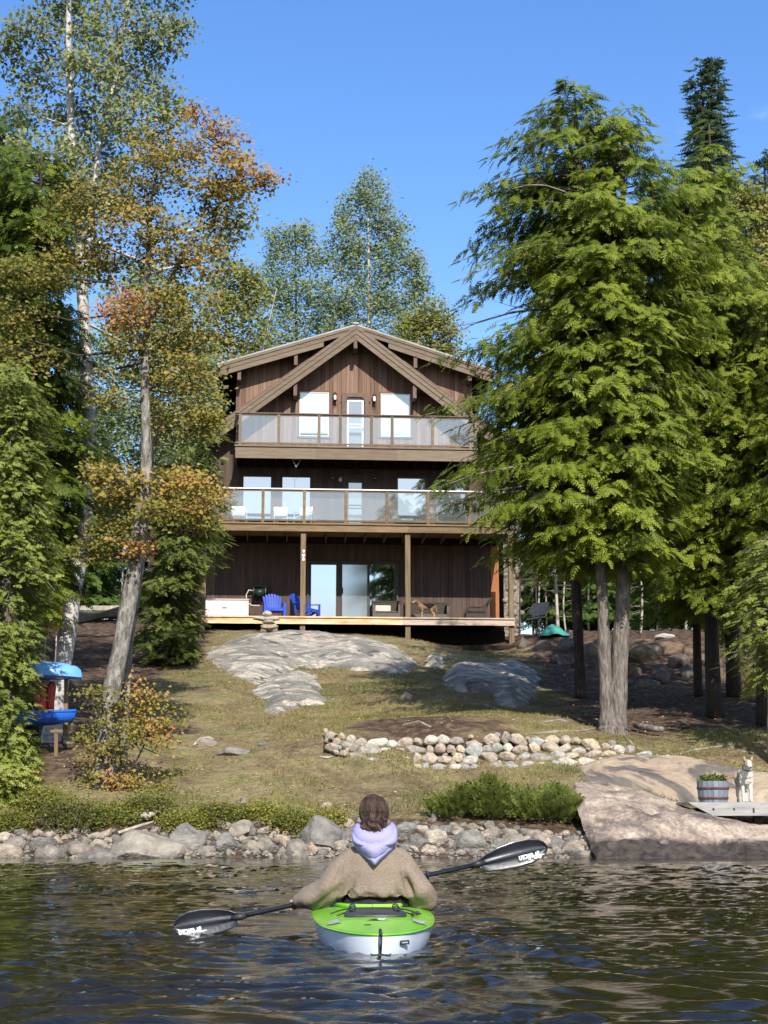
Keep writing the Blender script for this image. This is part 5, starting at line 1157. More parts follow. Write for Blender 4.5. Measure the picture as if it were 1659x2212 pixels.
# --- behind the cabin
def back_tree(px, pyb, pyt, Yd, cls, lab, leaf, bark, seed, r=0.14, size=0.16, nst=1, name='leafy_tree', ncl=48, per=26, sig=0.26):
    b = Vector((at(px, 900, Yd).x, Yd, 0)); b.z = tz(b.x, b.y)
    stems = []; rad = []
    rs = np.random.RandomState(seed)
    for i in range(nst):
        dx = (i - (nst - 1) / 2) * 34 + rs.normal(0, 6) if nst > 1 else 0
        stems.append([b + Vector((0.15 * i, 0, 0)), at(px + dx * 0.5, pyb - 120, Yd), at(px + dx, (pyb + pyt) / 2 - 40, Yd), at(px + dx * 1.3 + rs.normal(0, 6), pyt + 20 + 30 * abs(i - nst // 2), Yd)]); rad.append([r, r * 0.75, r * 0.5, 0.015])
    return broadleaf(name, b, stems, rad, [clump(x, y, rx, ry, Yd, w, t_, dy) for x, y, rx, ry, w, t_, dy in cls], lab, leaf, bark, size=size, seed=seed, ncl=ncl, per=per, sig=sig, limb=0.02, hang=0.35)
back_tree(797, 1000, 375, 70, [(800, 410, 34, 40, 0.9, 0.5, 0), (770, 450, 40, 40, 0.9, 0.5, .3), (825, 460, 30, 40, 0.7, 0.45, 0), (745, 510, 34, 40, 0.8, 0.5, 0), (790, 520, 50, 40, 1.0, 0.45, .5), (855, 500, 24, 34, 0.6, 0.55, 0), (860, 560, 45, 45, 1.1, 0.45, 0), (740, 570, 40, 40, 0.9, 0.45, .3), (800, 590, 55, 45, 1.1, 0.4, .5), (895, 580, 26, 40, 0.6, 0.5, 0), (725, 640, 45, 45, 1.1, 0.45, 0), (790, 660, 60, 45, 1.2, 0.4, .3), (860, 640, 50, 45, 1.1, 0.45, 0), (905, 640, 26, 40, 0.5, 0.45, 0), (740, 710, 60, 40, 1.0, 0.4, 0), (850, 710, 60, 40, 1.0, 0.4, 0)],
          'tall pointed aspen behind the cabin ridge', 'aspen_leaf', 'pale_bark', 31, 0.16)
back_tree(640, 1000, 485, 72, [(600, 520, 36, 28, 0.7, 0.5, 0), (655, 505, 30, 26, 0.6, 0.5, 0), (620, 570, 50, 40, 1.0, 0.5, .3), (680, 560, 30, 34, 0.7, 0.55, 0), (590, 620, 45, 45, 1.0, 0.45, 0), (650, 640, 50, 45, 1.1, 0.5, 0), (690, 650, 30, 45, 0.7, 0.5, 0), (600, 700, 50, 50, 1.1, 0.5, 0), (660, 720, 55, 45, 1.1, 0.45, 0), (560, 760, 50, 45, 1.0, 0.45, 0), (620, 790, 60, 45, 1.0, 0.45, 0), (700, 720, 40, 40, 0.8, 0.45, .5)],
          'rounded green tree left of the aspen behind the roof', 'aspen_leaf', 'dark_bark', 32)
back_tree(520, 1000, 575, 68, [(510, 600, 45, 34, 0.9, 0.4, 0), (470, 640, 45, 36, 0.9, 0.45, 0), (545, 640, 40, 40, 0.9, 0.4, .3), (500, 690, 50, 40, 0.8, 0.35, 0), (455, 710, 40, 45, 0.9, 0.5, 0), (545, 720, 40, 45, 0.7, 0.35, 0), (490, 770, 50, 40, 0.8, 0.35, .5), (440, 790, 40, 50, 0.8, 0.4, 0), (540, 790, 40, 40, 0.5, 0.35, 0), (470, 840, 50, 40, 0.8, 0.35, 0)],
          'olive birch clump with several thin white stems beside the roof', 'olive_leaf', 'pale_bark', 33, 0.075, 0.18, 4)
back_tree(930, 1000, 655, 66, [(910, 690, 30, 30, 0.8, 0.4, 0), (945, 680, 24, 34, 0.7, 0.45, 0), (965, 720, 22, 36, 0.7, 0.5, 0), (920, 740, 40, 34, 0.9, 0.4, 0), (975, 770, 20, 34, 0.5, 0.5, 0), (940, 780, 40, 34, 0.8, 0.4, 0), (885, 720, 30, 34, 0.6, 0.35, 0)],
          'low olive tree above the right slope of the roof', 'olive_leaf', 'dark_bark', 34)
back_tree(400, 1250, 700, 66, [(420, 760, 50, 50, 0.9, 0.45, 0), (370, 800, 50, 50, 1, 0.45, 0), (430, 860, 50, 50, 1, 0.5, 0), (390, 920, 60, 50, 1, 0.5, 0), (440, 960, 50, 50, 0.9, 0.5, 0), (350, 980, 60, 60, 1, 0.45, 0), (420, 1040, 60, 50, 1, 0.45, 0), (360, 1090, 60, 60, 1, 0.4, 0), (300, 900, 60, 60, 1, 0.4, 0), (250, 1000, 60, 60, 1, 0.35, 0), (300, 1100, 60, 60, 1, 0.35, 0), (480, 900, 40, 50, 0.8, 0.5, 0)],
          'leafy green tree filling the gap between maple and cabin', 'aspen_leaf', 'dark_bark', 35)

back_tree(330, 1250, 560, 58, [(320, 600, 50, 45, .9, .5, 0), (270, 640, 50, 45, .9, .5, 0), (370, 650, 45, 45, .8, .5, 0), (310, 700, 60, 50, 1, .45, 0), (240, 730, 55, 50, 1, .45, 0), (380, 730, 50, 50, 1, .5, 0), (300, 790, 60, 50, 1, .45, 0), (210, 820, 55, 50, 1, .4, 0), (380, 820, 50, 50, 1, .5, 0), (270, 880, 60, 50, 1, .45, 0), (350, 900, 60, 50, 1, .45, 0), (440, 800, 40, 45, .8, .5, .5), (440, 890, 40, 45, .8, .5, .5), (230, 950, 60, 50, 1, .4, 0), (400, 980, 50, 50, 1, .45, 0)],
          'broad green tree between the birch and the cabin roof', 'aspen_leaf', 'dark_bark', 36)
# --- the wood behind: dark evergreens (one built, the others share its shape) and pale dead stems
bw0 = Vector((7.5, 70, 0)); bw0.z = tz(7.5, 70)
def wood_tree(b, h, seed, lab):
    st = [[b, b + Vector((0.1, 0, h * 0.35)), b + Vector((0, 0.1, h * 0.7)), b + Vector((0.05, 0, h))]]
    rf = lambda z: 0.25 + 2.6 * (1 - (z - b.z) / h) ** 0.8
    return conifer('evergreen_tree', b, st, lab, b.z + h * 0.06, b.z + h - 0.1, rf, rf, rf, 170, leaf='dark_conifer_leaf', bark='dark_bark', seed=seed, radii=[[0.2, 0.16, 0.1, 0.02]], size=0.48, group='evergreens in the wood beyond the cabin', tint0=0.5, dens=0.8)
LABW = 'dark evergreen standing in the wood beyond the cabin'
w0 = wood_tree(bw0, 15, 40, LABW)
rs = np.random.RandomState(44)
for (x, y) in [(9.3, 64), (11.5, 68), (13.8, 63), (15.6, 70), (17.5, 64), (10.2, 75), (13.0, 78), (16.4, 78), (5.8, 76), (19.0, 73), (6.9, 62), (8.4, 60.5), (10.3, 61.5), (12.4, 60.5), (14.6, 61.5), (-9.6, 63), (-11.8, 60), (-13.6, 66), (-15.8, 61), (-8.6, 72), (-11.2, 75), (-14.4, 76), (-17.5, 70), (-6.5, 82), (-18.5, 60)]:
    c = copy_tree(w0); s = rs.uniform(0.75, 1.05) * (0.62 if 60 < y < 62.2 and x > 0 else 1); c.location = (x, y, tz(x, y) - 0.1); c.scale = (s * 1.1, s * 1.1, s * (1.0 if x > 0 else 0.78)); c.rotation_euler = (0, 0, rs.uniform(0, 6.28))
# dead stems at the edge of the wood
def dead_stem(px, pyb, pyt, Yd, lean, r, lab, seed, mat='pale_bark'):
    rs = np.random.RandomState(seed); b = at(px, pyb, Yd); b.z = tz(b.x, b.y); top = at(px + lean, pyt, Yd)
    t = ptree('dead_tree', b, lab, 'dead stems at the edge of the wood'); mb = MB()
    trunk([b, b * 0.6 + top * 0.4 + Vector((rs.normal(0, 0.05), 0, 0)), top], [r, r * 0.85, r * 0.6], mat, t, b, 7)
    for k in range(int(rs.randint(7, 13))):
        s = rs.uniform(0.2, 0.98); o = b * (1 - s) + top * s; a = rs.uniform(0, 6.28); L = rs.uniform(0.4, 1.1)
        d = Vector((math.cos(a), math.sin(a) * 0.6, rs.uniform(-0.35, 0.25))); mid = o + d * L * 0.5 + Vector((0, 0, rs.normal(0, 0.05)))
        mb.tube([o - b, mid - b, o + d * L + Vector((rs.normal(0, 0.08), 0, rs.normal(-0.05, 0.1))) - b], [0.016, 0.011, 0.004], 4, caps=False)
    mb.build('branches', 'twig', t, True)
LABD = 'thin dead stem with bare side twigs at the edge of the wood'
for i, (px, pyb, pyt, Yd, ln, r) in enumerate([(1165, 1372, 1190, 58, 4, .04), (1182, 1374, 1180, 62, -3, .04), (1206, 1376, 1190, 57, -8, .07), (1222, 1374, 1200, 60, 3, .04), (1196, 1370, 1230, 63, 14, .035), (1272, 1374, 1190, 60, 3, .05), (1384, 1378, 1210, 56, -2, .05), (1420, 1374, 1200, 60, 4, .05), (1440, 1374, 1190, 63, -5, .04), (1482, 1376, 1190, 57, 3, .06), (1462, 1374, 1220, 61, 12, .04), (1242, 1372, 1210, 66, 6, .05), (1152, 1370, 1200, 66, -5, .05), (1402, 1372, 1220, 66, -12, .04),
                                                     (182, 1340, 1200, 62, 10, .05), (215, 1338, 1180, 64, 3, .08), (236, 1338, 1190, 66, -4, .06), (262, 1336, 1190, 62, 3, .05)]):
    dead_stem(px, pyb, pyt, Yd, ln, r, LABD, 60 + i)
# ------------------------------------------------------------------ low growth
def shrub(name, px, py, w, h, Yd, leaf, label, seed, tint=0.5, size=0.045, n=60, per=16, group=None, cat='shrub', proto=OVAL, sig=0.075):
    rs = np.random.RandomState(seed); b = at(px, py, Yd); b.z = tz(b.x, b.y); t = ptree(name, b, label, group, cat)
    k = mpp(Yd); W, H = w * k / 2, h * k; mb = MB(); PP, DD, UU, SS, TT = [], [], [], [], []
    for i in range(n):
        a = rs.uniform(0, 6.28); r = math.sqrt(rs.rand()); x = W * r * math.cos(a); y = 0.55 * W * r * math.sin(a)
        top = H * (1 - 0.45 * r * r) * rs.uniform(0.55, 1.1); z0_ = tz(b.x + x, b.y + y) - b.z
        if i % 2 == 0: mb.tube([(x * 0.5, y * 0.5, z0_ - 0.05), (x * 0.8, y * 0.8, z0_ + top * 0.5), (x, y, z0_ + top)], [0.010, 0.007, 0.003], 3, caps=False)
        kk = per
        f = rs.uniform(0.3, 1.05, kk); pp = np.stack([x * (0.6 + 0.4 * f), y * (0.6 + 0.4 * f), z0_ + top * f], -1) + rs.normal(0, sig, (kk, 3))
        th = rs.uniform(0, 6.28, kk); PP.append(pp); DD.append(np.stack([np.cos(th), np.sin(th), rs.normal(0.35, 0.4, kk)], -1)); UU.append(np.stack([rs.normal(0, .5, kk), rs.normal(-.3, .5, kk), np.ones(kk)], -1))
        SS.append(size * rs.uniform(0.7, 1.35, kk)); TT.append(tint + rs.normal(0, 0.1) + rs.normal(0, 0.1, kk))
    V, F, tt = stamp(proto, np.concatenate(PP), np.concatenate(DD), np.concatenate(UU), np.concatenate(SS), np.clip(np.concatenate(TT), .02, .98))
    obj('foliage', np_mesh('foliage', V, F, leaf, tt), t); mb.build('stems', 'twig', t, True)
    return t
# the colourful maple bush at the foot of the big maple
Ybs = 29.3; bb_ = at(240, 1700, Ybs); bb_.z = tz(bb_.x, bb_.y)
cl = [clump(x, y, rx * 1.1, ry * 1.15, Ybs, w * 0.8, t_ * 0.92, dy) for x, y, rx, ry, w, t_, dy in [
    (195, 1500, 40, 22, 0.6, 0.14, -.2), (240, 1530, 40, 28, 0.6, 0.2, 0), (305, 1495, 30, 32, 0.8, 0.72, 0), (290, 1540, 40, 28, 0.8, 0.6, .2), (325, 1515, 24, 22, 0.5, 0.34, 0), (250, 1575, 50, 26, 0.8, 0.26, -.2), (320, 1570, 40, 26, 0.8, 0.5, 0), (350, 1575, 34, 18, 0.6, 0.85, 0), (385, 1550, 24, 16, 0.35, 0.2, 0), (190, 1620, 36, 30, 0.7, 0.28, 0), (230, 1640, 40, 28, 0.6, 0.55, .2), (285, 1600, 40, 22, 0.6, 0.36, 0), (260, 1680, 40, 24, 0.7, 0.72, 0), (300, 1690, 34, 22, 0.5, 0.62, 0), (335, 1700, 26, 20, 0.4, 0.3, 0), (185, 1580, 24, 20, 0.4, 0.2, 0), (215, 1685, 30, 20, 0.4, 0.4, 0), (350, 1610, 26, 16, 0.35, 0.6, 0)]]
broadleaf('maple_bush', bb_, [[bb_] + dpath([(250, 1640), (262, 1560), (270, 1500)], Ybs), [bb_ + Vector((0.1, 0, 0))] + dpath([(225, 1650), (205, 1590), (190, 1530)], Ybs), [bb_] + dpath([(290, 1650), (320, 1590), (345, 1545)], Ybs)], [[0.022, 0.018, 0.014, 0.006]] * 3, cl,
          'young maple bush in green, rust and red below the big maple', 'maple_leaf', 'dark_bark', proto=MAPLE, size=0.068, seed=71, ncl=26, per=15, sig=0.12, limb=0.010, cat='bush', flat=0.6)
# sweet gale along the bank
for i, (px, py, w, h, lab) in enumerate([(150, 1775, 130, 70, 'leafy bank shrub next to the cedar roots'), (240, 1772, 110, 60, 'bank shrub directly under the maple bush'), (320, 1775, 110, 62, 'bank shrub above the long flat shore boulder'), (395, 1780, 110, 66, 'bank shrub left of the leaning sticks'), (470, 1775, 100, 60, 'yellowish bank shrub right of the leaning sticks'),
                                             (560, 1778, 90, 54, 'bright green low plant at the top of the rocks'), (625, 1770, 80, 44, 'low plant above the large blue grey rock'), (700, 1768, 90, 42, 'bright leafed plant just left of the paddler'), (90, 1800, 90, 70, 'dark shrub overhanging the far left shore'), (20, 1790, 80, 60, 'shrub at the left end of the shore')]):
    shrub('bank_shrub', px, py + 20, w * 1.15, h * (1.05, 0.60, 0.9, 0.5, 0.8, 0.62)[i % 6], 26.95 + 0.3 * (i % 3), 'shrub_leaf', lab, 80 + i, 0.85 if i in (5, 7) else (0.32, 0.55, 0.40, 0.66, 0.48)[i % 5], 0.045, 170, 22, 'shrubs along the bank')
# juniper
for i, (px, py, w, h, lab) in enumerate([(1062, 1768, 84, 140, 'tall juniper bush right behind the paddler'), (1180, 1788, 190, 72, 'spreading juniper reaching the granite ledge'), (985, 1782, 110, 62, 'low juniper clump left of the tall juniper')]):
    b = at(px, py + 10, 27.5); b.z = tz(b.x, b.y); rs = np.random.RandomState(90 + i); k = mpp(27.5); t = ptree('juniper_bush', b, lab, 'junipers on the bank', 'bush'); n = 1500 if i < 2 else 600
    a = rs.uniform(0, 6.28, n); r = np.sqrt(rs.rand(n)); x = w * k / 2 * r * np.cos(a) + rs.normal(0, .04, n); y = 0.6 * w * k / 2 * r * np.sin(a)
    hh = (h * k * (1 - 0.85 * r ** 0.8) if i == 0 else 0.8 * h * k * (1 - 0.4 * r ** 2)) * (0.6 + 0.8 * vnoise(x, y, 3.0, i)); z = hh * rs.uniform(0.35, 1.08, n) + terr(b.x + x, b.y + y) - b.z
    V, F, tt = stamp(CED, np.stack([x, y, z], -1), np.stack([np.cos(a) * r + rs.normal(0, .25, n), np.sin(a) * r - 0.2, np.full(n, 0.75)], -1), rs.normal(0, 1, (n, 3)) + np.array([0, -1, .2]), rs.uniform(0.10, 0.22, n), np.clip(0.5 + rs.normal(0, .18, n), 0, 1))
    obj('foliage', np_mesh('foliage', V, F, 'juniper_leaf', tt), t)
    mb = MB()
    for q in range(14): mb.tube([(0, 0, -0.1), (x[q] * .5, y[q] * .5, z[q] * .4), (x[q], y[q], z[q])], [0.02, 0.013, 0.005], 4, caps=False)
    mb.build('stems', 'twig', t, True)
# grass: blades in tufts
rs = np.random.RandomState(101)
def scatter(n, dens):
    out = []
    while sum(map(len, out)) < n:
        px = rs.uniform(0, 1659, 60000); py = rs.uniform(1370, 1790, 60000); Yv = 26 + 30 * rs.rand(60000) ** 1.6
        x = rs.uniform(-9, 9, 60000); keep = np.abs(x) < Yv * 0.262; x, Yv = x[keep], Yv[keep]
        c = cover(x, Yv) ; k = rs.rand(len(x)) < dens(x, Yv, c); out.append(np.stack([x[k], Yv[k]], -1))
    return np.concatenate(out)[:n]
P2 = scatter(95000, lambda x, y, c: np.clip(1 - c * 1.6, 0.0, 1) * (0.04 + 0.96 * np.clip((vnoise(x, y, 0.8, 31) - 0.3) * 2.2, 0, 1)) * (0.35 + 0.65 * vnoise(x, y, 2.7, 37)) * np.where(y < 26.9, 0, 1))
z = terr(P2[:, 0], P2[:, 1]); n = len(P2); hgt = rs.uniform(0.03, 0.085, n) * (1 + 0.9 * np.clip((29.5 - P2[:, 1]) / 2, 0, 1)) * (0.6 + 0.8 * vnoise(P2[:, 0], P2[:, 1], 1.2, 32)); wd = rs.uniform(0.005, 0.013, n)
a = rs.uniform(0, 6.28, n); lean = rs.normal(0, 0.5, (n, 2)) * hgt[:, None]
V = np.zeros((n, 3, 3)); base3 = np.stack([P2[:, 0], P2[:, 1], z - 0.01], -1)
V[:, 0] = base3 + np.stack([np.cos(a) * wd, np.sin(a) * wd, 0 * a], -1); V[:, 1] = base3 - np.stack([np.cos(a) * wd, np.sin(a) * wd, 0 * a], -1); V[:, 2] = base3 + np.stack([lean[:, 0], lean[:, 1], hgt], -1)
tt = np.clip(0.95 - 1.05 * vnoise(P2[:, 0], P2[:, 1], 0.55, 33) - 0.30 * np.clip((30.0 - P2[:, 1]) / 2, 0, 1) + rs.normal(0, 0.16, n) + 0.15, 0, 1)
tag(obj('grass', np_mesh('grass', V.reshape(-1, 3), np.arange(n * 3).reshape(-1, 3), 'grass_blade', np.repeat(tt, 3))), 'short dry grass on the sloping lawn', 'grass', kind='stuff')
# fallen leaves and chips
n = 9000; x = rs.uniform(-9, 9, n); y = 27 + 25 * rs.rand(n) ** 1.4; k = np.abs(x) < y * .26; x, y = x[k], y[k]; n = len(x)
V, F, tt = stamp(OVAL, np.stack([x, y, terr(x, y) + 0.022], -1), np.stack([rs.normal(0, 1, n), rs.normal(0, 1, n), rs.normal(0, .15, n)], -1), np.stack([rs.normal(0, .25, n), rs.normal(0, .25, n) - 0.15, np.ones(n)], -1), rs.uniform(0.03, 0.085, n) * (0.7 + 0.6 * (rs.rand(n) > 0.9)), rs.rand(n) ** 1.4)
tag(obj('fallen_leaves', np_mesh('fallen_leaves', V, F, 'litter', tt)), 'fallen leaves scattered over the lawn and the bare ground', 'leaves', kind='stuff')
# driftwood, roots, sticks
def stick(name, pts, rads, lab, cat, mat='pale_bark', grp=None, off=0.03):
    P_ = []
    for (px, py) in pts: g = ground(px, py); P_.append(g + Vector((0, 0, off)))
    b = P_[0]; mb = MB(); 
    mb.tube([q - b for q in P_], rads, 7); o = mb.build(name, mat, None, True, loc=b); tag(o, lab, cat, grp); return o
stick('driftwood', [(262, 1770), (285, 1778), (318, 1780), (350, 1768)], [0.05, 0.07, 0.06, 0.03], 'curved bleached driftwood under the left bank shrubs', 'driftwood', off=0.14)
stick('driftwood', [(255, 1820), (300, 1805), (330, 1796)], [0.03, 0.03, 0.02], 'straight grey stick lying on the shore rocks', 'driftwood', off=0.16)
stick('driftwood', [(528, 1748), (545, 1766), (556, 1774)], [0.035, 0.03, 0.02], 'leaning bleached stick above the shore rocks', 'driftwood', off=0.10)
def stump(px, py, lab, seed):
    rs = np.random.RandomState(seed); g = ground(px, py); t = empty('stump', g, 0, lab, 'stump'); mb = MB()
    mb.tube([(0, 0, -0.1), (0.01, 0, 0.08), (0.03, 0, 0.19), (0.06, 0.01, 0.26)], [0.075, 0.055, 0.045, 0.02], 8); mb.build('trunk', 'driftwood', t, True)
    mb = MB()
    for k in range(7):
        a = rs.uniform(0, 6.28); z0_ = rs.uniform(0.02, 0.2); L = rs.uniform(0.10, 0.24); d = Vector((math.cos(a), 0.5 * math.sin(a), rs.uniform(-0.3, 0.7)))
        mb.tube([Vector((0.02, 0, z0_)), Vector((0.02, 0, z0_)) + d * L * 0.5 + Vector((0, 0, -0.01)), Vector((0.02, 0, z0_)) + d * L], [0.024, 0.016, 0.007], 5)
    mb.build('roots', 'driftwood', t, True)
pm('driftwood', [(0.09, 0.078, 0.064), (0.20, 0.18, 0.15), (0.31, 0.28, 0.24)], 4, 0.85, 0.6, 14, stretch=(1, 1, 3))
stump(1090, 1768, 'small bleached stump beside the juniper at the shore', 1); stump(937, 1772, 'bleached forked stump right behind the paddler', 2)
for i, (pts, lab) in enumerate([([(1140, 1588), (1200, 1582), (1260, 1580), (1300, 1572)], 'pale root running left from the twin hemlock'), ([(1348, 1592), (1362, 1605), (1372, 1618)], 'short pale root pointing at the end of the wall'), ([(1430, 1640), (1500, 1622), (1570, 1612), (1620, 1598)], 'long pale root crossing the needles at the right'), ([(1170, 1562), (1210, 1556), (1230, 1562)], 'pale branch lying left of the twin hemlock'), ([(1000, 1520), (1050, 1525), (1095, 1540)], 'thin root below the dark bedrock hump'), ([(1540, 1600), (1600, 1625), (1659, 1632)], 'root curving to the right edge behind the dog'), ([(870, 1568), (905, 1560), (930, 1572)], 'twig lying on the brown mulch heap')]):
    stick('root', pts, [0.018, 0.030, 0.022, 0.010][:len(pts)], lab, 'root', 'driftwood', off=0.015)
stick('driftwood', [(418, 1615), (432, 1602), (450, 1598), (468, 1604)], [0.02, 0.035, 0.03, 0.01], 'gnarled bleached roots around the lawn stump rock', 'driftwood', off=0.05)
stick('driftwood', [(690, 1638), (706, 1640), (722, 1637)], [0.02, 0.02, 0.01], 'white stick lying left of the stone wall', 'driftwood')
stick('log', [(1372, 1582), (1400, 1588), (1432, 1592)], [0.07, 0.075, 0.065], 'short grey log on top of the right end of the stone wall', 'log', 'maple_bark', off=0.16)
for i, (px, py) in enumerate([(1160, 1760), (200, 1800), (240, 1795), (300, 1812)]): pass
# ------------------------------------------------------------------ kayak
pm('kayak_green', [(0.105, 0.36, 0.016), (0.15, 0.44, 0.02), (0.21, 0.50, 0.028), (0.31, 0.56, 0.045)], 1.6, 0.28, 0.0, stretch=(2.2, 0.6, 1), spec=0.5, coat=0.3)
pm('kayak_white', [(0.50, 0.545, 0.62), (0.60, 0.64, 0.70)], 3, 0.3, spec=0.5, coat=0.3)
pm('rubber_black', [(0.012, 0.013, 0.015), (0.03, 0.032, 0.036)], 8, 0.45, 0.1, 60)
pm('hatch_black', [(0.022, 0.023, 0.028), (0.045, 0.047, 0.055)], 4, 0.38, 0.05, 40)
pm('paddle_black', [(0.008, 0.010, 0.014), (0.018, 0.021, 0.028)], 5, 0.38, 0.08, 40, spec=0.55, coat=0.25)
pm('shaft_black', [(0.008, 0.009, 0.011), (0.02, 0.022, 0.026)], 20, 0.3, spec=0.5)
pm('print_white', [(0.62, 0.68, 0.72), (0.78, 0.82, 0.84)], 14, 0.5)
pm('badge_grey', [(0.10, 0.12, 0.11), (0.42, 0.48, 0.42)], 60, 0.6)
KY = 8.97; kx = at(822, 2060, KY).x
kayak = empty('kayak', (kx, KY, -0.012), R(2.6), 'lime green and white kayak seen from behind with its paddler', 'kayak')
KS = 0.955
_s = np.array([0.0, 0.03, 0.08, 0.16, 0.26, 0.38, 0.55, 0.8, 1.1, 1.6, 2.1, 2.5, 2.85, 3.05]); _wd = np.array([0.015, 0.075, 0.135, 0.195, 0.24, 0.29, 0.34, 0.375, 0.395, 0.39, 0.345, 0.25, 0.11, 0.012]) * 0.955
_zr = np.array([0.118, 0.118, 0.118, 0.119, 0.12, 0.122, 0.126, 0.135, 0.145, 0.155, 0.17, 0.195, 0.225, 0.245])
_rq = np.linspace(-1.9, 1.9, 1521); _wq = np.sign(_rq) * np.interp(np.abs(_rq), np.sqrt(_s), np.concatenate([[0], _wd[1:]])); _kr = np.hanning(91); _kr /= _kr.sum(); _ws = np.convolve(_wq, _kr, 'same')
_sq = np.linspace(-0.5, 3.5, 801); _k2 = np.hanning(61) / np.hanning(61).sum(); _zs = np.convolve(np.pad(np.interp(_sq, _s, _zr), 40, 'edge'), _k2, 'same')[40:-40]
kw = lambda s: max(float(np.interp(math.sqrt(max(s, 0)), _rq, _ws)) if s < 2.4 else float(np.interp(s, _s, _wd)), 0.002); kz = lambda s: float(np.interp(s, _sq, _zs))
SS_ = sorted(set(list(np.linspace(0, 1, 40) ** 2) + list(np.linspace(1.0, 3.05, 42))))
V = []; nR = 21
for s in SS_:
    w_, zr_ = kw(s), kz(s); dep = 0.11 * min(1, (s / 0.25) ** 0.5 + 0.15) * (1 if s < 2.4 else max(0.25, 1 - (s - 2.4) / 0.8))
    for k in range(nR):
        a = -1 + 2 * k / (nR - 1)          # rim to rim under the keel
        c = abs(a) ** 0.62 if False else 1 - (1 - abs(a)) ** 1.9
        x = math.copysign(w_ * (0.86 + 0.14 * abs(a)) * min(1, c ** 0.75 if abs(a) < 1 else 1), a)
        V.append((x, s, -dep + (zr_ + dep) * abs(a) ** 2.4))
idx = np.arange(len(SS_) * nR).reshape(len(SS_), nR); F = np.stack([idx[:-1, :-1], idx[:-1, 1:], idx[1:, 1:], idx[1:, :-1]], -1).reshape(-1, 4)
obj('hull', np_mesh('hull', V, F, 'kayak_white', None, True), kayak)
def dz(s, x):
    w_ = max(kw(s), 0.01); r = min(abs(x) / w_, 1)
    crown = 0.036 * min(1, s / 0.5) if s < 1.2 else 0.034 + 0.07 * min(1, max(0, (s - 2.2) / 0.5))
    return kz(s) + 0.012 + crown * (1 - r ** 3.0) * (1 if s < 2.6 else max(0, 1 - (s - 2.6) / 0.5))
V = []; nD = 25; xsn = [math.sin(a) for a in np.linspace(-math.pi / 2, math.pi / 2, nD)]
for s in SS_:
    for q in xsn: V.append((q * kw(s) * 1.005, s, dz(s, q * kw(s))))
idx = np.arange(len(SS_) * nD).reshape(len(SS_), nD); F = np.stack([idx[:-1, :-1], idx[:-1, 1:], idx[1:, 1:], idx[1:, :-1]], -1).reshape(-1, 4)
cz = np.array(V)[F].mean(1); hole = ((cz[:, 0] / 0.255) ** 2 + ((cz[:, 1] - 1.78) / 0.62) ** 2) < 1
obj('deck', np_mesh('deck', V, F[~hole], 'kayak_green', None, True), kayak)
mb = MB(); mb.tube([(kw(s) * 1.012, s, kz(s) + 0.004) for s in SS_], 0.008, 6); mb.build('seam_band', 'kayak_green', kayak, True)
mb = MB(); mb.tube([(-kw(s) * 1.012, s, kz(s) + 0.004) for s in SS_], 0.008, 6); mb.build('seam_band', 'kayak_green', kayak, True)
ring = []
for a in np.linspace(0, 2 * math.pi, 49):
    x, s = 0.268 * math.sin(a), 1.78 - 0.635 * math.cos(a); ring.append((x, s, dz(s, x) + 0.012))
mb = MB(); mb.tube(ring, 0.017, 7, caps=False); mb.build('cockpit_rim', 'kayak_green', kayak, True)
mb = MB(); mb.tube([(x, y, z + 0.012) for x, y, z in ring], 0.006, 5, caps=False)
mb.box(-0.20, 0.20, 1.42, 1.80, 0.0, 0.05); mb.box(-0.19, 0.19, 1.24, 1.29, 0.03, 0.19); mb.build('seat', 'rubber_black', kayak)
# tank well cover at the stern
hb = MB(); n_ = 24
for (k0, zz) in ((1.0, 0.004), (0.97, 0.020), (0.88, 0.024), (0.80, 0.014), (0.3, 0.012)):
    for i in range(n_):
        a = 2 * math.pi * i / n_; cx_, sy_ = math.copysign(abs(math.cos(a)) ** 0.45, math.cos(a)), math.copysign(abs(math.sin(a)) ** 0.5, math.sin(a))
        s = 0.83 + 0.20 * k0 * sy_ * (1 if k0 > 0.9 else 0.9); x = 0.185 * k0 * cx_ * (1.0 - 0.12 * sy_)
        hb.v.append((x, s, dz(s, x) + zz)); hb.t.append(0.5)
for j in range(4):
    for i in range(n_): hb.f.append((j * n_ + i, j * n_ + (i + 1) % n_, (j + 1) * n_ + (i + 1) % n_, (j + 1) * n_ + i))
hb.f.append(tuple(4 * n_ + i for i in range(n_)))
hatch = hb.build('hatch_cover', 'hatch_black', kayak, True)
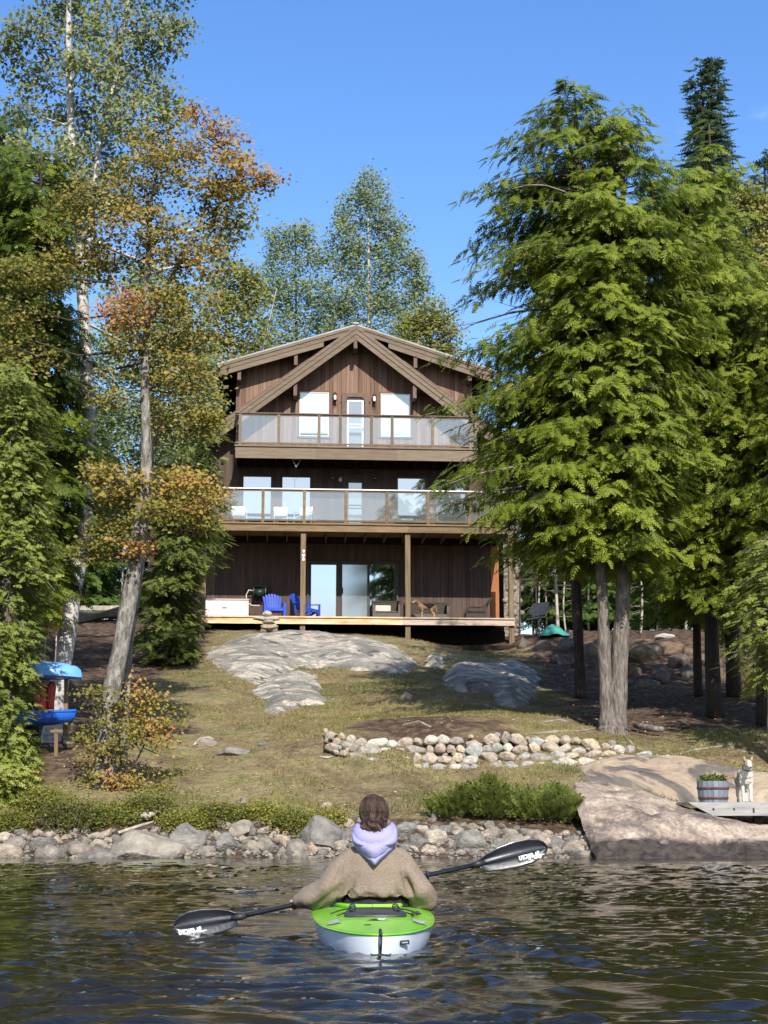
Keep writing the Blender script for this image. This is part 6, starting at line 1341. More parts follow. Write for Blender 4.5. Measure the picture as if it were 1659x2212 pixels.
for sx in (-1, 1):
    for s in (0.98, 0.86):
        mb = MB(); c = Vector((sx * 0.135, s, dz(s, .13) + 0.030)); mb.tube([c + Vector((0.018 * math.cos(a), 0, 0.014 * math.sin(a))) for a in np.linspace(0, 6.28, 11)], 0.005, 5, caps=False); mb.build('eyelet', 'rubber_black', hatch, True)
    mb = MB(); q = [(0.13, 0.98), (0.20, 0.93), (0.275, 0.80)]
    mb.tube([(sx * x, s, dz(s, x) + 0.020) for x, s in q], 0.0045, 5); mb.build('bungee_cord', 'rubber_black', kayak, True)
    mb = MB(); q = [(0.135, 0.84), (0.19, 0.74), (0.235, 0.66)] if sx < 0 else [(0.135, 0.86), (0.20, 0.74), (0.225, 0.68), (0.255, 0.78), (0.285, 0.80)]
    mb.tube([(sx * x, s, dz(s, x) + 0.018) for x, s in q], 0.0045, 5); mb.build('bungee_cord', 'rubber_black', kayak, True)
    if sx > 0:
        for (x, s) in ((0.225, 0.68), (0.262, 0.79)):
            mb = MB(); mb.ball((x, s, dz(s, x) + 0.02), 0.013, 8, 6); mb.build('cord_hook', 'rubber_black', kayak, True)
    # sticker
    c = Vector((sx * 0.255, 0.50, dz(0.50, 0.255) + 0.004)); tx = Vector((1, 0, (dz(.5, .27) - dz(.5, .24)) / 0.03 * sx)).normalized(); ty = Vector((0, 1, (dz(.55, .25) - dz(.45, .25)) / 0.1)).normalized()
    mb = MB(); up_ = tx.cross(ty)
    for (w_, h_, rot, o_) in ((0.030, 0.045, 0.25, 0.0), (0.034, 0.036, -0.3, 0.002)):
        p_ = [c + up_ * o_ + (tx * math.cos(rot) + ty * math.sin(rot)) * a * w_ + (ty * math.cos(rot) - tx * math.sin(rot)) * b_ * h_ * 1.5 for a, b_ in ((-1, -1), (1, -1), (1, 1), (-1, 1))]; mb.add(p_, [(0, 1, 2, 3)])
    mb.build('sticker', 'badge_grey', kayak)
# dark swoosh emblem with a light cross, and a small mark
def flat_shape(name, poly, mat, par, s0, lift=0.003):
    mb = MB(); mb.add([(x, s0 + y, dz(s0 + y, x) + lift) for x, y in poly], [tuple(range(len(poly)))]); return mb.build(name, mat, par)
flat_shape('emblem', [(-0.065, -0.02), (0.01, -0.025), (0.02, 0.0), (0.005, 0.03), (-0.02, 0.03)], 'rubber_black', kayak, 0.47)
flat_shape('emblem', [(0.0, 0.035), (0.016, 0.035), (0.055, -0.03), (0.038, -0.03)], 'print_white', kayak, 0.47, 0.005)
flat_shape('emblem', [(0.045, 0.03), (0.06, 0.03), (0.012, -0.025), (-0.004, -0.025)], 'print_white', kayak, 0.47, 0.006)
flat_shape('emblem', [(0.03, -0.01), (0.075, -0.03), (0.05, 0.0)], 'rubber_black', kayak, 0.47, 0.004)
flat_shape('mark', [(-0.085, -0.012), (-0.045, -0.012), (-0.042, 0.012), (-0.08, 0.012)], 'reel_green', kayak, 0.30)
# plate on the hull
a_ = 0.16; px_ = 0.145; nrm = Vector((0.55, -0.83, -0.1)).normalized()
c = Vector((0.138, 0.075, 0.075)); tx = Vector((0.83, 0.55, 0)).normalized()
mb = MB(); mb.add([c + nrm * 0.006 + tx * u * 0.033 + Vector((0, 0, v * 0.012)) for u, v in ((-1, -1), (1, -1), (1, 1), (-1, 1))], [(0, 1, 2, 3)]); mb.build('plate', 'rubber_black', kayak)
mb = MB(); mb.add([c + nrm * 0.0075 + tx * u * 0.022 + Vector((0, 0, v * 0.004)) for u, v in ((-1, -1), (1, -1), (1, 1), (-1, 1))], [(0, 1, 2, 3)]); mb.build('plate_print', 'badge_grey', kayak)
# grab handle hanging on its cord
mb = MB(); mb.tube([(-0.006, -0.005, 0.135), (-0.008, -0.02, 0.08), (-0.003, -0.03, 0.015)], 0.004, 5); mb.build('handle_cord', 'rubber_black', kayak, True)
mb = MB(); mb.tube([(0.008, -0.005, 0.135), (0.006, -0.02, 0.08), (0.001, -0.03, 0.015)], 0.004, 5); mb.build('handle_cord', 'rubber_black', kayak, True)
mb = MB(); mb.tube([(0, 0.05, dz(0.06, 0) + 0.012), (0, 0.01, 0.142), (0, -0.01, 0.12)], [0.008, 0.010, 0.006], 7); mb.build('cord_anchor', 'rubber_black', kayak, True)
mb = MB(); prof = [(-0.062, 0.026), (-0.05, 0.010), (-0.03, -0.006), (0.0, -0.014), (0.03, -0.006), (0.05, 0.010), (0.062, 0.026), (0.045, 0.020), (0.02, 0.021), (0, 0.024), (-0.02, 0.021), (-0.045, 0.020)]
mb.prism(prof, -0.052, -0.028); mb.build('grab_handle', 'rubber_black', kayak, bevel=0.003)

# ------------------------------------------------------------------ paddler
def remesh(name, mb, mat, vox, smooth=4, fn=None, par=None):
    me = mb.mesh('tmp', mat, True); o = bpy.data.objects.new(name, me); C.objects.link(o)
    m_ = o.modifiers.new('r', 'REMESH'); m_.mode = 'VOXEL'; m_.voxel_size = vox; m_.use_smooth_shade = True
    s_ = o.modifiers.new('s', 'SMOOTH'); s_.iterations = smooth; s_.factor = 0.6
    dg = bpy.context.evaluated_depsgraph_get(); me2 = bpy.data.meshes.new_from_object(o.evaluated_get(dg)); me2.name = name
    o.modifiers.clear(); o.data = me2; bpy.data.meshes.remove(me)
    if fn:
        me2.update(); nn_ = [v.normal.copy() for v in me2.vertices]
        for v, q in zip(me2.vertices, nn_): fn(v, q)
    me2.materials.clear(); me2.materials.append(MATS[mat])
    me2.polygons.foreach_set('use_smooth', np.ones(len(me2.polygons), dtype=bool)); me2.update()
    o.parent = par; return o
def chain(mb, pts, rad, n=14):
    """capsule chain with rounded joints"""
    P_ = [Vector(p) for p in pts]; out = []; rr = []
    for i in range(len(P_) - 1):
        for f in np.linspace(0, 1, 7)[: 6 if i < len(P_) - 2 else 7]: out.append(P_[i].lerp(P_[i + 1], f)); rr.append(rad[i] * (1 - f) + rad[i + 1] * f)
    mb.tube(out, rr, n); mb.ball(P_[0], rad[0], 12, 8); mb.ball(P_[-1], rad[-1], 12, 8)
    for p_, r_ in zip(P_[1:-1], rad[1:-1]): mb.ball(p_, r_, 12, 8)
pm('fleece', [(0.195, 0.152, 0.116), (0.245, 0.192, 0.149), (0.280, 0.222, 0.173)], 90, 0.97, 1.0, 210, detail=4, bdist=0.008, spec=0.05)
pm('hood_lavender', [(0.265, 0.245, 0.45), (0.325, 0.305, 0.52)], 5, 0.9, 0.25, 160, spec=0.08)
pm('skin', [(0.56, 0.35, 0.26), (0.66, 0.43, 0.33)], 8, 0.55, 0.1, 60, spec=0.3)
pm('hair_brown', [(0.018, 0.011, 0.008), (0.050, 0.030, 0.021), (0.105, 0.062, 0.042)], 5.5, 0.5, 0.9, 34, stretch=(6, 6, 0.9), spec=0.3, bdist=0.01)
pm('trousers', [(0.010, 0.010, 0.012), (0.022, 0.022, 0.026)], 20, 0.85)
PX, PY = at(811, 1955, 10.36).x, 10.36
person = empty('person', (PX, PY, 0.0), 0, 'woman in a tan fleece with a lilac hood paddling the green kayak', 'person')
mb = MB()                                                # body: one continuous figure
mb.ball((0, 0.02, 0.15), (0.17, 0.13, 0.12), 14, 10); mb.ball((0, 0.01, 0.30), (0.15, 0.11, 0.16), 14, 10); mb.ball((0, 0.0, 0.44), (0.16, 0.10, 0.12), 14, 10)
chain(mb, [(0, 0.0, 0.5), (-0.005, 0.005, 0.60), (-0.008, 0.03, 0.68)], [0.065, 0.055, 0.055])
mb.ball((-0.010, 0.035, 0.775), (0.078, 0.098, 0.112), 18, 14); mb.ball((-0.010, 0.085, 0.715), (0.050, 0.055, 0.055), 12, 8)   # head and jaw
mb.ball((-0.010, 0.138, 0.755), (0.013, 0.022, 0.024), 8, 6); mb.ball((-0.010, 0.125, 0.712), (0.026, 0.016, 0.010), 8, 6); mb.ball((-0.092, 0.04, 0.765), (0.012, 0.022, 0.033), 8, 6); mb.ball((0.072, 0.04, 0.765), (0.012, 0.022, 0.033), 8, 6)
LW, RW = (-0.512, 0.09, 0.205), (0.235, 0.33, 0.345)
chain(mb, [(-0.16, 0.0, 0.47), (-0.335, 0.0, 0.33), LW], [0.055, 0.045, 0.028]); chain(mb, [(0.15, 0.0, 0.47), (0.295, 0.02, 0.26), RW], [0.055, 0.045, 0.028])
for sx in (-1, 1): chain(mb, [(sx * 0.09, 0.05, 0.13), (sx * 0.17, 0.48, 0.17), (sx * 0.12, 0.86, 0.06), (sx * 0.12, 0.93, 0.10)], [0.09, 0.065, 0.04, 0.03])
body = remesh('body', mb, 'skin', 0.012, 3, None, person)
# paddle line, then the hands that close on it
PA = at(515, 1981, 10.42); PB = at(1034, 1866, 10.75)
pd = (PB - PA).normalized()
def on_shaft(px):
    lo, hi = -0.5, 1.5
    for _ in range(40):
        t_ = (lo + hi) / 2; q = PA.lerp(PB, t_); r_ = (q.x / (q.y * _cp + (q.z - EYE) * _sp)) * FD + CX
        lo, hi = (t_, hi) if r_ < px else (lo, t_)
    return PA.lerp(PB, lo)
def hand(px, wrist, name):
    q = on_shaft(px) - Vector((PX, PY, 0)); w_ = Vector(wrist); mb = MB()
    up_ = Vector((0, 0, 1)); back = Vector((0, -1, 0)); kn = q + up_ * 0.024 + back * 0.012 - pd * 0.0
    palm = (w_ + kn) / 2
    chain(mb, [w_, palm, kn], [0.026, 0.030, 0.026], 10)
    for i, (o_, r_, ln) in enumerate([(-0.034, 0.0088, 0.9), (-0.012, 0.0095, 1.0), (0.010, 0.0095, 1.0), (0.031, 0.0085, 0.85)]):
        b0 = q + pd * o_ + up_ * 0.026 + back * 0.004
        pts = [palm + pd * o_ * 0.7, b0, b0 + (Vector((0, 0.030, -0.006)) * ln), q + pd * o_ + Vector((0, 0.026, -0.022)) * ln, q + pd * o_ + Vector((0, 0.004, -0.030)) * ln]
        chain(mb, pts, [r_ * 1.25, r_ * 1.15, r_, r_ * 0.95, r_ * 0.85], 8)
    th = palm + pd * 0.03 + Vector((0, 0, -0.012)); chain(mb, [th, q + pd * 0.048 + back * 0.022 + Vector((0, 0, -0.006)), q + pd * 0.040 + Vector((0, 0.004, -0.027))], [0.013, 0.0105, 0.009], 8)
    return remesh(name, mb, 'skin', 0.0042, 1, None, person)
hand(640, LW, 'hand'); hand(842, RW, 'hand')
# fleece: torso, sleeves, gathered hem; pile raised by noise
mb = MB(); prof = [(1, 0.222, 0.236, 0.152), (0.9, 0.240, 0.258, 0.166), (0.2, 0.275, 0.252, 0.168), (0, 0.33, 0.238, 0.160), (0, 0.41, 0.228, 0.150), (0, 0.48, 0.205, 0.128), (0, 0.535, 0.155, 0.110), (0, 0.575, 0.105, 0.092), (0, 0.605, 0.070, 0.075)]
nT = 40; tv = []
for (o_, z_, rx, ry) in prof:
    for k in range(nT):
        a = 2 * math.pi * k / nT; x = rx * math.copysign(abs(math.cos(a)) ** 0.8, math.cos(a)); y = 0.01 + ry * math.copysign(abs(math.sin(a)) ** 0.9, math.sin(a))
        up_ = (0.055 * math.exp(-((x + 0.035) / 0.055) ** 2) + 0.075 * math.exp(-((x + 0.155) / 0.030) ** 2) + 0.03 * math.exp(-((x - 0.10) / 0.04) ** 2)) if y < 0.05 else 0
        tv.append((x, y, z_ + o_ * up_))
tf = [tuple(range(nT - 1, -1, -1)), tuple((len(prof) - 1) * nT + k for k in range(nT))]
for i in range(len(prof) - 1):
    for k in range(nT): tf.append((i * nT + k, i * nT + (k + 1) % nT, (i + 1) * nT + (k + 1) % nT, (i + 1) * nT + k))
mb.add(tv, tf)
chain(mb, [(-0.140, 0.0, 0.490), (-0.205, -0.005, 0.415), (-0.312, 0.0, 0.300), (-0.425, 0.05, 0.232), (-0.495, 0.085, 0.202)], [0.074, 0.090, 0.097, 0.085, 0.056])
chain(mb, [(0.145, 0.0, 0.485), (0.205, -0.01, 0.40), (0.285, -0.01, 0.285), (0.312, 0.03, 0.228), (0.300, 0.16, 0.27), (0.25, 0.29, 0.33)], [0.070, 0.086, 0.096, 0.092, 0.078, 0.055])
def fleece(v, q):
    c = v.co; w_ = 0.0
    hem = max(0, 1 - abs(c.z - 0.17) / 0.10) * (1 if abs(c.x) < 0.26 else 0)
    w_ += 0.010 * hem * math.sin(c.x * 34 + 1.3 * math.sin(c.x * 11))
    w_ += 0.011 * mnoise.noise(Vector((c.x * 9, c.y * 7, c.z * 5))) + 0.010 * math.sin((c.x * 22 + c.z * 30 * (1 if c.x > 0 else -1)) + 3 * mnoise.noise(c * 5)) * min(1, abs(c.x) / 0.3)
    for (fx, fz, s_) in ((-0.185, 0.25, 1.0), (0.175, 0.225, 1), (0.215, 0.32, 1.0), (-0.235, 0.40, 0.5)):      # pull folds beside the waist
        d_ = (c.x - fx) * 0.9 + (c.z - fz) * 0.35 * (1 if fx > 0 else -1); w_ -= 0.042 * s_ * math.exp(-(d_ / 0.020) ** 2) * math.exp(-((c.z - fz) / 0.075) ** 2)
    w_ += 0.0022 * mnoise.noise(c * 85) + 0.0016 * mnoise.noise(c * 150)
    v.co = c + q * w_
remesh('fleece_jacket', mb, 'fleece', 0.0085, 5, fleece, person)
# waist in black under the raised hem
mb = MB(); mb.ball((0, 0.02, 0.19), (0.225, 0.14, 0.12), 18, 12); mb.build('trousers', 'trousers', person, True)
# hood lying on the back
rows = [(0.682, 0.108, 0.060), (0.668, 0.128, 0.090), (0.645, 0.139, 0.120), (0.618, 0.143, 0.145), (0.590, 0.141, 0.165), (0.562, 0.132, 0.178), (0.535, 0.113, 0.185), (0.508, 0.086, 0.186), (0.484, 0.056, 0.183), (0.463, 0.026, 0.177), (0.452, 0.006, 0.170)]
nU = 41; V = []; _ra = np.array(rows); _ri = np.linspace(0, len(rows) - 1, 46); rows = [tuple(np.interp(q, np.arange(len(_ra)), _ra[:, k_]) for k_ in range(3)) for q in _ri]
for i, (z_, w_, d_) in enumerate(rows):
    v_ = i / (len(rows) - 1)
    for k in range(nU):
        u = -1 + 2 * k / (nU - 1)
        wrap = max(0, 1 - v_ / 0.45)                       # the upper rows run round the neck
        x = w_ * math.sin(u * math.pi / 2) if wrap > 0 else w_ * u
        y = -d_ * (1 - 0.55 * abs(u) ** 2.2) + wrap * abs(u) ** 3 * 0.11
        fold = 0.026 * (abs(math.sin(v_ * 8.5 + 2.2 * u * u + 0.6 * u)) ** 0.6 - 0.6) * (1 - abs(u) ** 3) * (0.4 + 0.6 * min(1, v_ * 3)) + 0.006 * mnoise.noise(Vector((u * 3, v_ * 6, 2)))
        V.append((x - 0.004, y - fold, z_ + 0.035 * (1 - v_) * abs(u) ** 1.5 - 0.012 * (1 - u * u) * (1 - v_) + fold * 0.5))
F = []
for i in range(len(rows) - 1):
    for k in range(nU - 1): F.append((i * nU + k, i * nU + k + 1, (i + 1) * nU + k + 1, (i + 1) * nU + k))
ho = obj('hood', np_mesh('hood', V, F, 'hood_lavender', None, True), person)
md = ho.modifiers.new('t', 'SOLIDIFY'); md.thickness = 0.016; md.offset = 0
mb = MB(); mb.tube([(0.118 * math.sin(a), 0.02 - 0.072 * math.cos(a), 0.635 + 0.02 * math.cos(a)) for a in np.linspace(-2.6, 2.6, 25)], [0.030] * 25, 10); mb.build('hood_roll', 'hood_lavender', person, True)
# hair
mb = MB(); mb.ball((-0.010, 0.022, 0.790), (0.098, 0.115, 0.108), 24, 16); mb.ball((-0.010, -0.02, 0.735), (0.088, 0.085, 0.085), 20, 14); mb.ball((-0.010, -0.055, 0.690), (0.078, 0.060, 0.052), 20, 14); mb.ball((0.005, -0.07, 0.672), (0.058, 0.045, 0.040), 16, 10)
def cutface(v, q):
    c = v.co
    if c.y > 0.085 and c.z < 0.84: v.co = c + Vector((0, -(c.y - 0.085) * 0.9, 0)); c = v.co
    ang = math.atan2(c.x + 0.01, -(c.y - 0.02)); low = max(0, min(1, (0.77 - c.z) / 0.08))
    w_ = 0.0035 * math.sin(ang * 26 + 5 * mnoise.noise(c * 9)) + 0.004 * mnoise.noise(Vector((c.x * 26, c.y * 26, c.z * 8)))
    w_ += 0.006 * mnoise.noise(Vector((c.x * 12, c.y * 12, c.z * 7 + 3))) + 0.004 * math.sin(ang * 9 + c.z * 20)
    w_ += low * 0.011 * math.sin(c.x * 90 + c.z * 130 + 4 * mnoise.noise(c * 22))
    v.co = c + q * w_
hair = remesh('hair', mb, 'hair_brown', 0.0065, 4, cutface, person)
rs = np.random.RandomState(3); mb = MB()
for i in range(90):                                       # loose strands round the knot
    a = rs.uniform(-1.9, 1.9); r0 = 0.062; x = -0.008 + r0 * math.sin(a); z_ = 0.688 + rs.uniform(-0.055, 0.055); y = -0.06 - 0.05 * math.cos(a)
    d = Vector((rs.normal(0, 1), -0.6, rs.normal(-0.2, 0.8))).normalized() * rs.uniform(0.02, 0.045)
    mb.tube([(x, y, z_), Vector((x, y, z_)) + d * 0.6 + Vector((0, -0.006, 0.008)), Vector((x, y, z_)) + d + Vector((0, 0.01, -0.012))], [0.0016, 0.0014, 0.0007], 4, caps=False)
for i in range(110):                                       # fine hair lying over the crown
    a = rs.uniform(-1.5, 1.5); P_ = []
    for z_ in np.linspace(0.885, 0.70, 7):
        q = (z_ - 0.79) / 0.112; r_ = 0.101 * math.sqrt(max(0.02, 1 - min(q * q, 0.97))) * (1 if z_ > 0.74 else 0.9) + 0.003 + 0.004 * rs.rand()
        aa = a * (0.9 + 0.25 * (0.885 - z_) / 0.185 * (-1 if abs(a) > 0.5 else 0.3)); P_.append((-0.010 + r_ * math.sin(aa), 0.018 - r_ * 1.12 * math.cos(aa), z_ + rs.normal(0, 0.003)))
    mb.tube(P_, [0.0009, 0.0013, 0.0014, 0.0014, 0.0013, 0.001, 0.0006], 4, caps=False)
mb.build('loose_strands', 'hair_brown', person)

# ------------------------------------------------------------------ paddle
paddle = empty('paddle', (PA + PB) / 2, 0, 'black double bladed kayak paddle held across, left blade in the water', 'paddle')
pc = paddle.location.copy()
mb = MB(); mb.tube([PA - pc - pd * 0.02, PB - pc + pd * 0.02], 0.0155, 12); mb.build('shaft', 'shaft_black', paddle, True)
for t_ in (0.222, 0.78):
    mb = MB(); q = PA.lerp(PB, t_) - pc; mb.tube([q - pd * 0.006, q, q + pd * 0.006], [0.022, 0.034, 0.022], 12); mb.build('drip_ring', 'rubber_black', paddle, True)
def text_mesh(txt, size):
    cu = bpy.data.curves.new('lettering', 'FONT'); cu.body = txt; cu.size = size; cu.align_x = 'LEFT'; cu.offset = size * 0.022
    o = bpy.data.objects.new('tmp', cu); C.objects.link(o); dg = bpy.context.evaluated_depsgraph_get(); me = bpy.data.meshes.new_from_object(o.evaluated_get(dg)); bpy.data.objects.remove(o); return me
def blade(A, B, bottom, label_right):
    """A: shaft end, B: blade tip (world)"""
    L = (B - A).length; ax = (B - A).normalized(); wv = Vector((0, 0, 1)); wv = (wv - ax * wv.dot(ax)).normalized(); nv = ax.cross(wv)
    if nv.y > 0: nv = -nv
    hi = [(0.0, 0.022), (0.04, 0.032), (0.12, 0.052), (0.3, 0.076), (0.55, 0.090), (0.75, 0.088), (0.88, 0.070), (0.96, 0.042), (1.0, 0.0)]
    lo = [(0.0, 0.022), (0.05, 0.050), (0.12, 0.066), (0.3, 0.080), (0.55, 0.088), (0.75, 0.080), (0.88, 0.060), (0.96, 0.034), (1.0, 0.0)]
    V = []; ns, nw = 36, 15
    for i in range(ns):
        u = i / (ns - 1); u = 1 - (1 - u) ** 1.25; h_ = np.interp(u, *zip(*hi)); l_ = np.interp(u, *zip(*lo))
        for k in range(nw):
            v = -1 + 2 * k / (nw - 1); y_ = h_ * v if v > 0 else l_ * v
            ridge = 0.014 * max(0, 1 - abs(v) * 3.5) * (1 - u * 0.8); curl = 0.018 * (v * v) + 0.03 * (u - 0.4) ** 2
            V.append(A - pc + ax * (u * L) + wv * y_ + nv * (ridge + curl - 0.01))
    idx = np.arange(ns * nw).reshape(ns, nw); F = np.stack([idx[:-1, :-1], idx[:-1, 1:], idx[1:, 1:], idx[1:, :-1]], -1).reshape(-1, 4)
    b_ = obj('blade', np_mesh('blade', [tuple(v) for v in V], F, 'paddle_black', None, True), paddle)
    md = b_.modifiers.new('t', 'SOLIDIFY'); md.thickness = 0.006; md.offset = 0
    mb = MB(); mb.tube([A - pc - ax * 0.05, A - pc, A - pc + ax * 0.05], [0.019, 0.024, 0.012], 10); mb.build('socket', 'rubber_black', b_, True)
    # the maker's name, upside down, and its bird
    rx = Vector((1, 0, 0)); rx = (ax if ax.x > 0 else -ax); ru = rx.cross(Vector((0, -1, 0))); ru = Vector((0, 0, 1)); ru = (ru - rx * ru.dot(rx)).normalized(); out_ = rx.cross(ru)
    if out_.y > 0: out_ = -out_
    size = 0.062; org = A - pc + ax * (L * 0.82 if label_right else L * 0.62) + wv * (-0.012 if label_right else -0.022)
    me = text_mesh('Pelican', size)
    rot180 = True; 
    for v in me.vertices:
        x, y = v.co.x * 0.76, v.co.y
        d_ = -rx * x - ru * y; yy = (wv * -0.030).dot(wv)
        v.co = org + d_ + out_ * 0.0125 - nv * 0 + out_ * 0.012 * (1 if True else 0)
    me.materials.clear(); me.materials.append(MATS['print_white'])
    obj('lettering', me, b_)
    bird = [(0.0, 0.0), (0.008, 0.030), (0.004, 0.042), (-0.012, 0.052), (-0.024, 0.046), (-0.026, 0.036), (-0.055, 0.030), (-0.026, 0.024), (-0.020, 0.030), (-0.012, 0.026), (-0.016, 0.010), (-0.012, -0.002)]
    mbb = MB(); mbb.add([org - rx * (x - 0.004) - ru * (y - 0.004) + out_ * 0.0245 for x, y in bird], [tuple(range(len(bird)))]); mbb.build('bird_emblem', 'print_white', b_)
    return b_
blade(PA, at(374, 2004, 10.40), 0, False); blade(PB, at(1182, 1830, 10.84), 0, True)

# ------------------------------------------------------------------ dogs
def skin_mesh(name, pts, edges, mat, sub=2, root=0):
    me = bpy.data.meshes.new(name); me.from_pydata([p[:3] for p in pts], edges, []); me.update()
    o = bpy.data.objects.new(name, me); C.objects.link(o); md = o.modifiers.new('k', 'SKIN'); md.use_smooth_shade = True; md.branch_smoothing = 0.4
    for i, v in enumerate(me.skin_vertices[0].data):
        r_ = pts[i][3]; q_ = r_ if hasattr(r_, '__len__') else (r_, r_); v.radius = (q_[0] * pts[i][4], q_[1] * pts[i][4]) if len(pts[i]) > 4 else q_; v.use_root = (i == root)
    s_ = o.modifiers.new('s', 'SUBSURF'); s_.levels = sub; s_.render_levels = sub
    dg = bpy.context.evaluated_depsgraph_get(); m2 = bpy.data.meshes.new_from_object(o.evaluated_get(dg)); m2.name = name
    bpy.data.objects.remove(o); bpy.data.meshes.remove(me); m2.materials.clear(); m2.materials.append(MATS[mat])
    m2.polygons.foreach_set('use_smooth', np.ones(len(m2.polygons), dtype=bool)); return m2
def coat(me, fn):
    a = me.attributes.new('tint', 'FLOAT', 'POINT'); a.data.foreach_set('value', np.array([fn(v.co) for v in me.vertices], np.float32))
def fur_mat(name, cols, pos):
    m, t, p, o = new_mat(name); n, l = t.nodes.new, t.links.new
    a = n('ShaderNodeAttribute'); a.attribute_name = 'tint'; tcn = n('ShaderNodeTexCoord'); q = n('ShaderNodeTexNoise'); q.inputs['Scale'].default_value = 30; q.inputs['Detail'].default_value = 6; l(tcn.outputs['Object'], q.inputs['Vector'])
    ad = n('ShaderNodeMath'); ad.operation = 'MULTIPLY_ADD'; ad.inputs[1].default_value = 0.16; l(q.outputs[0], ad.inputs[0]); l(a.outputs['Fac'], ad.inputs[2])
    sb_ = n('ShaderNodeMath'); sb_.operation = 'SUBTRACT'; sb_.inputs[1].default_value = 0.08; l(ad.outputs[0], sb_.inputs[0])
    r = ramp_node(t, cols, pos); l(sb_.outputs[0], r.inputs[0]); l(r.outputs[0], p.inputs['Base Color']); p.inputs['Roughness'].default_value = 0.9; p.inputs['Specular IOR Level'].default_value = 0.15
    b = n('ShaderNodeBump'); b.inputs['Strength'].default_value = 0.8; b.inputs['Distance'].default_value = 0.012; q2 = n('ShaderNodeTexNoise'); q2.inputs['Scale'].default_value = 60; l(tcn.outputs['Object'], q2.inputs['Vector']); l(q2.outputs[0], b.inputs['Height']); l(b.outputs[0], p.inputs['Normal'])
fur_mat('fur_tan_black', [(0.008, 0.007, 0.007), (0.014, 0.010, 0.009), (0.13, 0.072, 0.036), (0.235, 0.145, 0.078), (0.40, 0.30, 0.20)], [0, 0.30, 0.40, 0.7, 1])
fur_mat('fur_cream', [(0.20, 0.14, 0.085), (0.36, 0.265, 0.17), (0.50, 0.42, 0.32), (0.64, 0.59, 0.51)], [0, 0.35, 0.6, 1])
# local: x forward (nose), y left, z up
def dog(name, loc, rz, sc_, headyaw, headpitch, mat, coatfn, label, ears='drop', wide=1.0, chest=1.0):
    b = Vector((0.42, 0, 0.795)); cy, sy = math.cos(headyaw), math.sin(headyaw); d = Vector((cy * math.cos(headpitch), sy * math.cos(headpitch), math.sin(headpitch))); up_ = Vector((0, 0, 1)); side = Vector((-d.y, d.x, 0)).normalized()
    mb = MB()
    chain(mb, [(-0.27, 0, 0.575), (-0.10, 0, 0.565), (0.06, 0, 0.55), (0.20, 0, 0.545), (0.28, 0, 0.575)], [0.115 * wide, 0.112 * wide, 0.130 * wide, 0.152 * wide, 0.118 * wide], 16)
    mb.ball((0.22, 0, 0.49), (0.12, 0.115 * wide, 0.13 * chest), 14, 10)
    chain(mb, [(0.26, 0, 0.60), (0.34, 0, 0.70), tuple(b)], [0.110 * chest, 0.092 * chest, 0.082], 14)
    chain(mb, [tuple(b), tuple(b + d * 0.07 + up_ * 0.010)], [0.084, 0.080], 14)
    chain(mb, [tuple(b + d * 0.10 - up_ * 0.012), tuple(b + d * 0.165 - up_ * 0.028), tuple(b + d * 0.235 - up_ * 0.034)], [0.056, 0.043, 0.035], 12)
    mb.ball(b + d * 0.045 + up_ * 0.035, (0.062, 0.062, 0.050), 12, 8)
    for sg in (-1, 1):
        o_ = 0.085 * wide
        chain(mb, [(0.20, sg * o_, 0.50), (0.185, sg * o_, 0.37), (0.215, sg * o_ * 0.95, 0.22), (0.205, sg * o_ * 0.95, 0.06)], [0.070, 0.050, 0.034, 0.029], 10); chain(mb, [(0.205, sg * o_ * 0.95, 0.035), (0.245, sg * o_ * 0.95, 0.028)], [0.034, 0.030], 10)
        chain(mb, [(-0.27, sg * o_ * 0.9, 0.52), (-0.215, sg * o_, 0.37), (-0.345, sg * o_, 0.215), (-0.325, sg * o_, 0.06)], [0.100, 0.066, 0.036, 0.030], 10); chain(mb, [(-0.325, sg * o_, 0.035), (-0.28, sg * o_, 0.028)], [0.034, 0.030], 10)
    chain(mb, [(-0.36, 0, 0.60), (-0.43, 0, 0.52), (-0.46, 0, 0.38), (-0.45, 0, 0.30)], [0.045, 0.042, 0.036, 0.016], 9)
    def fur(v, q): v.co += q * (0.010 * mnoise.noise(v.co * 14) + 0.008 * mnoise.noise(Vector((v.co.x * 40, v.co.y * 40, v.co.z * 16))))
    o = remesh(name, mb, mat, 0.0115, 3, fur); coat(o.data, coatfn)
    o.location = loc; o.rotation_euler = (0, 0, rz); o.scale = (sc_,) * 3; tag(o, label, 'dog')
    for sg in (-1, 1):
        c = b + d * 0.035 + side * sg * 0.062 + up_ * 0.062; mb = MB()
        if ears == 'drop': pts = [(c, 0.030), (c + side * sg * 0.032 - d * 0.02, 0.036), (c + side * sg * 0.042 - up_ * 0.07 - d * 0.015, 0.032), (c + side * sg * 0.034 - up_ * 0.115, 0.010)]
        else: pts = [(c - up_ * 0.01, 0.044), (c + side * sg * 0.012 + up_ * 0.045, 0.032), (c + side * sg * 0.024 + up_ * 0.085, 0.016), (c + side * sg * 0.028 + up_ * 0.10, 0.004)]
        mb.tube([q for q, r_ in pts], [r_ for q, r_ in pts], 8); em = mb.mesh('ear', mat, True)
        a = em.attributes['tint']; a.data.foreach_set('value', np.full(len(em.vertices), 0.52 if ears == 'drop' else 0.28, np.float32)); obj('ear', em, o)
        mb = MB(); mb.ball(b + d * 0.125 + side * sg * 0.046 + up_ * 0.026, 0.0125, 8, 6); mb.build('eye', 'black_metal', o, True)
    mb = MB(); mb.ball(b + d * 0.272 - up_ * 0.022, (0.021, 0.021, 0.017), 8, 6); mb.build('nose', 'black_metal', o, True)
    return o, b, d
fx, fz = hp(915, 1332, -2.0); g = hw(hx(921, -2.1, 1332), -2.1, 0.0)
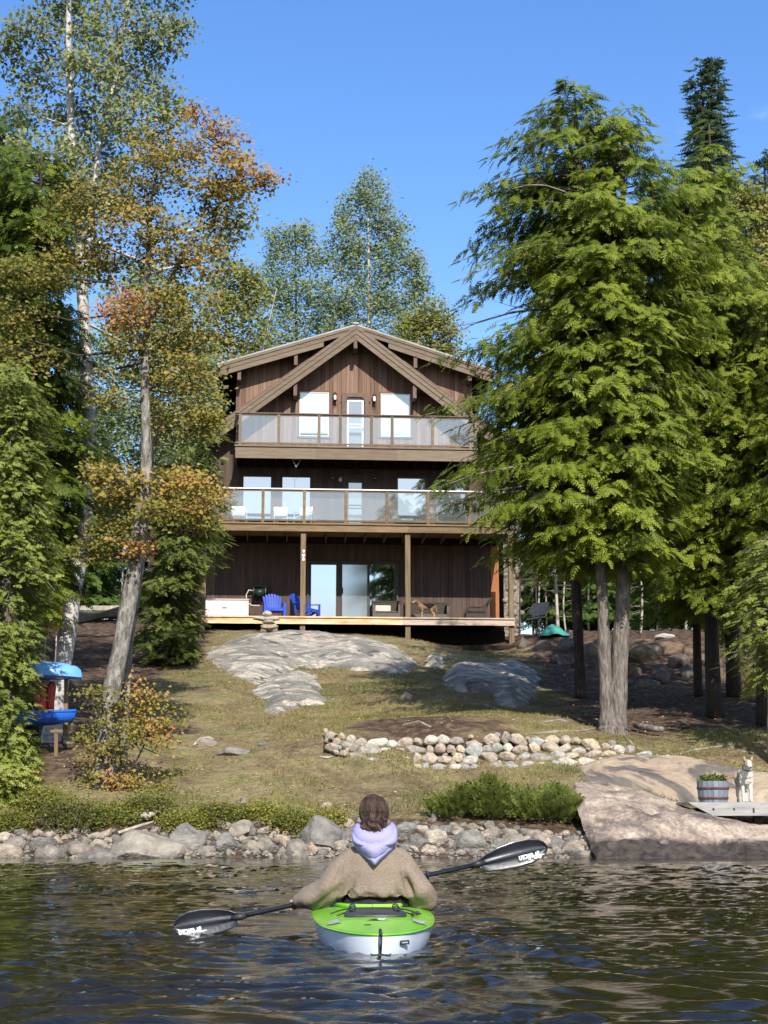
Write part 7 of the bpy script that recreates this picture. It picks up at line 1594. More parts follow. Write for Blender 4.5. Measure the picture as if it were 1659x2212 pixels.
def coat1(c):
    if -0.37 < c.x < 0.15 and c.z > 0.545 + 0.06 * math.sin(c.x * 11): return 0.12
    if c.z < 0.30: return 0.86
    if c.x > 0.54: return 0.85
    return 0.60
o, b_, d_ = dog('dog', g, HOUSE_YAW + math.pi, 0.86, 0.45, -0.12, 'fur_tan_black', coat1, 'tan dog with a black saddle standing on the deck looking left')
mb = MB(); mb.tube([Vector((0.335, 0, 0.695)) + Vector((math.cos(a) * 0.075, math.sin(a) * 0.098, -math.cos(a) * 0.062)) for a in np.linspace(0, 6.28, 17)], 0.010, 6, caps=False); mb.build('collar', 'rubber_black', o, True)
dockz = at(1615, 1733, 27.6).z
def coat2(c):
    head = c.z > 0.72
    if head and abs(c.y) < 0.020: return 0.98
    if head and c.z > 0.80: return 0.42
    if c.x > 0.14 and c.z < 0.72: return 0.95
    if c.z < 0.32: return 0.95
    if abs(c.y) > 0.08 or c.x < 0.1: return 0.42
    return 0.75
g = at(1610, 1733, 27.75); g.z = dockz
o, b_, d_ = dog('dog', g, R(-90) - 0.02, 0.84, 0.0, -0.22, 'fur_cream', coat2, 'cream and tan dog with pricked ears standing on the dock facing the lake', 'prick', 1.0, 1.1)
mb = MB(); mb.tube([Vector((0.345, 0, 0.705)) + Vector((math.cos(a) * 0.076, math.sin(a) * 0.102, -math.cos(a) * 0.062)) for a in np.linspace(0, 6.28, 17)], 0.011, 6, caps=False); mb.build('collar', 'iron_brown', o, True)
mb = MB(); q = b_ + d_ * 0.20 + Vector((0, 0, -0.055)); mb.ball(q, (0.030, 0.020, 0.012), 8, 6); mb.build('mouth', 'rubber_black', o, True)

# ------------------------------------------------------------------ dock and planter
pm('dock_wood', [(0.17, 0.165, 0.155), (0.30, 0.29, 0.275), (0.42, 0.41, 0.39)], 2.0, 0.85, 0.4, 12, stretch=(0.7, 5, 6), rnd=0.3)
dk0 = at(1487, 1740, 27.3); dock = empty('dock', (dk0.x, 27.3, dockz), 0, 'weathered grey timber dock resting on the granite ledge', 'dock')
ht = dockz - at(1500, 1762, 27.3).z
mb = MB(); mb.prism([(0, 0), (3.4, 0), (3.4, -ht), (0.42, -ht), (0.06, -0.04)], 0, 0.07); mb.build('beam', 'dock_wood', dock)
for i in range(22):
    mb = MB(); x = 0.02 + i * 0.15; mb.box(x, x + 0.14, 0.072, 1.5, -0.045, -0.004); mb.build('plank', 'dock_wood', dock)
mb = MB(); mb.box(0.6, 3.4, 1.40, 1.47, -ht, -0.05); mb.build('beam', 'dock_wood', dock)
for x in (1.2, 2.6): mb = MB(); mb.box(x, x + 0.14, 0.25, 0.39, -1.4, -0.05); mb.build('post', 'dark_bark', dock)
for x in (0.42, 0.78, 1.12, 1.45):
    mb = MB(); mb.box(x, x + 0.03, -0.006, 0.0, -0.14 - 0.04 * (x > 1), -0.10); mb.build('bolt', 'black_metal', dock)
pm('barrel_paint', [(0.10, 0.125, 0.155), (0.17, 0.20, 0.235), (0.22, 0.25, 0.28)], 3, 0.7, 0.3, 14, stretch=(3, 3, 0.6), rnd=0.35)
pm('rust', [(0.06, 0.025, 0.016), (0.145, 0.06, 0.04)], 9, 0.7, 0.2, 30)
bq = at(1541, 1733, 27.75); barrel = empty('barrel_planter', (bq.x, 27.75, dockz), 0, 'grey blue half barrel planter with rusty hoops on the dock', 'planter')
hb_ = 45 * mpp(27.7); rt = 34.5 * mpp(27.7)
br_ = lambda z: rt * (0.87 + 0.13 * (z / hb_) ** 0.8 + 0.02 * math.sin(z / hb_ * math.pi))
for i in range(18):
    a0, a1 = 2 * math.pi * i / 18 + 0.012, 2 * math.pi * (i + 1) / 18 - 0.012; V = []
    for z in np.linspace(0, hb_, 5):
        for (a, q) in ((a0, 0), (a1, 0), (a1, -0.022), (a0, -0.022)): V.append(((br_(z) + q) * math.cos(a), (br_(z) + q) * math.sin(a), z))
    F = [(0, 1, 2, 3), (16, 19, 18, 17)]
    for j in range(4):
        for k in range(4): F.append((j * 4 + k, j * 4 + (k + 1) % 4, j * 4 + 4 + (k + 1) % 4, j * 4 + 4 + k))
    mb = MB(); mb.add(V, F); mb.build('stave', 'barrel_paint', barrel)
for zf in (0.20, 0.66):
    mb = MB(); z = hb_ * zf; mb.lathe([(br_(z) - 0.004, -0.022), (br_(z - .02) + 0.006, -0.022), (br_(z + .02) + 0.006, 0.022), (br_(z) - 0.004, 0.022)], 28, (0, 0, z)); mb.build('hoop', 'rust', barrel, True)
mb = MB(); mb.lathe([(0.0, 0), (rt * 0.95, 0)], 18, (0, 0, hb_ - 0.05)); mb.build('soil', 'earth', barrel)
rs = np.random.RandomState(8); n = 420; pl = empty('potted_flowers', (bq.x, 27.75, dockz + hb_ - 0.05), 0, 'low green plants with red blooms in the barrel planter', 'plant')
th = rs.uniform(0, 6.28, n); r_ = rt * 0.85 * np.sqrt(rs.rand(n)); pp = np.stack([r_ * np.cos(th), r_ * np.sin(th), rs.uniform(0.02, 0.17, n) * (1 - 0.3 * (r_ / rt))], -1)
V, F, tt = stamp(OVAL, pp, np.stack([np.cos(th) + rs.normal(0, .5, n), np.sin(th) + rs.normal(0, .5, n), rs.normal(.4, .4, n)], -1), rs.normal(0, .5, (n, 3)) + np.array([0, -.4, 1]), rs.uniform(.04, .075, n), rs.uniform(0.1, 0.9, n)); obj('leaves', np_mesh('leaves', V, F, 'juniper_leaf', tt), pl)
pm('petal_red', [(0.45, 0.03, 0.03), (0.6, 0.08, 0.07)], 6, 0.6)
for (x, z) in ((0.235, 0.10),):
    mb = MB()
    for a in np.linspace(0, 5.2, 6): mb.ball((x + 0.014 * math.cos(a), -0.12, z + 0.014 * math.sin(a)), (0.010, 0.007, 0.010), 6, 4)
    mb.build('bloom', 'petal_red', pl, True)

# ------------------------------------------------------------------ boat rack at the left
pm('boat_light_blue', [(0.085, 0.27, 0.55), (0.15, 0.37, 0.66)], 2.5, 0.4, 0.05, 20, coat=0.2)
pm('boat_blue', [(0.012, 0.085, 0.46), (0.025, 0.13, 0.58)], 2.5, 0.35, 0.05, 20, coat=0.2)
pm('boat_red', [(0.34, 0.012, 0.010), (0.48, 0.025, 0.018)], 3, 0.4, coat=0.2)
pm('paddle_yellow', [(0.62, 0.40, 0.012), (0.75, 0.52, 0.03)], 3, 0.4)
def boat(name, loc, L, w_, h_, mat, label, flip, vertical=False, rz=0.0, cat='kayak'):
    t = empty(name, loc, rz, label, cat); V = []; nS, nC = 40, 17
    for i in range(nS):
        u = i / (nS - 1); q = abs(2 * u - 1); e = max(1 - q ** 3.2, 0.0) ** 0.7; ww = w_ / 2 * max(e, 0.03); hh = h_ * (0.35 + 0.65 * max(e, 0.05) ** 0.5); rise = 0.10 * h_ * q ** 4
        for k in range(nC):
            a = math.pi * k / (nC - 1); V.append(((u - 0.5) * L * (1 - 0.02 * math.sin(a)), ww * math.cos(a), rise - hh * math.sin(a) ** 0.75))
    idx = np.arange(nS * nC).reshape(nS, nC); F = np.stack([idx[:-1, :-1], idx[:-1, 1:], idx[1:, 1:], idx[1:, :-1]], -1).reshape(-1, 4)
    V = np.array(V); sg = -1 if flip else 1
    Vh = V * np.array([1, sg, sg]); hu = obj('hull', np_mesh('hull', Vh, F, mat, None, True), t)
    top = V.reshape(nS, nC, 3); dv = []
    for i in range(nS):
        a, b = top[i, 0], top[i, -1]
        for k in range(7): f = k / 6; q = a * (1 - f) + b * f; dv.append(q + np.array([0, 0, 0.05 * h_ / 0.3 * math.sin(f * math.pi)]))
    idx = np.arange(nS * 7).reshape(nS, 7); F = np.stack([idx[:-1, :-1], idx[:-1, 1:], idx[1:, 1:], idx[1:, :-1]], -1).reshape(-1, 4); dv = np.array(dv)
    cen = dv[F].mean(1); keep = ((cen[:, 0] / (L * 0.16)) ** 2 + (cen[:, 1] / (w_ * 0.32)) ** 2) > 1
    obj('deck', np_mesh('deck', dv * np.array([1, sg, sg]), F[keep], mat, None, True), t)
    mb = MB()
    for side in (0, -1): mb.tube([Vector(q * np.array([1, sg, sg])) for q in top[:, side]], 0.018, 6)
    mb.build('gunwale', mat, t, True)
    return t
Ybt = 31.6; k = mpp(Ybt)
c = at(178, 1446, Ybt); boat('kayak', (c.x - 1.55, Ybt, at(100, 1460, Ybt).z), 3.1, 0.74, 0.31, 'boat_light_blue', 'pale blue kayak stored upside down on the upper rack', True)
c = at(166, 1550, Ybt); boat('kayak', (c.x - 1.5, Ybt - 0.1, at(100, 1540, Ybt).z), 3.0, 0.72, 0.28, 'boat_blue', 'strong blue kayak lying on the lower rack support', False)
# red sled-like boats standing between
for i, (px, w_, lab) in enumerate([(88, 0.26, 'red plastic sled standing upright between the two blue kayaks'), (104, 0.22, 'second red plastic sled leaning beside the birch trunk')]):
    b = at(px, 1533, Ybt + 0.35 + 0.1 * i); hh = 62 * k; t = empty('sled', b, 0, lab, 'sled'); V = []
    for j, z in enumerate(np.linspace(0, hh, 12)):
        f = z / hh; ww = w_ / 2 * (1 - max(0, f - 0.75) ** 2 * 9)
        for q in np.linspace(-1, 1, 9): V.append((ww * q + 0.05 * f * (1 if i else -1), 0.05 * (1 - q * q) * -1, z))
    idx = np.arange(12 * 9).reshape(12, 9); F = np.stack([idx[:-1, :-1], idx[:-1, 1:], idx[1:, 1:], idx[1:, :-1]], -1).reshape(-1, 4)
    q_ = obj('shell', np_mesh('shell', V, F, 'boat_red', None, True), t); md = q_.modifiers.new('t', 'SOLIDIFY'); md.thickness = 0.01
rk = at(142, 1600, Ybt + 0.15); rack = empty('boat_rack', rk, 0, 'brown timber rack holding the two blue kayaks', 'rack')
def rbar(p0, p1, w_=0.075, h_=0.075):
    mb = MB(); mb.bar(Vector(p0) - rk, Vector(p1) - rk, w_, h_, (0, 1, 0)); mb.build('timber', 'post_wood', rack)
rbar(at(143, 1590, Ybt + .45), at(143, 1456, Ybt + .45)); rbar(at(121, 1660, Ybt - .2), at(122, 1574, Ybt - .2), 0.07, 0.07); rbar(at(108, 1580, Ybt - .2), at(136, 1579, Ybt - .2), 0.06, 0.10); rbar(at(30, 1660, Ybt - .2), at(30, 1574, Ybt - .2)); rbar(at(15, 1580, Ybt - .2), at(45, 1580, Ybt - .2), 0.06, 0.10)
rbar(at(60, 1465, Ybt + .45), at(150, 1464, Ybt + .45), 0.07, 0.09); rbar(at(40, 1620, Ybt + .45), at(40, 1456, Ybt + .45))
for (px, y0_, y1_, w_, mat, lab) in [(120, 1309, 1358, 21, 'paddle_yellow', 'yellow paddle blade upright beside the birch trunk'), (97, 1318, 1354, 21, 'boat_red', 'red paddle blade upright left of the yellow one')]:
    b = at(px, 1420, Ybt + 0.25); t = empty('paddle', b, 0, lab, 'paddle'); z0_, z1_ = at(px, y1_, Ybt + .25).z - b.z, at(px, y0_, Ybt + .25).z - b.z; ww = w_ * k / 2
    pts = [(-0.02, z0_ - 0.05), (0.02, z0_ - 0.05), (ww * 0.8, z0_ + 0.05), (ww, z0_ + 0.15), (ww, z1_ - 0.02), (ww * 0.5, z1_), (-ww * 0.5, z1_ - 0.01), (-ww, z1_ - 0.02), (-ww, z0_ + 0.15), (-ww * 0.8, z0_ + 0.05)]
    mb = MB(); mb.prism(pts, -0.01, 0.01); mb.build('blade', mat, t)
    mb = MB(); mb.bar((0, -0.016, z0_ + 0.05), (0, -0.016, z1_ - 0.06), 0.02, 0.02, (0, 1, 0)); mb.build('rib', mat, t)
    mb = MB(); mb.tube([(0, 0, z0_), (0, 0, -0.15)], 0.014, 8); mb.build('shaft', 'grey_wood', t, True)
# tarp slung low at the back left
tq = at(212, 1330, 52); t = empty('tarp', tq, 0, 'black tarp slung over a pale board behind the birch', 'tarp'); V = []
for i in range(15):
    u = i / 14
    for j in range(5):
        f = j / 4; V.append((-1.15 + 2.3 * u, 0.15 * f, 0.16 + 0.22 * u ** 3 - f * (0.42 - 0.15 * u) + 0.05 * math.sin(u * 9 + f * 3)))
idx = np.arange(75).reshape(15, 5); F = np.stack([idx[:-1, :-1], idx[:-1, 1:], idx[1:, 1:], idx[1:, :-1]], -1).reshape(-1, 4)
q_ = obj('sheet', np_mesh('sheet', V, F, 'rubber_black', None, True), t); md = q_.modifiers.new('t', 'SOLIDIFY'); md.thickness = 0.02
mb = MB(); mb.box(-1.2, 1.0, 0.1, 0.16, 0.20, 0.36); mb.build('board', 'pale_bark', t)

# ------------------------------------------------------------------ things on the decks
def hempty(name, px, c, z, rz, label, cat, group=None, py=1330):
    x = hp(px, py, c)[0]; g = hw(x, c, z); return empty(name, g, HOUSE_YAW + rz, label, cat, group)
# storage box
bx0, bx1 = hx(431, -1.3, 1330), hx(536.5, -1.3, 1330); bh = hp(490, 1293, -1.3)[1]
sb_ = empty('storage_box', hw((bx0 + bx1) / 2, -1.3, 0), HOUSE_YAW, 'pale grey plastic storage box with a darker lid on the deck', 'storage box'); W2 = (bx1 - bx0) / 2
mb = MB(); mb.box(-W2, W2, 0, 0.75, 0, bh - 0.07); mb.build('tub', 'box_plastic', sb_, bevel=0.012)
n_ = 9
for i in range(n_):
    a = -W2 + 2 * W2 * i / n_ + 0.006; mb = MB(); mb.box(a, a + 2 * W2 / n_ - 0.012, -0.012, -0.001, 0.04, bh - 0.09); mb.build('panel', 'box_plastic', sb_)
mb = MB(); mb.box(-W2 - .02, W2 + .02, -0.025, 0.77, bh - 0.069, bh); mb.build('lid', 'box_lid', sb_, bevel=0.012)
mb = MB(); mb.box(-0.10, 0.12, -0.03, -0.013, bh - 0.30, bh - 0.09); mb.build('latch', 'box_plastic', sb_, bevel=0.006)
mb = MB(); mb.box(-0.07, 0.09, -0.034, -0.015, bh - 0.37, bh - 0.34); mb.build('handle', 'iron_brown', sb_)
# hose reel on the wall
rl_ = hempty('hose_reel', 561, -0.05, 0, 0, 'dark green hose reel on the wall with a loop of pale hose', 'hose reel', py=1280); zc = hp(561, 1281, -0.25)[1]
mb = MB(); mb.tube([(-0.20, -0.25, zc), (0.20, -0.25, zc)], 0.17, 16); mb.build('drum', 'reel_green', rl_, True)
for x in (-0.23, 0.23): mb = MB(); mb.tube([(x - 0.02, -0.25, zc), (x + 0.02, -0.25, zc)], [0.26, 0.26], 20); mb.build('flange', 'reel_green', rl_)
mb = MB(); mb.box(-0.27, 0.27, -0.30, 0.0, zc + 0.22, zc + 0.32); mb.box(0.12, 0.30, -0.32, -0.2, zc + 0.2, zc + 0.36); mb.build('bracket', 'black_metal', rl_)
mb = MB(); mb.tube([(-0.26, -0.25, zc + 0.08), (-0.42, -0.3, zc + 0.10), (-0.52, -0.33, zc - 0.10), (-0.50, -0.36, zc - 0.35), (-0.30, -0.4, zc - 0.52), (0.02, -0.4, zc - 0.52)], 0.022, 8); mb.build('hose', 'hose_tan', rl_, True)
mb = MB(); mb.tube([(-0.50, -0.2, 0.18), (-0.40, -0.22, 0.06), (-0.2, -0.25, 0.03), (0.02, -0.3, 0.12), (0.05, -0.35, 0.3)], 0.018, 8); mb.build('hose', 'iron_brown', rl_, True)
# blue deck chairs
def adirondack(px, c, rz, label):
    t = hempty('deck_chair', px, c, 0, rz, label, 'chair', 'blue plastic deck chairs'); s = 1.08
    # faces -y
    for i in range(7):
        u = (i - 3) / 3; x = u * 0.27; top = 0.98 - 0.10 * u * u
        mb = MB(); mb.bar((x * 0.80 * s, 0.20 * s, 0.34 * s), (x * 1.12 * s, 0.50 * s, top * s), 0.070 * s, 0.022, (0, -1, 0.3)); mb.build('back_slat', 'blue_plastic', t)
    for z, w_ in ((0.52, 0.62), (0.80, 0.66)):
        mb = MB(); yy = 0.20 + (z - 0.34) / 0.62 * 0.30 + 0.03; mb.bar((-w_ / 2 * s, yy * s, z * s), (w_ / 2 * s, yy * s, z * s), 0.03, 0.05); mb.build('back_rail', 'blue_plastic', t)
    for i in range(5):
        y = -0.32 + i * 0.115; z = 0.38 - 0.10 * i / 4; mb = MB(); mb.box(-0.29 * s, 0.29 * s, y * s, (y + 0.10) * s, (z - 0.012) * s, (z + 0.012) * s); mb.build('seat_slat', 'blue_plastic', t)
    mb = MB(); mb.box(-0.29 * s, 0.29 * s, -0.345 * s, -0.325 * s, 0.28 * s, 0.385 * s); mb.build('apron', 'blue_plastic', t)
    for sx in (-1, 1):
        mb = MB(); mb.bar((sx * 0.35 * s, -0.36 * s, 0.57 * s), (sx * 0.36 * s, 0.30 * s, 0.60 * s), 0.11 * s, 0.03); mb.build('armrest', 'blue_plastic', t)
        mb = MB(); mb.prism([(-0.045, 0.0), (0.045, 0.0), (0.055, 0.55 * s), (-0.055, 0.55 * s)], -0.02, 0.02); o = mb.build('leg', 'blue_plastic', t); o.location = (sx * 0.345 * s, -0.34 * s, 0)
        mb = MB(); mb.bar((sx * 0.30 * s, -0.30 * s, 0.34 * s), (sx * 0.31 * s, 0.46 * s, 0.02), 0.03, 0.09, (0, 0, 1)); mb.build('leg', 'blue_plastic', t)
        mb = MB(); mb.bar((sx * 0.345 * s, 0.26 * s, 0.58 * s), (sx * 0.33 * s, 0.24 * s, 0.24 * s), 0.03, 0.06, (0, 1, 0)); mb.build('arm_support', 'blue_plastic', t)
adirondack(591, -1.55, R(8), 'blue plastic deck chair facing the lake beside the hose reel')
adirondack(661, -1.45, R(58), 'blue plastic deck chair turned sideways behind the left deck post')
# wicker armchair, loveseat, side chair
def wicker(px, c, rz, W_, label, cush, name='wicker_armchair', cat='armchair', hgt=0.80):
    t = hempty(name, px, c, 0, rz, label, cat); w2 = W_ / 2
    for sx in (-1, 1):
        mb = MB(); mb.box(sx * w2 - 0.05, sx * w2 + 0.05, -0.36, -0.27, 0, 0.62); mb.build('leg', 'wicker_light', t)
        mb = MB(); mb.box(sx * w2 - 0.05, sx * w2 + 0.05, 0.30, 0.38, 0, hgt); mb.build('leg', 'wicker', t)
        mb = MB(); mb.bar((sx * w2, -0.38, 0.64), (sx * w2, 0.32, 0.66), 0.11, 0.05); mb.build('armrest', 'wicker', t)
        mb = MB(); mb.box(sx * w2 - 0.02, sx * w2 + 0.02, -0.27, 0.30, 0.18, 0.62); mb.build('side_panel', 'wicker', t)
    mb = MB(); mb.box(-w2 + .05, w2 - .05, -0.34, 0.32, 0.20, 0.30); mb.build('seat', 'wicker', t)
    mb = MB(); mb.box(-w2 + .05, w2 - .05, -0.355, -0.335, 0.08, 0.28); mb.build('apron', 'wicker_light', t)
    mb = MB(); mb.box(-w2 + .05, w2 - .05, 0.31, 0.35, 0.30, hgt - 0.03); mb.build('backrest', 'wicker', t)
    mb = MB(); mb.bar((-w2 - .05, 0.34, hgt), (w2 + .05, 0.34, hgt), 0.09, 0.05); mb.build('top_rail', 'wicker', t)
    if cush:
        mb = MB(); mb.box(-w2 + .08, w2 - 0.30, 0.08, 0.20, 0.32, 0.62); mb.build('cushion', 'cushion', t, bevel=0.03)
        mb = MB(); mb.box(-w2 + .07, w2 - .07, -0.30, 0.28, 0.302, 0.36); mb.build('cushion', 'wicker_light', t, bevel=0.02)
    return t
wicker(834, -1.4, 0, 0.98, 'dark wicker armchair with a pale patterned cushion on the deck', True)
wicker(921, -1.1, 0, 1.62, 'dark wicker loveseat behind the tan dog', False, 'wicker_loveseat', 'loveseat')
t = hempty('wicker_chair', 1028, -1.3, 0, R(-90), 'dark curved wicker chair seen from the side at the right of the deck', 'armchair')     # faces left
def curve_xz(pts, x, r_=0.022): mb = MB(); mb.tube([(x, y, z) for y, z in pts], r_, 7); return mb
arm = [(-0.42, 0.0), (-0.42, 0.34), (-0.36, 0.50), (-0.20, 0.56), (0.10, 0.54), (0.30, 0.60), (0.46, 0.80), (0.56, 0.93)]
for x in (-0.36, 0.36):
    curve_xz(arm, x).build('arm_rail', 'wicker', t, True)
    mb = MB(); mb.add([(x, y, z) for y, z in [(-0.40, 0.06), (-0.40, 0.34), (-0.34, 0.48), (-0.20, 0.54), (0.10, 0.52), (0.30, 0.58), (0.34, 0.06)]], [tuple(range(7))]); mb.build('side_panel', 'wicker', t)
    mb = MB(); mb.bar((x, 0.33, 0), (x, 0.33, 0.6), 0.05, 0.05, (0, 1, 0)); mb.build('leg', 'wicker', t)
    mb = MB(); mb.bar((x, -0.41, 0), (x, -0.41, 0.3), 0.05, 0.05, (0, 1, 0)); mb.build('leg', 'wicker', t)
mb = MB(); mb.box(-0.36, 0.36, -0.38, 0.32, 0.30, 0.38); mb.build('seat', 'wicker', t)
mb = MB(); mb.add([(-0.36, 0.30, 0.36), (0.36, 0.30, 0.36), (0.36, 0.56, 0.93), (-0.36, 0.56, 0.93), (-0.36, 0.34, 0.36), (0.36, 0.34, 0.36), (0.36, 0.60, 0.93), (-0.36, 0.60, 0.93)], [(0, 1, 2, 3), (7, 6, 5, 4), (0, 4, 5, 1), (1, 5, 6, 2), (2, 6, 7, 3), (3, 7, 4, 0)]); mb.build('backrest', 'wicker', t)
# white slatted chairs on the middle balcony
def slat_chair(px, rz, label):
    x = hp(px, 1115, -1.7)[0]; t = empty('slatted_chair', hw(x, -1.7, zd2), HOUSE_YAW + rz, label, 'chair', 'white slatted chairs on the middle balcony')
    for sx in (-1, 1):
        mb = MB(); mb.tube([(sx * 0.25, 0.20, 0), (sx * 0.25, 0.24, 0.42), (sx * 0.25, 0.32, 0.84)], 0.014, 7); mb.build('leg', 'white_plastic', t, True)
        mb = MB(); mb.tube([(sx * 0.25, -0.26, 0), (sx * 0.25, -0.24, 0.60), (sx * 0.25, 0.24, 0.62)], 0.014, 7); mb.build('leg', 'white_plastic', t, True)
    for i in range(5): mb = MB(); z = 0.46 + 0.085 * i; mb.box(-0.26, 0.26, 0.24 + 0.018 * i, 0.258 + 0.018 * i, z, z + 0.055); mb.build('back_slat', 'white_plastic', t)
    for i in range(5): mb = MB(); y = -0.24 + 0.09 * i; mb.box(-0.26, 0.26, y, y + 0.07, 0.40, 0.418); mb.build('seat_slat', 'white_plastic', t)
slat_chair(517, 0.15, 'white slatted chair at the left end of the middle balcony'); slat_chair(606, 0, 'white slatted chair in front of the second balcony window'); slat_chair(654, -0.5, 'white slatted chair behind the balcony rail post')
# lanterns
def lantern(px, pyt, pyb, lab, bright=True):
    x, z1 = hp(px, pyt, -0.12); z0 = hp(px, pyb, -0.12)[1]; g = hw(x, -0.03, z0); h_ = z1 - z0; t = empty('wall_lantern', g, HOUSE_YAW, lab, 'lantern', 'wall lanterns beside the doors')
    mb = MB(); mb.tube([(0, 0, 0.0), (0, -0.08, 0.0), (0, -0.14, 0.10)], 0.014, 6); mb.box(-0.05, 0.05, -0.012, 0.0, -0.06, 0.14); mb.build('bracket', 'iron_brown', t)
    if bright: mb = MB(); mb.tube([Vector((0.06 * math.cos(a), -0.07, -0.05 + 0.06 * math.sin(a))) for a in np.linspace(0, 6.28, 15)], 0.010, 5, caps=False); mb.build('scroll', 'iron_brown', t, True)
    mb = MB(); mb.lathe([(0.02, 0.10), (0.085, 0.11), (0.085, 0.135)], 8, (0, -0.14, 0)); mb.lathe([(0.085, h_ - 0.14), (0.085, h_ - 0.12), (0.03, h_ - 0.03), (0.0, h_)], 8, (0, -0.14, 0)); mb.build('cap', 'iron_brown', t)
    mb = MB(); mb.lathe([(0.05, 0.135), (0.062, 0.2), (0.05, h_ - 0.14)], 10, (0, -0.14, 0)); mb.build('lamp_glass', 'lamp_white', t, True)
    for a in (0.785, 2.356, 3.927, 5.498): mb = MB(); mb.bar((0.075 * math.cos(a), -0.14 + 0.075 * math.sin(a), 0.13), (0.075 * math.cos(a), -0.14 + 0.075 * math.sin(a), h_ - 0.13), 0.010, 0.010, (0, 1, 0)); mb.build('cage_bar', 'iron_brown', t)
lantern(DZ1(731), DY1(456), DY1(520), 'glass lantern left of the top floor door'); lantern(DZ1(943), DY1(463), DY1(528), 'glass lantern right of the top floor door')
lantern(DX2(718), DY2(108), DY2(148), 'small black lantern left of the middle floor door', False); lantern(DX2(947), DY2(110), DY2(150), 'small black lantern right of the middle floor door', False)
x, z = hp(DX2(762), DY2(135), -0.05); g = hw(x, -0.03, z); mb = MB(); mb.tube([(0, 0, 0), (0, -0.03, 0)], 0.085, 14); o = mb.build('thermometer', 'lamp_white', None, True, loc=g); o.rotation_euler = (0, 0, HOUSE_YAW); tag(o, 'round white dial on the wall beside the middle floor door', 'thermometer')
x, z = hp(DX2(113), DY2(505), -0.1); g = hw(x, -0.03, z); t = empty('meter_box', g, HOUSE_YAW, 'grey box high on the left of the ground floor wall', 'box'); mb = MB(); mb.box(-0.14, 0.14, -0.14, 0, -0.22, 0.22); mb.build('case', 'box_lid', t, bevel=0.01); mb = MB(); mb.box(-0.10, 0.10, -0.15, -0.141, -0.17, 0.16); mb.build('cover', 'box_plastic', t)
# triangle chime under the upper balcony
for (y0_, y1_, lab) in [(25, 68, 'thin white triangle hanging under the upper balcony')]:
    a = hp(DX2(502), DY2(y0_ + 2), -1.35); b = hp(DX2(547), DY2(y0_ + 2), -1.35); c_ = hp(DX2(520), DY2(y1_), -1.35); g = hw(c_[0], -1.35, zb3); t = empty('triangle_chime', g, HOUSE_YAW, lab, 'chime'); q = lambda p_: (p_[0] - c_[0], 0, p_[1] - zb3)
    mb = MB(); mb.tube([q(a), q(b), q(c_), q(a)], 0.009, 6); mb.build('rod', 'lamp_white', t, True)
    mb = MB(); mb.tube([q(c_), (0, 0, q(c_)[2] - 0.3)], 0.005, 5); mb.tube([q(a), (q(a)[0], 0, 0)], 0.004, 5); mb.tube([q(b), (q(b)[0], 0, 0)], 0.004, 5); mb.build('cord', 'black_metal', t)
# white marks on the post
xp = hx(654.5, DK + 0.2, 1240); xq, zq0 = hp(654.5, 1194, DK + 0.09)
def mark(pts, zc_, k): mb = MB(); mb.prism([(x * k, z * k) for x, z in pts], -0.012, 0); o = mb.build('house_sign', 'lamp_white', None, loc=hw(hp(655.5, zc_, DK + 0.09)[0], DK + 0.097, hp(655.5, zc_, DK + 0.09)[1])); o.rotation_euler = (0, 0, HOUSE_YAW); return o
circ = lambda cx_, cz_, r_, n_=12: [(cx_ + r_ * math.cos(a), cz_ + r_ * math.sin(a)) for a in np.linspace(0, 2 * math.pi, n_, endpoint=False)]
tag(mark([(-0.05, 0.06), (0.06, 0.06), (0.03, -0.06), (0.0, -0.06)], 1191, 0.9), 'small white wedge on the left deck post, topmost of three', 'sign', 'white marks on the deck post')
tag(mark([(-0.06, 0.0), (-0.05, 0.055), (0.0, 0.03), (0.05, 0.055), (0.07, 0.0), (0.03, -0.07), (-0.03, -0.07)], 1199, 0.9), 'white heart like mark on the left deck post, middle of three', 'sign', 'white marks on the deck post')
o = mark([(-0.02, 0.07), (0.03, 0.06), (0.045, 0.02), (0.025, 0.0), (0.06, -0.03), (0.04, -0.075), (-0.03, -0.075), (-0.055, -0.03), (-0.03, 0.0), (-0.045, 0.03)], 1207, 0.9); tag(o, 'white figure of eight on the left deck post, lowest of three', 'sign', 'white marks on the deck post')

# ------------------------------------------------------------------ yard beside the cabin
Yy = 57.5
t = empty('garden_swing', at(1185, 1372, Yy), 0, 'dark canvas garden swing seat in its metal frame right of the chimney', 'swing'); b = t.location.copy()
A_ = lambda px, py, dy=0: at(px, py, Yy + dy) - b
for (p0, p1) in [((1122, 1372), (1124, 1215)), ((1160, 1374), (1157, 1215)), ((1245, 1370), (1243, 1215)), ((1120, 1228), (1250, 1230)), ((1122, 1236), (1250, 1239)), ((1125, 1252), (1250, 1254)), ((1125, 1264), (1250, 1265))]:
    mb = MB(); mb.bar(A_(*p0), A_(*p1), 0.055, 0.055, (0, 1, 0)); mb.build('frame_bar', 'dark_bark', t)
mb = MB(); mb.add([A_(1151, 1304), A_(1188, 1300), A_(1194, 1312), A_(1176, 1328), A_(1152, 1332), A_(1140, 1322)], [(0, 1, 2, 3, 4, 5)]); pm('canvas_navy', [(0.010, 0.012, 0.018), (0.03, 0.034, 0.045)], 10, 0.8); q_ = mb.build('seat_back', 'canvas_navy', t); md = q_.modifiers.new('t', 'SOLIDIFY'); md.thickness = 0.06
mb = MB(); mb.bar(A_(1136, 1340, -.2), A_(1180, 1333, -.2), 0.4, 0.06, (0, 0, 1)); mb.build('seat', 'canvas_navy', t)
t = empty('bird_feeder', at(1222, 1212, 56), 0, 'dark hanging bird feeder under the hemlock branches', 'bird feeder'); mb = MB(); b = t.location
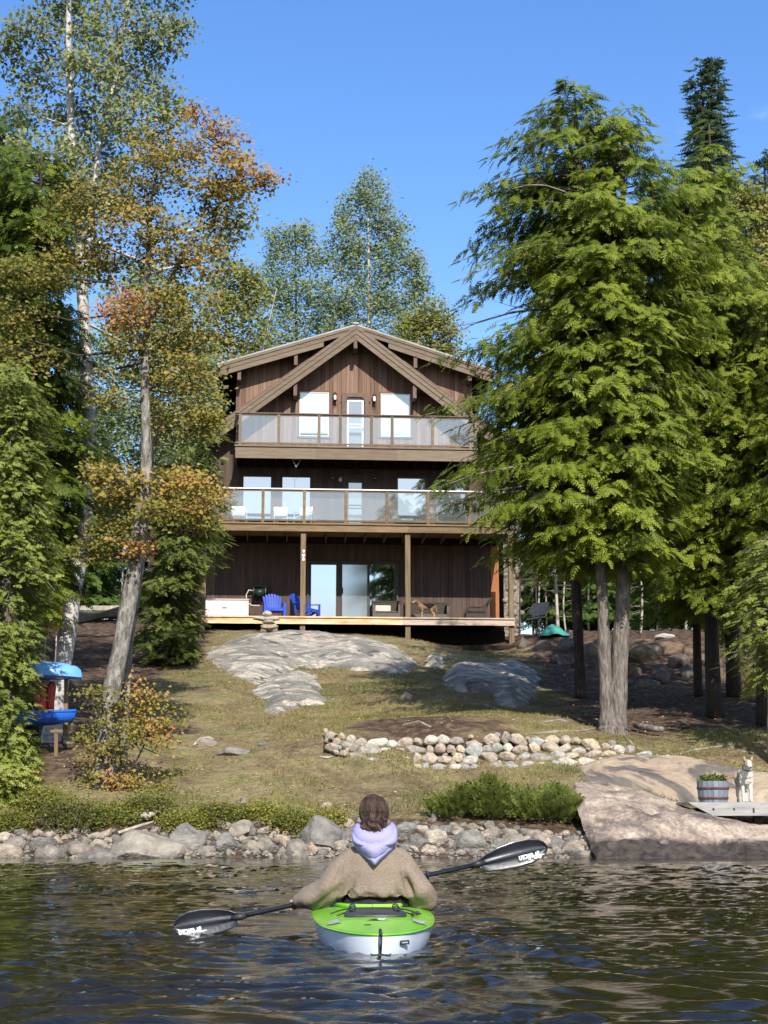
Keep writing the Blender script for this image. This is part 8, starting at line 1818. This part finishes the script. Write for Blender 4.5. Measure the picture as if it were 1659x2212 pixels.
mb.prism([(-0.24, 0.08), (0.24, 0.08), (0.10, 0.22), (-0.10, 0.22)], -0.2, 0.2); mb.build('roof', 'black_metal', t); mb = MB(); mb.box(-0.16, 0.16, -0.15, 0.15, -0.22, 0.08); mb.build('hopper', 'reel_green', t); mb = MB(); mb.tube([(0, 0, 0.2), (0, 0, 1.2)], 0.008, 5); mb.build('cord', 'black_metal', t)
# teal tarp in a heap
pm('tarp_teal', [(0.03, 0.16, 0.13), (0.06, 0.26, 0.21)], 4, 0.6, 0.3, 12)
g = at(1197, 1372, 57); g.z = tz(g.x, g.y); t = empty('tarp', g, 0, 'teal tarp lying in a heap beside the garden swing', 'tarp'); V = []; n_ = 21
for i in range(n_):
    for j in range(n_):
        x, y = (i / 10 - 1), (j / 10 - 1); r = math.hypot(x, y); V.append((x * 0.55, y * 0.45, max(0.40 * (1 - r ** 1.6) + 0.10 * mnoise.noise(Vector((x * 2.4, y * 2.4, 1))) + 0.04, -0.02)))
idx = np.arange(n_ * n_).reshape(n_, n_); F = np.stack([idx[:-1, :-1], idx[:-1, 1:], idx[1:, 1:], idx[1:, :-1]], -1).reshape(-1, 4); obj('sheet', np_mesh('sheet', V, F, 'tarp_teal', None, True), t)
g = at(1433, 1378, 53.5); g.z = tz(g.x, g.y) + 0.05; rs = np.random.RandomState(9); tag(put_stone('rock', ROUGH[3], g, (0.42, 0.25, 0.14), rs, None, (1.4, 1.4, 1.42), 0.05), 'white rock on top of the boulder wall', 'rock')
g = at(1068, 1402, 56.6); mb = MB(); mb.box(-1.15, 1.15, 0, 0.2, -0.3, 0.14); o = mb.build('timber_edging', 'shade_wood', None, loc=g); tag(o, 'dark timber edging on the ground under the right end of the deck', 'edging')
# lily pads
pm('lily_pad', [(0.12, 0.17, 0.03), (0.22, 0.25, 0.06)], 6, 0.5)
rs = np.random.RandomState(12)
for (px, py) in [(70, 1866), (68, 1892), (112, 1888), (140, 1866), (330, 1864), (345, 1867), (360, 1863), (372, 1868), (285, 1874), (300, 1882), (395, 1869), (60, 1880), (100, 1890)]:
    Yl = 1; d = ray(px, py); t_ = -EYE / d.z; g = Vector((d.x * t_, d.y * t_, 0.012)); mb = MB(); r_ = rs.uniform(0.09, 0.17); a0 = rs.uniform(0, 6.28)
    pts = [(0, 0, 0)] + [(r_ * math.cos(a0 + a), r_ * math.sin(a0 + a), 0.004) for a in np.linspace(0.2, 6.1, 14)]; mb.add(pts, [(0, i, i + 1) for i in range(1, 14)])
    o = mb.build('lily_pad', 'lily_pad', None, loc=g); tag(o, 'yellow green lily pad floating near the left shore', 'lily pad', 'lily pads by the left shore')
